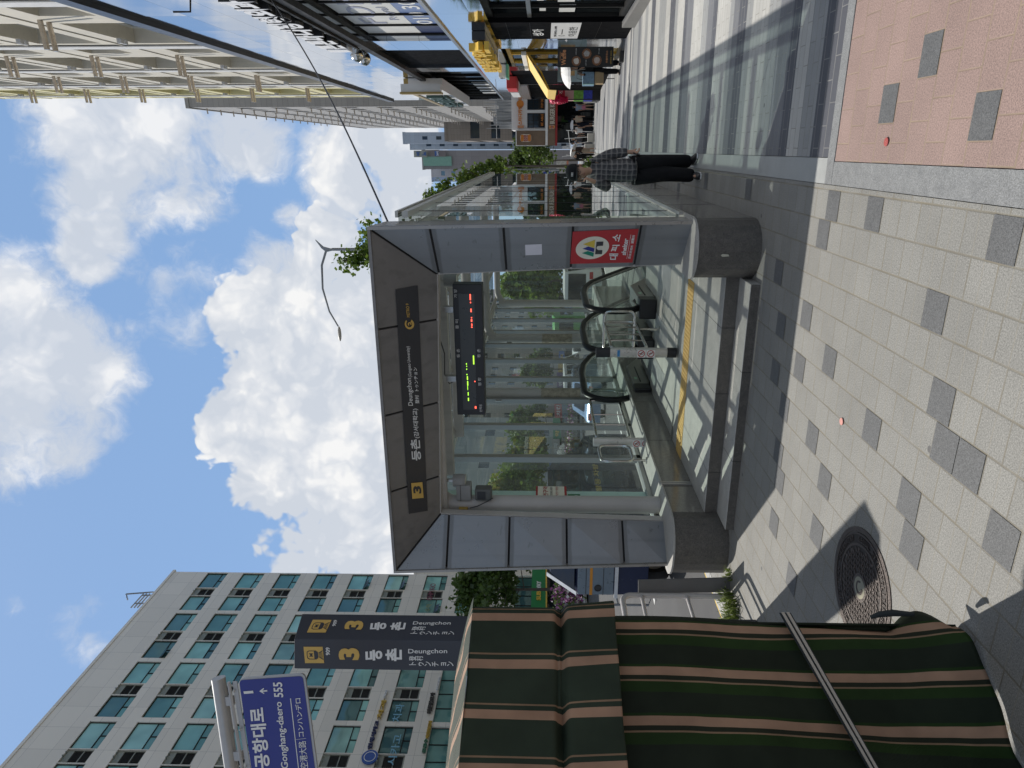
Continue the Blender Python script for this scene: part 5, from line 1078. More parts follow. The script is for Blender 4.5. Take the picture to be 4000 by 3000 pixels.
# projecting frames round alternate bays give the stepped look
b = MB()
for f in range(NF):
    z = Z0T+f*FH
    b.box(XT-.025, XT-.002, YT0, YT1, z-.001, z+.05)
b.build('floor_band', prec, TW)
b = MB()
for i, y in enumerate(ysW):
    b.box(XT-.06, XT-.027, y+4.2, y+4.7, Z0T, Z0T+NF*FH)
b.build('pilaster', pm('cool white precast', (.62, .62, .62), .7), TW)
near = [o for o in (opsW+opsY) if o[1] > 9]
near.sort(key=lambda o: (o[2], o[0]))
for k, o in enumerate(near[:100]):
    b = MB(); b.box(XT+.40, XT+.46, o[0], o[1], o[2], o[2]+.05); b.box(XT+.40, XT+.46, o[0], o[1], o[3]-.05, o[3]); b.box(XT+.40, XT+.46, o[0]+.0, o[0]+.05, o[2]+.05, o[3]-.05); b.box(XT+.40, XT+.46, o[1]-.05, o[1], o[2]+.05, o[3]-.05); b.box(XT+.40, XT+.46, (o[0]+o[1])/2-.025, (o[0]+o[1])/2+.025, o[2]+.05, o[3]-.05)
    w = b.build('window', wlet, TW); b = MB(); b.quad((XT+.45, o[0], o[2]), (XT+.45, o[1], o[2]), (XT+.45, o[1], o[3]), (XT+.45, o[0], o[3])); b.build('pane', roomgl, w)
if len(near) > 100:
    b = MB()
    for o in near[100:]: b.quad((XT+.45, o[0], o[2]), (XT+.45, o[1], o[2]), (XT+.45, o[1], o[3]), (XT+.45, o[0], o[3]))
    b.build('far_panes', roomgl, TW)['kind'] = 'stuff'
fl = pm('flue pipe steel', (0.45, 0.40, 0.34), .3, .9, var=.2, scale=12)
cnt = 0; bb = MB(); vent = pm('vent hood', (0.55, 0.55, 0.55), .5)
for f in range(NF):
    for i, y in enumerate(ysW):
        if y < 8: continue
        z = Z0T+f*FH+2.55
        for dy in (.02, .34):
            yy = y+dy; m_ = MB(); m_.tube([(XT, yy, z), (XT-.66, yy, z-.03)], .065, 8); m_.lathe([(.058, 0), (.072, .0), (.072, .05), (.058, .05)], (XT-.28, yy, z-.017), 8, axis=(-1, 0, 0))
            if cnt < 100: m_.build('flue_pipe', fl, TW, smooth=True); cnt += 1
            else: bb.add(m_.v, m_.f)
        bb2 = bb; bb2.box(XT-.13, XT-.002, y+2.9, y+3.05, z-.3, z-.17); bb2.box(XT-.13, XT-.002, y+3.12, y+3.24, z-.3, z-.19)
bb.build('vent_hoods', vent, TW)['kind'] = 'stuff'
# ---------------------------------------------------------------- overhead cable
t = MB(); a = atx(2999, 1062, 2.6); a2 = Vector((-0.72, 7.15, 3.62)); pts = [a+(a2-a)*k+Vector((0, 0, -.10*math.sin(math.pi*k))) for k in [i/20 for i in range(21)]]
pts = [a+(a-a2)*.4]+pts
tag(t.tube(pts, .011, 6).build('cable', blackp, smooth=True), 'single black cable strung from mirror building to entrance roof corner', 'cable')
# ================================================================= trees
bark = pm('grey brown bark', (0.10, 0.085, 0.07), .85, var=.3, scale=20, bump=.6, bscale=40)
leafA = leafmat('ginkgo leaf', (0.06, 0.14, 0.02), (0.18, 0.26, 0.05)); leafB = leafmat('plane leaf', (0.035, 0.085, 0.018), (0.11, 0.17, 0.04))
def tree(label, x, y, z0, h, cr, ch, n, ls, leaf, seed, group=None, trunk=.35, spiky=0.0, cat='tree'):
    r = random.Random(seed); t = thing('street_tree', label, cat, (x, y, z0), group)
    b = MB(); top = Vector((x+r.gauss(0, .1), y+r.gauss(0, .1), z0+h*.93)); base = Vector((x, y, z0)); tr = .035+h*.011
    b.tube([base, base+(top-base)*.35+Vector((r.gauss(0, .05), 0, 0)), base+(top-base)*.7, top], [tr, tr*.75, tr*.45, tr*.1], 8)
    tips = []; zc0 = z0+h-ch
    nl = 13
    for i in range(nl):
        k = (i+.5)/nl; z = zc0+ch*(k*.88); st = base+(top-base)*min(.95, (z-z0)/h*.95); a = i*2.4+r.random()*.7; L = cr*(1-.72*k**1.3)*(.75+.45*r.random())
        up = ch*(.12+.12*r.random())*(1+spiky); e = st+Vector((math.cos(a)*L, math.sin(a)*L, up)); md = st+(e-st)*.5+Vector((0, 0, -.06*L))
        b.tube([st, md, e], [tr*.32, tr*.2, tr*.06], 5); tips.append((st, md, e))
        for _ in range(3):
            q = st+(e-st)*(.35+.5*r.random()); e2 = q+Vector((r.gauss(0, 1), r.gauss(0, 1), .5+r.random())).normalized()*L*.45; b.tube([q, e2], [tr*.12, tr*.04], 4); tips.append((q, (q+e2)/2, e2))
    b.build('trunk', bark, t)
    b = MB(); cl_ = [(p+(q-p)*r.random(), cr*(.10+.16*r.random())) for (_, p, q) in tips for _ in range(4)]
    per = max(1, n//len(cl_)); cc = Vector((x, y, z0+h-ch*.5))
    for c, s in cl_:
        for _ in range(per):
            d = Vector((r.gauss(0, 1), r.gauss(0, 1), r.gauss(0, .75)))*s*.62; p = c+d
            nrm = (Vector((r.gauss(0, 1), r.gauss(0, 1), r.gauss(.6, .8)))).normalized(); u = nrm.cross(Vector((r.random()-.5, r.random()-.5, r.random()-.5))).normalized(); w = nrm.cross(u); l = ls*(.6+.8*r.random())
            b.add([p-u*l*.5, p+w*l*.42, p+u*l*.5, p-w*l*.42], [(0, 1, 2, 3)])
    b.build('crown', leaf, t); return t
gk = 'ginkgo trees behind the entrance'
def gtree(U, V, d, cr, ch, n, ls, leaf, seed, label, group=None, spiky=.6, wid=None):
    top = dep(U, V, d); z0 = zg(top.y); return tree(label, top.x, top.y, z0, top.z-z0, cr, ch, n, ls, leaf, seed, group, spiky=spiky)
gtree(2262, 1655, 25, 1.0, 3.4, 2800, .12, leafA, 11, 'young ginkgo rising above the entrance roof, nearest the sky wire', gk)
gtree(2318, 1755, 36, .95, 2.8, 1800, .15, leafA, 12, 'leafy ginkgo above the glass side wall near far buildings', gk)
gtree(2352, 1848, 47, .75, 2.4, 1300, .17, leafA, 13, 'small ginkgo tip at the far end of the glass roof', gk)
gtree(1990, 1285, 23, 1.7, 4.6, 4200, .15, leafA, 14, 'ginkgo top peeking over the right half of the header', gk, spiky=.2)
for i, (x, y, h_) in enumerate(((-2.8, 27, 3.9), (-2.4, 34, 3.9), (-2.4, 43, 3.9))): tree('bushy kerb tree behind the glass entrance, %s of three' % ('nearest', 'middle', 'farthest')[i], x, y, zg(y), h_, 1.5, 4.2, 3000, .2, leafB, 60+i, 'kerb trees behind the entrance')
gtree(2455, 2000, 62, 2.3, 3.9, 4200, .26, leafB, 15, 'bushy green tree beside the burger restaurant', None, spiky=0)
gtree(2375, 1980, 70, 2.6, 4.0, 3000, .28, leafB, 16, 'dark bushy tree behind the plaid shirt man', None, spiky=0)
ft = 'street trees across the road'
for i, (U, V, d, cr, ch, lab) in enumerate([(1090, 1880, 58, 3.4, 6.0, 'broad tree seen through the leftmost entrance glass'), (1200, 1950, 75, 3.0, 5.2, 'tree between the second and third mullions'), (1345, 1960, 82, 2.8, 5.0, 'pointed tree seen beside the worn left column'), (1560, 2030, 90, 3.0, 4.2, 'low tree seen behind the middle mullions'), (1905, 1950, 46, 2.2, 4.6, 'green tree seen beside the right pillar edge'), (705, 1745, 50, 3.4, 5.3, 'green tree hanging beside the left pillar and office'), (1880, 2060, 70, 3.0, 4.0, 'small tree behind parked cars on the right'), (1010, 1960, 64, 2.5, 4.5, 'tree behind the left round column')]):
    gtree(U, V, d, cr, ch, 4200, .07*d**.35*1.25, leafB if i % 2 else leafA, 30+i, lab, ft, spiky=.1)
# ================================================================= street lamps
lampm = pm('lamp post grey', (0.26, 0.28, 0.30), .4, .5)
def street_lamp(U, V, d, arm, label, sgn=-1):
    p = dep(U, V, d); z0 = zg(p.y); t = thing('street_lamp', label, 'street lamp', (p.x, p.y, z0), 'street lamps')
    b = MB(); b.tube([(p.x, p.y, z0), (p.x, p.y, p.z-.5)], [.10, .065], 10); b.build('pole', lampm, t, smooth=True)
    P = [Vector((p.x, p.y, p.z-.5)), Vector((p.x+sgn*.08, p.y, p.z-.2)), Vector((p.x+sgn*arm*.2, p.y, p.z+.05)), Vector((p.x+sgn*arm*.5, p.y, p.z+.12)), Vector((p.x+sgn*arm*.8, p.y, p.z-.08)), Vector((p.x+sgn*arm, p.y, p.z-.42))]
    b = MB(); b.tube(P, [.06, .055, .05, .045, .04, .035], 8); b.build('arm', lampm, t, smooth=True)
    b = MB(); b.slab([(p.x, p.y-.04, p.z-.55), (p.x-sgn*.12, p.y-.04, p.z-.1), (p.x-sgn*.42, p.y-.04, p.z+.22), (p.x-sgn*.05, p.y-.04, p.z-.02), (p.x+sgn*.1, p.y-.04, p.z-.2)], (0, .08, 0)); b.build('bracket', lampm, t)
    e = P[-1]; b = MB(); b.sphere(e+Vector((sgn*.35, 0, -.03)), .36, 14, 8, (1.0, .42, .20)); b.build('lamp_head', pm('lamp head', (0.5, 0.48, 0.44), .5), t, smooth=True)
street_lamp(2026, 1255, 30, 3.5, 'tall curved grey street lamp rising over the entrance roof')
street_lamp(2338, 1955, 66, 2.5, 'distant grey street lamp in front of the bushy trees')
street_lamp(730, 1740, 60, 3.0, 'grey street lamp in front of the office and tree', 1) if False else None
# ================================================================= office block on the left
XO = -38.94; YO1 = 56.1
offc = cladmat('cream composite cladding', (0.70, 0.655, 0.575), .45, 1.9, 1.785, metal=0.0, bumpk=.02)
teal = [window_glass('teal office glass %d' % i, c, .03, .10, .3, (.50, .74, .72)) for i, c in enumerate([(0.11, 0.25, 0.23), (0.20, 0.40, 0.37), (0.06, 0.13, 0.135), (0.29, 0.50, 0.46)])]
OF = thing('office_building', 'cream panelled office block with teal windows and louvre bays', 'building', (XO, 45, 0))
rowsz = [(32.66, 34.65), (29.05, 31.16), (25.5, 27.55), (21.9, 23.95), (18.4, 20.45), (14.95, 16.95), (11.2, 13.25)]
ops = []; wins = []; louv = []
nb_ = 6
for i in range(nb_):
    yb = 55.75-6.05*i
    for (za, zb) in rowsz:
        for (a, c) in ((yb-2.35, yb), (yb-5.65, yb-3.55)): ops.append((a, c, za, zb)); wins.append((a, c, za, zb))
        ops.append((yb-3.5, yb-2.40, za+.1, zb)); louv.append((yb-3.5, yb-2.40, za+.1, zb))
    ops.append((yb-5.65, yb, 7.6, 9.9)); ops.append((yb-5.65, yb, 0.2, 4.6))
b = MB(); wall_openings(b, XO, -1, 18.0, YO1-.35, -2, 38.0, ops, .4); b.build('wall', offc, OF)
b = MB(); b.slab([(XO-.35+.35*math.sin(a), YO1-.35+.35*math.cos(a), -2) for a in [rad(90-q) for q in range(0, 91, 15)]][::-1]+[(XO-.35, YO1-.35, -2)], (0, 0, 40)) ; b.build('wall', offc, OF, smooth=False)
b = MB(); b.box(XO-18, XO-.41, 18, YO1-.4, -2, 37.9); b.box(XO-18, XO-.36, YO1-.39, YO1, -2, 37.95); b.build('core', offc, OF)
r = random.Random(5); lv = pm('louvre dark', (0.05, 0.05, 0.045), .5); lf = pm('louvre frame olive', (0.24, 0.25, 0.21), .5, .2); cnt = 0; bb = MB()
wins.sort(key=lambda w: -w[0])
for (a, c, za, zb) in wins:
    f = MB(); zt = za+(zb-za)*.27; X = XO-.10
    f.box(X-.1, X, a, a+.06, za, zb); f.box(X-.1, X, c-.06, c, za, zb); f.box(X-.1, X, a+.06, c-.06, za, za+.05); f.box(X-.1, X, a+.06, c-.06, zb-.05, zb); f.box(X-.1, X, a+.06, c-.06, zt-.03, zt+.03); ym = a+(c-a)*(.5); f.box(X-.1, X, ym-.03, ym+.03, za+.05, zt-.03)
    if cnt < 84:
        w = f.build('window', framed, OF); g_ = MB(); g_.box(X-.08, X-.05, a+.06, c-.06, zt+.03, zb-.05); g_.build('pane', r.choice(teal), w); g_ = MB(); g_.box(X-.08, X-.05, a+.06, ym-.03, za+.05, zt-.03); g_.box(X-.08, X-.05, ym+.03, c-.06, za+.05, zt-.03); g_.build('lower_pane', r.choice(teal[:3]), w); cnt += 1
        if r.random() < .45: g_ = MB(); k = za+(zb-za)*(.35+.4*r.random()); g_.box(X-.11, X-.085, a+.1, c-.1, k, zb-.05); g_.build('blind', pm('pale roller blind', (.35, .45, .42), .8), w)
        if r.random() < .16:
            g_ = MB(); g_.slab([(X+.02, a+.06, zt-.02), (X+.02, ym-.03, zt-.02), (X+.35, ym-.03, za+.12), (X+.35, a+.06, za+.12)], (.03, 0, .02)); g_.build('open_sash', pm('dark sash', (0.02, 0.03, 0.035), .2), w)
for (a, c, za, zb) in louv:
    l = MB(); X = XO-.12; m_ = (a+c)/2
    l.box(X-.1, X, a, c, za, za+.12); l.box(X-.1, X, a, c, zb-.5, zb); l.box(X-.1, X, a, a+.06, za+.12, zb-.5); l.box(X-.1, X, c-.06, c, za+.12, zb-.5); l.box(X-.1, X, a+.06, c-.06, (za+zb)/2-.26, (za+zb)/2-.19)
    if a > 20: lo = l.build('louvre', lf, OF); q_ = MB(); z = za+.12
    while z < zb-.5: q_.slab([(X-.02, a+.06, z), (X-.02, c-.06, z), (X-.09, c-.06, z+.05), (X-.09, a+.06, z+.05)], (0, 0, .012)); z += .075
    q_.box(X-.3, X-.12, a, c, za, zb); q_.build('louvre_blade', lv, lo)
    pp = MB(); pp.tube([(XO, m_-.2, zb-.15), (XO+.28, m_-.2, zb-.18)], .05, 6); pp.tube([(XO, m_+.15, zb-.15), (XO+.22, m_+.15, zb-.17)], .05, 6); pp.build('vent_pipe', lf, OF)
for i in range(nb_):
    yb = 55.75-6.05*i
    for (za, zb, k) in ((7.6, 9.9, 0), (0.2, 4.6, 2)):
        g_ = MB(); n_ = 4; X = XO-.15
        for j in range(n_+1): y = yb-5.65+5.65*j/n_; g_.box(X-.1, X, y-.03, y+.03, za, zb)
        g_.box(X-.09, X-.01, yb-5.6, yb-.03, za+.75, za+.81); w = g_.build('shop_window', framed, OF); g_ = MB(); g_.box(X-.08, X-.05, yb-5.65, yb, za, zb); g_.build('pane', teal[k], w)
b = MB(); b.box(XO+.002, XO+.5, 18, YO1, 7.05, 7.35); b.build('canopy_ledge', pm('ledge metal', (0.30, 0.29, 0.27), .4, .5), OF)
b = MB(); b.box(XO+.0-.4, XO+.06, 18, YO1, 38.001, 38.25); b.build('parapet', offc, OF)
dn = pm('navy letters', (0.03, 0.035, 0.10), .5); yl = pm('ochre letters', (0.50, 0.33, 0.05), .5); lb = pm('light blue film letters', (0.16, 0.36, 0.48), .5); gn = pm('green letters', (0.05, 0.17, 0.09), .5)
O_ = lambda U, V, o=.06: atx(U, V, XO+o)
def otxt(body, a, c, hpx, mat, w=.02, d=.15):
    p = O_(*a); X = O_(*c)-p; Y = Vector((0, 0, (O_(a[0], a[1]-hpx)-p).z)); X.z = 0; txt(body, p, X, Y, mat, OF, d, w, 'sign_lettering')
otxt('연세시카고', (72, 1452), (180, 1480), 18, dn); otxt('치과', (188, 1490), (265, 1512), 20, yl); otxt('의원', (268, 1505), (300, 1513), 9, wlet)
otxt('시카고', (10, 1543), (130, 1556), 34, lb, .01, .02); otxt('치과', (180, 1563), (250, 1585), 34, lb, .01, .02)
otxt('공감수', (55, 1662), (110, 1674), 15, gn); otxt('뇌간반응검사', (112, 1676), (180, 1690), 15, yl); otxt('바른몸요가', (212, 1686), (290, 1702), 20, pm('brown letters', (0.05, 0.045, 0.035), .5)); otxt('도수치료 클리닉', (302, 1712), (350, 1720), 9, wlet)
otxt('수학', (610, 1680), (640, 1682), 22, pm('olive film letters', (.18, .2, .08), .5), .01, .02); otxt('OHM KIO', (655, 1687), (720, 1695), 22, pm('maroon film letters', (.18, .04, .06), .5), .01, .02)
b = MB(); c = O_(40, 1445, .1); b.lathe([(0.0, 0.1), (.55, .1), (.55, 0.0)], c, 28, axis=(1, 0, 0)); b.build('emblem', pm('emblem blue', (.03, .08, .3), .5), OF); b = MB(); b.lathe([(.36, .10), (.40, .11), (.40, .12), (.36, .12)], c, 28, axis=(1, 0, 0)); b.build('emblem_ring', wlet, OF)
t = thing('roof_gondola', 'thin steel davit frame on the office roof corner', 'roof equipment', (XO-1, 52, 38.2)); b = MB()
for (p, q) in (((XO-.2, 52.4, 38.2), (XO-.2, 52.4, 39.3)), ((XO-.2, 51.2, 38.2), (XO-.2, 51.2, 39.3)), ((XO-.2, 52.9, 38.5), (XO+.5, 51.6, 40.2)), ((XO+.5, 51.6, 40.2), (XO+.5, 50.8, 39.6)), ((XO-.2, 52.6, 39.3), (XO-.2, 50.6, 39.3)), ((XO-.2, 52.6, 39.0), (XO-.2, 50.6, 39.0)), ((XO-.2, 52.6, 38.7), (XO-.2, 50.6, 38.7))): b.tube([p, q], .07, 6)
b.build('davit', lampm, t)
# green sandwich shop sign on the office ground floor
SB = thing('shop_fascia', 'green shop fascia reading SUBWAY beneath the office', 'sign', (XO+.3, 52, 3.4)); a = atx(785, 2075, -37.5); c = atx(600, 2130, -37.5)
b = MB(); b.box(-37.9, -37.5, c.y-1.5, a.y+3, atx(690, 2131, -37.5).z, atx(690, 2076, -37.5).z); b.build('board', pm('fascia green', (0.02, 0.22, 0.06), .5), SB); b = MB(); b.box(-37.92, -37.48, c.y-1.5, a.y+3, atx(690, 2137, -37.5).z, atx(690, 2131.5, -37.5).z); b.build('edge_trim', yel, SB)
p = atx(655, 2113, -37.49); e_ = atx(690, 2113, -37.49); f_ = atx(728, 2113, -37.49); hh = (p-atx(655, 2095, -37.49)).length
txt('SUB', p, (0, e_.y-p.y, 0), (0, 0, hh), yel, SB, .05, .04); txt('WAY', (p.x, e_.y+.05, p.z), (0, f_.y-e_.y, 0), (0, 0, hh), wlet, SB, .05, .04)
b = MB(); b.box(-37.95, -37.8, c.y-1.5, a.y+3, -2, atx(690, 2137, -37.5).z); b.build('shop_window', darkgl, SB)
# ================================================================= buildings far down the street and across the road
def facade_box(name, label, x0, x1, y0, y1, z1, wallm, glassm, fh, bw, face, wz=(.9, 2.4), wfrac=.62, cat='building', z0=-4.0, bandwin=False):
    """block with recessed windows on the listed faces: 'W' = -x, 'S' = -y"""
    t = thing(name, label, cat, ((x0+x1)/2, (y0+y1)/2, z0)); th = .3; nz = int((z1-z0-.6)/fh); b = MB(); g = MB()
    b.box(x0+th+.01, x1-(th+.01 if 'E' in face else 0), y0+th+.01, y1, z0, z1-.05)
    def ops_(a0, a1):
        n_ = max(1, int((a1-a0)/bw)); s = (a1-a0)/n_; o = []
        for k in range(nz):
            z = z0+k*fh
            if bandwin: o.append((a0+.3, a1-.3, z+wz[0], z+wz[1]))
            else: o += [(a0+s*i+s*(1-wfrac)/2, a0+s*(i+1)-s*(1-wfrac)/2, z+wz[0], z+wz[1]) for i in range(n_)]
        return o
    if 'W' in face: o = ops_(y0+.3, y1); wall_openings(b, x0, 1, y0+th+.005, y1, z0, z1, o, th); [g.quad((x0+.15, p[0], p[2]), (x0+.15, p[1], p[2]), (x0+.15, p[1], p[3]), (x0+.15, p[0], p[3])) for p in o]
    else: b.box(x0, x0+th, y0+th+.005, y1, z0, z1)
    if 'E' in face: o = ops_(y0+.3, y1); wall_openings(b, x1-th, 1, y0+th+.005, y1, z0, z1, o, th); [g.quad((x1-.15, p[0], p[2]), (x1-.15, p[1], p[2]), (x1-.15, p[1], p[3]), (x1-.15, p[0], p[3])) for p in o]
    if 'S' in face:
        o = ops_(x0, x1); b2 = MB(); wall_openings(b2, y0, 1, x0, x1, z0, z1, o, th); b.add([(v.y, v.x, v.z) for v in b2.v], b2.f); [g.quad((p[0], y0+.15, p[2]), (p[1], y0+.15, p[2]), (p[1], y0+.15, p[3]), (p[0], y0+.15, p[3])) for p in o]
    else: b.box(x0, x1, y0, y0+th, z0, z1)
    b.build('wall', wallm, t); g.build('windows', glassm, t) if g.v else None
    bb = MB(); bb.box(x0-.08, x1+.08, y0-.08, y1+.08, z1+.001, z1+.3); bb.build('parapet', wallm, t); return t
bluew = window_glass('distant window glass', (0.025, 0.035, 0.045), .05, .06, .4, (.45, .52, .6))
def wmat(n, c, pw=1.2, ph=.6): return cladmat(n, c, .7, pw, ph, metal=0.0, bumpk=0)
# grey tiled apartment block
p0 = aty(2617, 1500, 60.5); p1 = aty(2584, 1500, 60.5); zt = aty(2617, 735, 60.5).z; yE = atx(2482, 1500, p1.x).y
GA = facade_box('apartment_block', 'tall grey tiled apartment block with window grid behind the tower', p1.x, p1.x+14, 60.5, min(yE, 120), zt, wmat('grey tile', (0.36, 0.345, 0.325), .9, .45), bluew, 3.0, 2.6, 'W', (1.0, 2.3), .6)
b = MB(); k = 0
for f in range(10):
    for i in range(14):
        y = 62+i*2.6; b.tube([(p1.x, y, 4+f*3.0), (p1.x-.45, y, 3.97+f*3)], .06, 5)
b.build('flue_pipes', fl, GA)['kind'] = 'stuff'
# burger restaurant
YB = 56.0; K = lambda U, V, o=0: aty(U, V, YB-o)
BK = thing('burger_restaurant', 'low white burger restaurant with brown sign band and red trim', 'building', K(2540, 2300)); bw_ = pm('white wall paint', (0.80, 0.80, 0.80), .7, var=.06); bwn = pm('brown timber slats', (0.20, 0.14, 0.095), .6, var=.15, scale=3)
xl, xr = K(2432, 2100).x, K(2660, 2100).x; zz = lambda V: K(2540, V).z
b = MB(); b.box(K(2492, 2100).x, xr, YB, YB+4, zz(2138), zz(1998)); b.build('wall', bw_, BK)
b = MB(); b.box(xl+.2, xr, YB+.5, YB+4, zz(2318), zz(2138)); b.build('storefront', darkgl, BK)
b = MB(); b.box(xl, xr, YB-.25, YB+.2, zz(2169), zz(2140)); b.build('sign_band', bwn, BK); b = MB(); b.box(xl-.03, xr, YB-.30, YB+.1, zz(2177), zz(2169.5)); b.build('red_trim', pm('restaurant red', (.33, .02, .02), .5), BK)
b = MB(); b.box(xl, xr, YB-.27, YB+.0, zz(2139.8), zz(2131)); b.build('fascia', bw_, BK)
b = MB(); b.box(xl, K(2491, 2100).x, YB-.2, YB+3, zz(2130.5), zz(2016)); b.build('sign_panel', bwn, BK); b = MB(); x0_, x1_ = xl-.05, K(2491, 2100).x+.05; b.box(x0_, x1_, YB-.24, YB-.201, zz(2018), zz(2014)); b.box(x0_, x0_+.06, YB-.24, YB-.201, zz(2130), zz(2018)); b.box(x1_-.06, x1_, YB-.24, YB-.201, zz(2130), zz(2018)); b.build('panel_frame', bw_, BK)
orn = pm('bun orange', (.62, .21, .03), .5, var=.03); rdl = pm('logo red', (.38, .03, .02), .5, var=.03); crm = pm('logo cream', (.68, .62, .52), .5, var=.03)
def bunlogo(U, V, w, h, o):
    c = K(U, V, o); s = (K(U+10, V, o)-K(U, V, o)).x/10; W_, H_ = w*s/2, h*s/2
    def rrp(x, z, ww, hh, k): return loop([c+Vector((x-ww, 0, z-hh)), c+Vector((x+ww, 0, z-hh)), c+Vector((x+ww, 0, z+hh)), c+Vector((x-ww, 0, z+hh))], k, 6)
    b = MB(); b.slab(rrp(0, 0, W_, H_, W_*.75), (0, .12, 0)); b.build('logo_board', crm, BK)
    for sgn in (1, -1): 
        q = loop([c+Vector((-W_*.88, -.005, sgn*H_*.38)), c+Vector((W_*.88, -.005, sgn*H_*.38)), c+Vector((W_*.88, -.005, sgn*H_*.92)), c+Vector((-W_*.88, -.005, sgn*H_*.92))], H_*.42, 6); b = MB(); b.slab(q, (0, -.01, 0)); b.build('logo_bun', orn, BK)
    txt('BURGER', c+Vector((-W_*.85, -.006, H_*.02)), (W_*1.7, 0, 0), (0, 0, H_*.33), rdl, BK, .01, .03); txt('KING', c+Vector((-W_*.8, -.006, -H_*.36)), (W_*1.6, 0, 0), (0, 0, H_*.35), rdl, BK, .01, .03)
bunlogo(2461, 2054, 30, 46, .35); bunlogo(2504, 2156, 14, 24, .40)
def ktxt(body, U0_, U1_, Vb, hp, mat, o=.27, d=.06, w=.03): p = K(U0_, Vb, o); X = K(U1_, Vb, o)-p; Y = K(U0_, Vb-hp, o)-p; txt(body, p, (X.x, 0, 0), (0, 0, Y.z), mat, BK, d, w)
ktxt('BURGER KING', 2516, 2621, 2166.5, 19, crm)
for ua, ub, s, (body) in ((2501, 2558, 0, 'BE ABLE'), (2571, 2619, 0, 'STUDY CAFE')):
    f = MB(); A_, C_ = K(ua, 2128, .02), K(ub, 2060, .02); f.box(A_.x, C_.x, YB-.06, YB-.003, A_.z, C_.z); w = f.build('window', framed, BK); g = MB(); n_ = 3
    for i in range(4):
        for j in range(2): xa = A_.x+(C_.x-A_.x)*(i+.08)/4; xb = A_.x+(C_.x-A_.x)*(i+.92)/4; za = A_.z+(C_.z-A_.z)*(.36+.31*j); zb = za+(C_.z-A_.z)*.27; g.box(xa, xb, YB-.075, YB-.061, za, zb)
    g.build('pane', bluew, w); ktxt(body, ua+8, ub-3, 2122, 9, orn, .08, .02, .01)
ktxt('스터디카페', 2512, 2585, 2040, 16, orn, .15, .1, .05); b = MB(); b.lathe([(0, .1), (.28, .1), (.28, 0)], K(2594, 2032, .1), 20, axis=(0, -1, 0)); b.build('emblem', orn, BK); ktxt('3F', 2603, 2616, 2040, 16, pm('dark letters', (.03, .03, .03), .5), .12, .03, .02)
b = MB(); A_, C_ = K(2500, 2046, .1), K(2510, 2022, .1); b.box(A_.x, C_.x, YB-.15, YB-.002, A_.z, C_.z); b.build('square_sign', pm('salmon sign', (.55, .28, .16), .5), BK)
# rooftop clutter
t = thing('roof_units', 'grey air conditioning units and pipes on the restaurant roof', 'roof equipment', K(2550, 1990)); b = MB(); r = random.Random(9)
for i in range(9): x = K(2500+13*i, 1990).x; h_ = .5+r.random()*1.1; b.box(x, x+.35+.3*r.random(), YB+.6+r.random(), YB+1.8, zz(1998), zz(1998)+h_)
for i in range(10): x = K(2500+12*i, 1990).x; b.tube([(x, YB+.5, zz(1998)), (x, YB+.5, zz(1998)+1.4+r.random()*.8)], .03, 5)
b.tube([(xl+.5, YB+.5, zz(1998)+1.2), (xr, YB+.5, zz(1998)+1.2)], .03, 5); b.build('units', pm('galvanised unit', (.33, .34, .35), .5, .3), t)
# further blocks
q = aty(2478, 1500, 95); zt = aty(2470, 1745, 95).z; facade_box('banded_building', 'mid rise building with brown and dark window bands', aty(2449, 1500, 95).x, q.x+4, 95, 112, zt, wmat('brown tile', (.30, .265, .235), .8, .4), bluew, 2.75, 3.0, 'SW', (.9, 2.1), .8, bandwin=True)
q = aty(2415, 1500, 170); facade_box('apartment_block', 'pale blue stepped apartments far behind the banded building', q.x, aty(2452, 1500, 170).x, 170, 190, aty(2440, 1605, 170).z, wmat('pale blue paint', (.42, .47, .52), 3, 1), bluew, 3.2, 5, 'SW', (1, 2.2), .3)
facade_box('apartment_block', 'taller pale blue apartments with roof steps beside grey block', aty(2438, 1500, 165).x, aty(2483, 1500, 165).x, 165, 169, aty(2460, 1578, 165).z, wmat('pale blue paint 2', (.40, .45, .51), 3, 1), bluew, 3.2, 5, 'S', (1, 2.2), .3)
xm0, xm1 = aty(2338, 1500, 130).x, aty(2412, 1500, 130).x
MD = facade_box('clinic_building', 'grey tiled clinic block with green glass corner and roof billboards', xm0, xm1, 130, 150, aty(2370, 1655, 130).z, wmat('violet grey tile', (.30, .29, .30), 1.4, 1.4), bluew, 3.3, 40, 'W', (1, 2.3), .5)
z_ = lambda V: aty(2370, V, 130).z
b = MB(); b.box(aty(2352, 1700, 129.9).x, aty(2389, 1700, 129.9).x, 129.6, 129.99, z_(1765), z_(1655)); b.build('green_glass', pm('pale green glass', (.22, .42, .33), .2), MD); b = MB(); b.box(aty(2386, 1700, 129).x, aty(2412, 1700, 129).x, 129.0, 129.5, z_(1672), z_(1622)); b.build('billboard', pm('grey billboard', (.36, .38, .34), .6), MD)
b = MB(); b.box(aty(2388, 1700, 129).x, aty(2412, 1700, 129).x, 129.55, 129.59, z_(1745), z_(1680)); b.build('clinic_panel', pm('taupe panel', (.22, .2, .2), .6), MD)
def mtxt(body, u0, u1, vb, hp, mat): p = aty(u0, vb, 128.9); X = aty(u1, vb, 128.9)-p; txt(body, p, (X.x, 0, 0), (0, 0, aty(u0, vb-hp, 128.9).z-p.z), mat, MD, .1, .04)
bl_ = pm('billboard blue', (.05, .13, .38), .5); mtxt('비', 2392, 2407, 1641, 14, bl_); mtxt('뇨', 2392, 2407, 1665, 16, bl_)
p = aty(2391, 1716, 129.5); b = MB(); b.box(p.x, aty(2410, 1716, 129.5).x, 129.50, 129.54, z_(1716), z_(1701)); b.build('sign_strip', bl_, MD); mtxt('24시', 2392, 2409, 1714, 10, wlet)
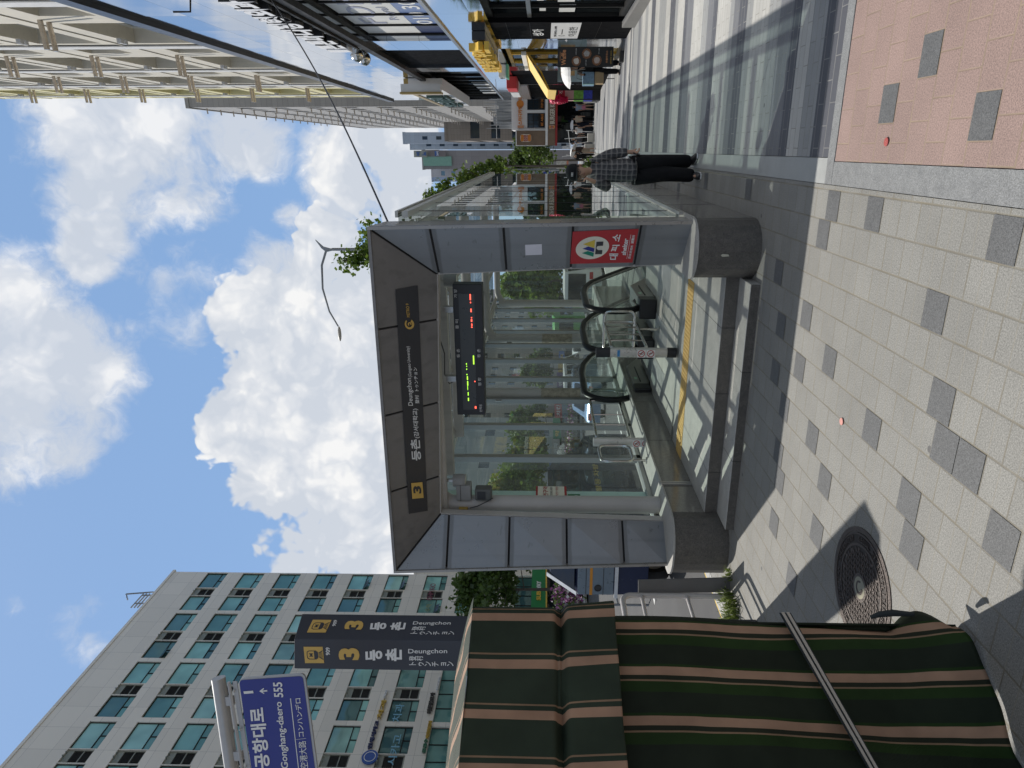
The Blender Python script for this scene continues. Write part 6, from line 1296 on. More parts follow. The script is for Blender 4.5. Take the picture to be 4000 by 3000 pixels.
facade_box('striped_building', 'distant building with pale horizontal stripes beside the clinic', aty(2308, 1500, 150).x, aty(2337, 1500, 150).x, 150, 170, aty(2320, 1690, 150).z, pm('stripe white', (.5, .5, .52), .7), window_glass('stripe glass', (.05, .05, .06), .1, .2), 2.2, 60, 'S', (.8, 1.6), .95, bandwin=True)
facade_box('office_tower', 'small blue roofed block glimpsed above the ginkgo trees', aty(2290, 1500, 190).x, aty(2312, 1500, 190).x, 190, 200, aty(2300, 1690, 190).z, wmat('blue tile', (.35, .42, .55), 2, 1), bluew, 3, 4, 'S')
# across the road, seen through the glass
facade_box('stone_building', 'grey stone block across the road seen through left panes', -54, -39.5, 66, 98, 16.5, wmat('grey stone', (.40, .41, .40), 2.4, 1.3), bluew, 4, 9, 'ES', (1.2, 2.6), .35)
facade_box('brick_building', 'brownish grey block with small windows seen behind middle mullions', -52, -39.0, 102, 128, 19, wmat('grey brown tile', (.38, .355, .34), .8, .4), bluew, 3.4, 4, 'ES', (1.0, 2.2), .4)
facade_box('tiled_building', 'long tiled block with pale windows far across the road', -50, -37.5, 132, 190, 26, wmat('tan tile', (.42, .39, .36), .8, .4), bluew, 3.3, 4.4, 'ES', (1.0, 2.2), .45)
# shop strip across the road
r = random.Random(21); cols_ = [(.10, .03, .14), (.45, .28, .03), (.03, .10, .35), (.35, .33, .30), (.02, .2, .08), (.4, .05, .05), (.08, .1, .12)]; y = 60.0; k = 0
for k in range(11):
    L_ = 5+r.random()*3.5; c_ = cols_[k % 7]; x = -38.6; t = thing('corner_shop', '%s corner shop across the road, %s' % (['purple', 'ochre', 'blue', 'pale grey', 'green', 'red', 'slate'][k % 7], ['nearest the stone block corner', 'beside the leaf covered window', 'with a yellow awning edge', 'under the tiled wall', 'next to the bus stop', 'behind the white cars', 'by the far crossing', 'beyond the purple front', 'past the far trees', 'near the brick block', 'at the far end of the strip'][k]), 'shopfront', (x, y, zg(y)), 'shops across the road')
    b = MB(); b.box(x-.5, x, y, y+L_-.2, zg(y), 2.6+zg(y)); b.build('shop_window', darkgl, t); b = MB(); b.box(x-.5, x+.5, y, y+L_-.2, 2.61+zg(y), 3.7+zg(y)); b.build('fascia', pm('fascia %d' % (k % 7), c_, .5), t)
    txt(r.choice(['약국', '김밥천국', '부동산', '치킨', '커피', '안경', '미용실']), (x+.51, y+.6, 2.85+zg(y)), (0, L_*.55, 0), (0, 0, .6), r.choice([wlet, yel, lb]), t, .04, .02); y += L_
# median fence with petunias
fx = -26.5; FN = thing('flower_fence', 'roadside fence hung with purple and white petunia planters', 'fence', (fx, 55, -1.5)); ya, yb = 38.0, 84.0
b = MB(); y = ya
while y < yb: zb = zg(y)-.15; b.tube([(fx, y, zb), (fx, y, zb+1.3)], .04, 6); y += 1.6
for zz_ in (.45, .85, 1.25):
    b.tube([(fx, q_, zg(q_)-.15+zz_) for q_ in (ya, yb)], .03, 6)
b.build('fence_rail', lampm, FN)
def flowers(name, pts, par, n, s, sz, sd):
    r = random.Random(sd); bs = MB(); bl = MB()
    for c in pts:
        for _ in range(n):
            p = c+Vector((r.gauss(0, s*.5), r.gauss(0, s), r.gauss(0, s*.45))); nn = Vector((r.gauss(.4, 1), r.gauss(-.3, 1), r.gauss(.5, .6))).normalized(); u = nn.cross(Vector((0, 0, 1))).normalized(); w = nn.cross(u); l = sz*(.7+.6*r.random()); k = r.random()
            tgt = bs if k > .4 else bl; tgt.cm = 0 if k < .75 else (1 if k < .9 else 2); tgt.cm = 0 if tgt is bl else tgt.cm
            tgt.add([p-u*l, p+w*l, p+u*l, p-w*l], [(0, 1, 2, 3)])
    bs.build('petunia', [pm('petunia purple', (.22, .06, .20), .7), pm('petunia pink', (.40, .18, .34), .7), pm('petunia white', (.6, .58, .58), .7)], par)['kind'] = 'stuff'; bl.build('planter_leaves', leafB, par)['kind'] = 'stuff'
flowers('petunia', [Vector((fx+.2, q_*.8+ya, zg(q_*.8+ya)+1.45)) for q_ in range(int((yb-ya)/.8))], FN, 34, .38, .09, 3)
F2 = thing('flower_planter', 'pink petunia planter on the kerb fence beside the blue van', 'planter', dep(640, 2240, 14)); c0 = dep(640, 2205, 14); c1 = dep(700, 2200, 14.6)
flowers('petunia', [c0+(c1-c0)*k+Vector((0, 0, dz)) for k in (0, .25, .5, .75, 1) for dz in (.12, -.12, -.3)], F2, 34, .13, .035, 8)
b = MB(); b.tube([c0+Vector((0, 0, -.45)), c1+Vector((0, 0, -.45))], .025, 6); b.tube([c0+Vector((0, 0, -1.1)), c1+Vector((0, 0, -1.1))], .025, 6); [b.tube([Vector((p.x, p.y, -.2)), p], .025, 6) for p in (c0, c1)]; b.build('fence_rail', lampm, F2)
# ================================================================= vehicles
tyre = pm('tyre rubber', (.02, .02, .02), .8); rimm = pm('alloy rim', (.4, .4, .42), .35, .8); vgl = window_glass('vehicle glass', (.010, .012, .015), .02, .06, .1, (.45, .5, .6))
def wheel(t, x, y, z, r_, w):
    b = MB(); b.lathe([(r_*.6, -w/2), (r_*.94, -w/2), (r_, -w*.3), (r_, w*.3), (r_*.94, w/2), (r_*.6, w/2)], (x, y, z), 20, axis=(1, 0, 0)); wh = b.build('wheel', tyre, t, smooth=True); b = MB(); b.lathe([(0.0, w*.36), (r_*.6, w*.42), (r_*.62, -w*.42), (0.0, -w*.36)], (x, y, z), 16, axis=(1, 0, 0)); b.build('rim', rimm, wh)
def vehicle(name, label, cat, x0, x1, prof, winp, paint, wheels, z0, group=None, extra=None):
    """side profile (y,z) extruded across x0..x1; winp = side window outlines"""
    yc = sum(p[0] for p in prof)/len(prof); t = thing(name, label, cat, ((x0+x1)/2, yc, z0), group)
    zs = [p[1] for p in prof]; zm = min(zs)+(max(zs)-min(zs))*.55; b = MB(); n = len(prof); rings = []
    for k, (fx_, ins) in enumerate(((0, .10), (.06, .0), (.94, 0), (1, .10))):
        ring = []
        for (y, z) in prof:
            tum = .16*max(0, (z-zm)/(max(zs)-zm)); xx = x0+(x1-x0)*fx_; xx += tum*(1 if fx_ < .5 else -1); ring.append((xx, y+(yc-y)*ins*.15, z-(z-zm)*ins*.12))
        rings.append(ring)
    vs = [p for r_ in rings for p in r_]; fs = [tuple(range(n-1, -1, -1)), tuple(3*n+i for i in range(n))]
    for k in range(3): fs += [(k*n+i, k*n+(i+1) % n, (k+1)*n+(i+1) % n, (k+1)*n+i) for i in range(n)]
    b.add(vs, fs); b.build('body', paint, t, smooth=True)
    def tum(z): return .16*max(0, (z-zm)/(max(zs)-zm))
    for w in winp:
        for sx in (0, 1):
            b = MB(); P = [((x0-.004+tum(z)) if sx == 0 else (x1+.004-tum(z)), y, z) for (y, z) in w]; b.slab(P, (.006 if sx == 0 else -.006, 0, 0)); b.build('side_window', vgl, t)
    for y in wheels: wheel(t, x1-.12, y, z0+.31, .31, .2); wheel(t, x0+.12, y, z0+.31, .31, .2)
    return t, tum
vblue = pm('dark blue van paint', (.014, .023, .065), .25, .2, var=.05, spec=.5); vgrey = pm('blue grey van panel', (.155, .195, .235), .3, .3, var=.06)
VX0, VX1, VY = -6.90, -5.42, 9.40
VN, tm = vehicle('parked_van', 'dark blue van with blue grey tailgate parked at the kerb behind left pillar', 'van', VX0, VX1, [(VY, .30), (VY-.03, .95), (VY, 1.44), (VY+.36, 1.88), (VY+.6, 1.94), (11.3, 1.94), (11.55, 1.86), (12.05, 1.36), (12.5, 1.20), (12.62, .9), (12.62, .35)], [[(VY+.22, 1.42), (VY+.52, 1.80), (10.5, 1.82), (10.5, 1.40)], [(10.6, 1.40), (10.6, 1.82), (11.3, 1.80), (11.75, 1.38)]], vblue, (10.0, 12.05), -.17)
b = MB(); b.box(VX0+.03, VX1-.03, VY-.05, VY-.032, .86, 1.44); b.build('tailgate', vgrey, VN, bevel=.008); b = MB(); b.box(VX0+.03, VX1-.03, VY-.056, VY-.0505, 1.20, 1.245); b.build('marker_strip', pm('orange reflector', (.55, .22, .01), .4), VN); b = MB(); b.box(VX0+.03, VX1-.03, VY-.054, VY-.0505, 1.02, 1.03); b.box(VX0+.03, VX1-.03, VY-.054, VY-.0505, 1.30, 1.31); b.build('pressed_line', dark, VN)
b = MB(); b.lathe([(0, 0), (.055, 0), (.06, .012), (.06, 0)], (VX0+.16, VY-.051, 1.11), 16, axis=(0, -1, 0)); b.build('round_lamp', blackp, VN); b = MB(); b.box(VX0-.02, VX1+.02, VY-.075, VY-.033, .79, .845); b.build('bumper_trim', pm('bright trim', (.6, .62, .65), .3, .3), VN)
b = MB(); b.slab([(VX0+.10, VY-.035, 1.49), (VX1-.10, VY-.035, 1.49), (VX1-.20, VY+.30, 1.87), (VX0+.20, VY+.30, 1.87)], (0, -.006, .006)); b.build('rear_window', vgl, VN); b = MB(); b.slab([(VX0+.62, VY-.022, 1.53), (VX0+.80, VY-.022, 1.53), (VX0+.80, VY+.04, 1.60), (VX0+.62, VY+.04, 1.60)], (0, -.004, .004)); b.build('sticker', wlet, VN)
b = MB(); b.slab([(VX0+.03, VY-.06, 1.45), (VX0+.10, VY-.06, 1.45), (VX0+.19, VY+.34, 1.93), (VX0+.12, VY+.34, 1.93)], (0, -.012, .012)); b.build('window_pillar', pm('bright trim', (.6, .62, .65)), VN)
b = MB(); b.sphere((VX1+.14, 11.78, 1.40), .13, 12, 8, (.7, .5, 1)); b.build('mirror', blackp, VN, smooth=True)
txt('재활용 차량', (VX1+.006, 9.9, 1.02), (0, 1.3, 0), (0, 0, .10), yl, VN, .003, .02); b = MB(); b.box(VX1+.002, VX1+.006, 9.75, 9.86, .98, 1.16); b.build('emblem', lb, VN)
def car(label, cx_, cy_, z, paint, L=4.4, hgt=1.48, box_=False):
    y0 = cy_-L/2; q = lambda a: y0+L*a
    if box_: prof = [(q(0), .3), (q(0), 1.0), (q(.03), hgt), (q(.8), hgt), (q(.93), 1.05), (q(1), .95), (q(1), .3)]; wp = [[(q(.05), 1.0), (q(.06), hgt-.15), (q(.42), hgt-.15), (q(.42), 1.0)], [(q(.45), 1.0), (q(.45), hgt-.15), (q(.77), hgt-.15), (q(.88), 1.0)]]
    else: prof = [(q(0), .3), (q(.0), .75), (q(.04), .9), (q(.14), .95), (q(.27), hgt-.04), (q(.36), hgt), (q(.58), hgt), (q(.66), hgt-.06), (q(.78), .95), (q(.96), .82), (q(1), .65), (q(1), .3)]; wp = [[(q(.19), .95), (q(.30), hgt-.10), (q(.46), hgt-.08), (q(.46), .95)], [(q(.48), .95), (q(.48), hgt-.08), (q(.62), hgt-.10), (q(.73), .95)]]
    prof = [(a, b_+z) for a, b_ in prof]; wp = [[(a, b_+z) for a, b_ in w] for w in wp]
    t, _ = vehicle('parked_car' if not box_ else 'minibus', label, 'car' if not box_ else 'van', cx_-.9, cx_+.9, prof, wp, paint, (q(.19), q(.80)), z, 'vehicles on the road')
    b = MB(); [b.box(cx_+s*.62-.16, cx_+s*.62+.16, y0-.02, y0+.02, z+.68, z+.84) for s in (-1, 1)]; b.build('tail_light', pm('tail red', (.4, .02, .02), .3), t)
    b = MB(); b.slab([(cx_-.62, q(.145)-.02, z+.98), (cx_+.62, q(.145)-.02, z+.98), (cx_+.55, q(.265)-.02, z+hgt-.08), (cx_-.55, q(.265)-.02, z+hgt-.08)], (0, -.01, .01)) if not box_ else b.box(cx_-.7, cx_+.7, y0-.012, y0-.002, z+1.0, z+hgt-.15); b.build('rear_window', vgl, t); return t
wp_ = pm('white car paint', (.66, .67, .68), .2, var=.02); bp_ = pm('silver blue car paint', (.20, .28, .42), .2, .5, var=.03); gp_ = pm('grey car paint', (.22, .23, .24), .2, .5, var=.03); bkp = pm('black car paint', (.02, .02, .022), .2)
for lab, U, V, d, pt, bx in (('white hatchback seen between the right pillar and column', 1905, 2295, 33, wp_, True), ('white police style van behind the middle mullion', 1530, 2300, 40, wp_, True), ('silver blue sedan behind the left balustrade', 1490, 2330, 31, bp_, False), ('white sedan seen past the middle column', 1600, 2308, 46, wp_, False), ('black car in the far lane beyond the white van', 1570, 2270, 62, bkp, False), ('grey car far down the road by the trees', 1850, 2262, 75, gp_, False)):
    p = dep(U, V, d); car(lab, p.x, p.y, zg(p.y)-.15, pt, box_=bx, hgt=1.95 if bx else 1.46)
p = dep(1715, 2200, 62); zb = zg(p.y)-.15; bg_ = pm('bus green', (.12, .38, .10), .3, var=.03)
BS, _ = vehicle('city_bus', 'green city bus stopped beyond the mullions with balloon arch', 'bus', p.x-1.25, p.x+1.25, [(p.y, zb+.35), (p.y, zb+3.1), (p.y+.2, zb+3.25), (p.y+9.8, zb+3.25), (p.y+10, zb+3.0), (p.y+10, zb+.35)], [[(p.y+.6+k*1.9, zb+1.4), (p.y+.6+k*1.9, zb+2.6), (p.y+2.3+k*1.9, zb+2.6), (p.y+2.3+k*1.9, zb+1.4)] for k in range(5)], bg_, (p.y+2, p.y+7.6), zb)
b = MB(); b.box(p.x-1.05, p.x+1.05, p.y-.02, p.y-.003, zb+1.4, zb+2.7); b.build('rear_window', vgl, BS)
# ================================================================= people
skin_m = pm('skin', (0.42, 0.25, 0.17), .5, var=.05); hair_m = pm('black hair', (.014, .012, .011), .45, var=.3, scale=40)
def skinmesh(name, verts, edges, rad_, mat, parent, root=0, sub=2):
    me = bpy.data.meshes.new(name); wm = WM.get(parent.name, Matrix.Identity(4)); inv = wm.inverted()
    me.from_pydata([tuple(inv @ Vector(v)) for v in verts], edges, []); o = bpy.data.objects.new(name, me); COL.objects.link(o); o.parent = parent; WM[o.name] = wm; CH.setdefault(parent.name, []).append(o)
    sk = o.modifiers.new('skin', 'SKIN'); sk.use_smooth_shade = True; lay = me.skin_vertices[0].data
    for i, r_ in enumerate(rad_): lay[i].radius = r_ if isinstance(r_, tuple) else (r_, r_); lay[i].use_root = (i == root)
    s = o.modifiers.new('sub', 'SUBSURF'); s.levels = sub; s.render_levels = sub; me.materials.append(mat); return o
def plaid():
    M = bpy.data.materials.new('plaid shirt cloth'); M.use_nodes = True; t = M.node_tree; b = t.nodes['Principled BSDF']
    tc = nd(t, 'NewGeometry').outputs['Position']; g = nd(t, 'SeparateXYZ', {0: tc}).outputs
    def band(v, w, ofs, duty): return math_(t, 'LESS_THAN', math_(t, 'FRACT', math_(t, 'ADD', math_(t, 'DIVIDE', v, w), ofs)), duty)
    nz = nd(t, 'TexNoise', {'Vector': tc, 'Scale': 7.0, 'Detail': 1.0}).outputs['Color']; ws = nd(t, 'VectorMath', {0: tc, 1: nd(t, 'VectorMath', {0: nz, 'Scale': .05}, operation='SCALE').outputs[0]}, operation='ADD').outputs[0]; g = nd(t, 'SeparateXYZ', {0: ws}).outputs
    c = mixc(t, math_(t, 'MULTIPLY', band(g[0], .066, 0, .5), .6), (.085, .083, .085), (.028, .029, .034)); c = mixc(t, math_(t, 'MULTIPLY', band(g[2], .066, .2, .5), .5), c, (.028, .029, .034))
    for ax in (0, 2): c = mixc(t, math_(t, 'MULTIPLY', band(g[ax], .066, .62, .24), .38), c, (.30, .28, .26))
    t.links.new(c, b.inputs['Base Color']); b.inputs['Roughness'].default_value = .85
    n = nd(t, 'TexNoise', {'Vector': tc, 'Scale': 14.0, 'Detail': 3.0}).outputs['Fac']; bp = nd(t, 'Bump', {'Height': n, 'Strength': .6, 'Distance': .03}); t.links.new(bp.outputs[0], b.inputs['Normal']); return M
def cloth_m(name, col): return pm(name, col, .85, var=.15, scale=9, bump=.5, bscale=18, spec=.2)
def hand(V_, E_, R_, wi, wrist, dirv, side, up, s=1.0, curl=.5):
    """palm and five fingers growing from wrist vertex wi"""
    d = dirv.normalized(); sd = side.normalized(); u = up.normalized()
    pi_ = len(V_); V_.append(wrist+d*.045*s); R_.append((.030*s, .018*s)); E_.append((wi, pi_))
    pj = len(V_); V_.append(wrist+d*.085*s); R_.append((.034*s, .015*s)); E_.append((pi_, pj))
    for k, (o, L) in enumerate(((-.027, .068), (-.009, .078), (.009, .074), (.026, .058))):
        a = wrist+d*.092*s+sd*o*s; i0 = len(V_); V_.append(a); R_.append(.0095*s); E_.append((pj, i0))
        b_ = a+(d*(1-.25*curl)+u*.55*curl)*L*.5*s; V_.append(b_); R_.append(.0085*s); E_.append((i0, i0+1))
        c_ = b_+(d*(1-.8*curl)+u*1.1*curl).normalized()*L*.5*s; V_.append(c_); R_.append(.0065*s); E_.append((i0+1, i0+2))
    i0 = len(V_); a = wrist+d*.035*s-sd*.034*s; V_.append(a); R_.append(.012*s); E_.append((pi_, i0)); V_.append(a+(d*.6-sd*.45+u*.35*curl)*.045*s); R_.append(.0095*s); E_.append((i0, i0+1)); V_.append(a+(d*1.25-sd*.45+u*.6*curl)*.055*s); R_.append(.007*s); E_.append((i0+1, i0+2))
def figure(label, J, face, colr, h, group=None, hat=None, hands=True, long_hair=False, skirt=None, shoe=(.02, .02, .022), sleeve='long', glasses=False, loc=None, hs=1.0, curl=(.5, .5), coat=1.0, sub=2):
    """J: joint dict in world space; face: unit vector the person looks along"""
    s = h/1.72; f = Vector(face); f.z = 0; f.normalize(); rt_ = Vector((f.y, -f.x, 0)); up = Vector((0, 0, 1))
    t = thing('person', label, 'person', loc or (J['pelvis'].x, J['pelvis'].y, J['ank_r'].z-.06*s), group)
    V_, E_, R_ = [], [], []
    def add(k, p, r_, par=None): V_.append(Vector(p)); R_.append(r_); E_.append((par, len(V_)-1)) if par is not None else None; return len(V_)-1
    pe = add('p', J['pelvis'], (.11*s, .085*s)); wa = add('w', J['pelvis'].lerp(J['chest'], .5), (.115*s, .09*s), pe); ch = add('c', J['chest'], (.135*s, .095*s), wa); nb_ = add('n', J['neck'], .056*s, ch)
    hc = J['head']; s0 = s; n2 = add('n2', J['neck'].lerp(hc, .42), .050*s, nb_); jaw = add('j', hc-up*.062*s*hs+f*.018*s*hs, (.060*s*hs, .062*s*hs), n2); mid = add('m', hc+f*.004*s*hs, (.076*s*hs, .088*s*hs), jaw); add('t', hc+up*.072*s*hs-f*.01*s*hs, (.062*s*hs, .072*s*hs), mid)
    for sd in ('r', 'l'):
        sh_ = add('s', J['sho_'+sd], .058*s, ch); el = add('e', J['elb_'+sd], .040*s, sh_); wr = add('w', J['wri_'+sd], .028*s, el)
        d = (J['hand_'+sd]-J['wri_'+sd])
        if hands: hand(V_, E_, R_, wr, J['wri_'+sd], d, (f if sd == 'r' else f)*1.0 if abs(d.normalized().dot(f)) < .8 else rt_, (rt_ if sd == 'l' else -rt_), s, curl[0 if sd == 'r' else 1])
        else: add('h', J['wri_'+sd]+d*.6, (.034*s, .02*s), wr); add('h2', J['wri_'+sd]+d*1.3, (.02*s, .014*s), len(V_)-1)
        hp = add('h', J['hip_'+sd], .095*s, pe); kn = add('k', J['kne_'+sd], .058*s, hp); an = add('a', J['ank_'+sd], .040*s, kn); add('t', J['toe_'+sd], (.038*s, .028*s), an)
    skinmesh('body', V_, E_, R_, skin_m, t, 0, sub)
    # top with sleeves
    v = [J['pelvis']-up*.045*s, J['pelvis'].lerp(J['chest'], .35), J['chest'], J['chest'].lerp(J['neck'], .68)]; e = [(0, 1), (1, 2), (2, 3)]; r_ = [(.178*s*coat, .145*s*coat), (.172*s*coat, .14*s*coat), (.162*s*coat, .13*s), (.085*s, .075*s)]
    for sd in ('r', 'l'):
        i0 = len(v); v.append(J['sho_'+sd]); r_.append(.080*s); e.append((2, i0)); v.append(J['sho_'+sd].lerp(J['elb_'+sd], .5)); r_.append(.074*s*coat); e.append((i0, i0+1))
        if sleeve == 'long': v += [J['elb_'+sd], J['elb_'+sd].lerp(J['wri_'+sd], .55), J['wri_'+sd].lerp(J['elb_'+sd], .06)]; r_ += [.066*s*coat, .058*s*coat, .050*s*coat]; e += [(i0+1, i0+2), (i0+2, i0+3), (i0+3, i0+4)]
    skinmesh('shirt', v, e, r_, colr[0], t, 1, sub)
    # trousers or skirt
    if skirt:
        b = MB(); p = J['pelvis']; b.lathe([(.135*s, .08*s), (.155*s, -.05*s), (.17*s, -skirt*s)], p, 20); b.build('skirt', colr[1], t, smooth=True)
    else:
        v = [J['pelvis']+up*.06*s]; e = []; r_ = [(.150*s, .122*s)]
        for sd in ('r', 'l'):
            i0 = len(v); v += [J['hip_'+sd], J['hip_'+sd].lerp(J['kne_'+sd], .5), J['kne_'+sd], J['kne_'+sd].lerp(J['ank_'+sd], .5), J['ank_'+sd]-up*.028*s]; r_ += [.118*s*coat, .104*s*coat, .092*s*coat, .086*s*coat, .080*s*coat]; e += [(0, i0)]+[(i0+k, i0+k+1) for k in range(4)]
        skinmesh('trousers', v, e, r_, colr[1], t, 0, sub)
    for sd in ('r', 'l'):
        a, o = J['ank_'+sd], J['toe_'+sd]; dd = (o-a); dd.z = 0; dn = dd.normalized() if dd.length > 1e-3 else f; g0 = min(a.z-.06*s, o.z-.03*s); base = Vector((a.x, a.y, g0)); sw = Vector((dn.y, -dn.x, 0))
        def sec(k, w, hh): c = base+dn*k*s; return [c-sw*w*s+up*.0, c+sw*w*s, c+sw*w*.85*s+up*hh*.6*s, c+sw*w*.4*s+up*hh*s, c-sw*w*.4*s+up*hh*s, c-sw*w*.85*s+up*hh*.6*s]
        S_ = [sec(-.075, .030, .085), sec(-.03, .042, .11), sec(.05, .046, .095), sec(.12, .050, .065), sec(.18, .044, .05), sec(.205, .026, .035)]; b = MB(); b.add([p for q in S_ for p in q], [(i*6+j, i*6+(j+1) % 6, (i+1)*6+(j+1) % 6, (i+1)*6+j) for i in range(5) for j in range(6)]+[(5, 4, 3, 2, 1, 0), (30, 31, 32, 33, 34, 35)]); b.build('shoe', pm('shoe %.3f %.3f' % shoe[:2], shoe, .6), t, smooth=True)
        b = MB(); b.slab([base+dn*(k*s)+sw*(w*s)+up*.001 for k, w in ((-.08, -.034), (-.08, .034), (.05, .05), (.15, .052), (.207, .03), (.207, -.03), (.15, -.052), (.05, -.05))], up*.014*s); b.build('sole', wlet if shoe[0] < .3 else blackp, t)
    # hair, hat, face
    s = s*hs
    b = MB(); n = 18; m_ = 8; c = hc+up*.012*s-f*.012*s
    vs = []; lim = -.25 if not long_hair else -.5
    for i in range(m_+1):
        th = math.pi*.62*i/m_
        for k in range(n):
            ph = 2*math.pi*k/n; dx, dy = math.cos(ph), math.sin(ph); front = max(0, dx); tt = th*(1-.42*front)
            vs.append(c+(f*math.sin(tt)*dx*.099+rt_*math.sin(tt)*dy*.086+up*math.cos(tt)*.108)*s)
    b.add(vs, [(i*n+k, i*n+(k+1) % n, (i+1)*n+(k+1) % n, (i+1)*n+k) for i in range(m_) for k in range(n)])
    if long_hair:
        for k in range(-3, 4): a = math.pi+k*.33; d = f*math.cos(a)+rt_*math.sin(a); b.tube([c+d*.085*s, c+d*.095*s-up*.12*s, c+d*.09*s-up*.30*s], [.03*s, .034*s, .02*s], 6)
    b.build('hair', hair_m, t, smooth=True)
    if hands:
        b = MB(); [b.sphere(hc+f*.082*s+rt_*x*.030*s+up*.008*s, .0085*s, 8, 6) for x in (-1, 1)]; b.build('eyes', pm('eye dark', (.02, .015, .012), .3), t, smooth=True)
        b = MB(); b.add([hc+f*.083*s+up*.012*s, hc+f*.112*s-up*.026*s, hc+f*.083*s+rt_*.017*s-up*.032*s, hc+f*.083*s-rt_*.017*s-up*.032*s], [(0, 2, 1), (0, 1, 3), (1, 2, 3)]); b.build('nose', skin_m, t, smooth=True)
        b = MB(); b.sphere(hc+f*.076*s-up*.058*s, .022*s, 10, 6, (1, .5, .28) if abs(f.x) < .7 else (.5, 1, .28)); b.build('mouth', pm('lips', (.30, .13, .10), .5), t, smooth=True)
        b = MB(); [b.sphere(hc+rt_*x*.082*s-up*.005*s-f*.008*s, .026*s, 10, 8, (.45, .7, 1.1)) for x in (-1, 1)]; b.build('ears', skin_m, t, smooth=True)
        b = MB(); [b.slab([hc+f*.084*s+rt_*(x*.030-.018)*s+up*.026*s, hc+f*.084*s+rt_*(x*.030+.018)*s+up*.026*s, hc+f*.086*s+rt_*(x*.030+.016)*s+up*.032*s, hc+f*.086*s+rt_*(x*.030-.016)*s+up*.032*s], f*.004*s) for x in (-1, 1)]; b.build('brows', hair_m, t)
    if glasses:
        b = MB()
        for x in (-1, 1): b.tube([hc+f*.098*s+rt_*(x*.031+.024*math.cos(a))*s+up*(.004+.019*math.sin(a))*s for a in [2*math.pi*i/14 for i in range(14)]], .0022*s, 5, closed=True); b.tube([hc+f*.098*s+rt_*x*.055*s+up*.008*s, hc-f*.0*s+rt_*x*.086*s+up*.01*s], .002*s, 4)
        b.tube([hc+f*.099*s-rt_*.007*s+up*.008*s, hc+f*.099*s+rt_*.007*s+up*.008*s], .002*s, 4); b.build('glasses', blackp, t)
    if hat:
        b = MB(); c = hc+up*.046*s-f*.006*s; n = 24; prof = [(1.0, -.015), (1.02, .02), (.96, .055), (.78, .085), (.42, .103), (.0, .108)]
        b.add([c+(f*math.cos(a)*.104*r1+rt_*math.sin(a)*.092*r1+up*z)*s for r1, z in prof for a in [2*math.pi*k/n for k in range(n)]], [(i*n+k, i*n+(k+1) % n, (i+1)*n+(k+1) % n, (i+1)*n+k) for i in range(len(prof)-1) for k in range(n)]); hb_ = b.build('cap', hat, t, smooth=True)
        b = MB(); arc = [rad(a) for a in range(-62, 63, 12)]; inn = [c+(f*math.cos(a)*.100+rt_*math.sin(a)*.090-up*.012)*s for a in arc]; ou = [c+(f*(math.cos(a)*.100+.065*math.cos(a*1.25))+rt_*math.sin(a)*.094-up*(.026))*s for a in arc]; m_ = len(arc)
        b.add(inn+ou+[p+up*.004*s for p in inn+ou], [(i, i+1, m_+i+1, m_+i) for i in range(m_-1)]+[(2*m_+i, 3*m_+i, 3*m_+i+1, 2*m_+i+1) for i in range(m_-1)]+[(m_+i, m_+i+1, 3*m_+i+1, 3*m_+i) for i in range(m_-1)]); b.build('cap_brim', hat, t, smooth=True)
        b = MB(); cc = c+f*.100*s+up*.035*s; [b.slab([cc+rt_*(x+.0)*s+up*z0_*s, cc+rt_*(x+.008)*s+up*z0_*s, cc+rt_*(x+.008)*s+up*z1_*s, cc+rt_*x*s+up*z1_*s], f*.006*s) for x, z0_, z1_ in ((-.022, -.012, .012), (-.006, -.012, .012), (.010, -.012, .012))]; b.build('cap_badge', wlet, t)
    return t
# ---- man in the plaid shirt
YM = 9.42
q = lambda U, V, dy=0.0: aty(U, V, YM+dy)
J = dict(head=q(2327, 2261, .0), neck=q(2334, 2316, .03), chest=q(2333, 2365, .03), pelvis=q(2334, 2462, .03), sho_r=q(2371, 2326, .03), elb_r=q(2400, 2395, .06), wri_r=q(2407, 2460, .0), hand_r=q(2404, 2492, -.04), sho_l=q(2294, 2326, .02), elb_l=q(2268, 2378, -.02), wri_l=q(2292, 2316, -.15), hand_l=q(2306, 2284, -.17),
         hip_r=q(2358, 2480, .03), hip_l=q(2311, 2480, .02), kne_r=q(2366, 2588, .0), kne_l=q(2322, 2594, -.05), ank_r=q(2370, 2672, .16), ank_l=q(2314, 2694, -.10), toe_r=q(2384, 2686, .04), toe_l=q(2311, 2712, -.25))
dz = .062-min(J['ank_l'].z, J['ank_r'].z); J['ank_r'].z = max(J['ank_r'].z, .062); 
for k in ('ank_l',): J[k].z = .064
J['toe_l'].z = .03; J['toe_r'].z = .035; J['ank_r'].z = .075
MAN = figure('man in grey plaid shirt and dark cap walking towards the camera', J, (-.25, -1, 0), (plaid(), cloth_m('black trousers', (.010, .010, .011))), 1.73, hat=cloth_m('black cap cloth', (.012, .013, .015)), glasses=True, shoe=(.018, .018, .02), curl=(1.0, .9), coat=1.16, hs=1.13)
b = MB(); c = J['neck']+Vector((-.02, -.07, -.05)); b.slab([c+Vector((-.06, 0, .03)), c+Vector((.06, 0, .03)), c+Vector((.0, -.035, -.075))], (0, .02, 0)); b.build('undershirt', pm('pale inner shirt', (.55, .55, .50), .8), MAN)
hp = J['hand_r']; b = MB(); b.obox(hp+Vector((-.03, -.03, -.03)), (.018, .04, 0), (-.01, .02, .0), (0.02, 0, .09)); tag(b.build('phone', blackp, bevel=.004), 'black phone held in the hanging hand of the plaid shirt man', 'phone')
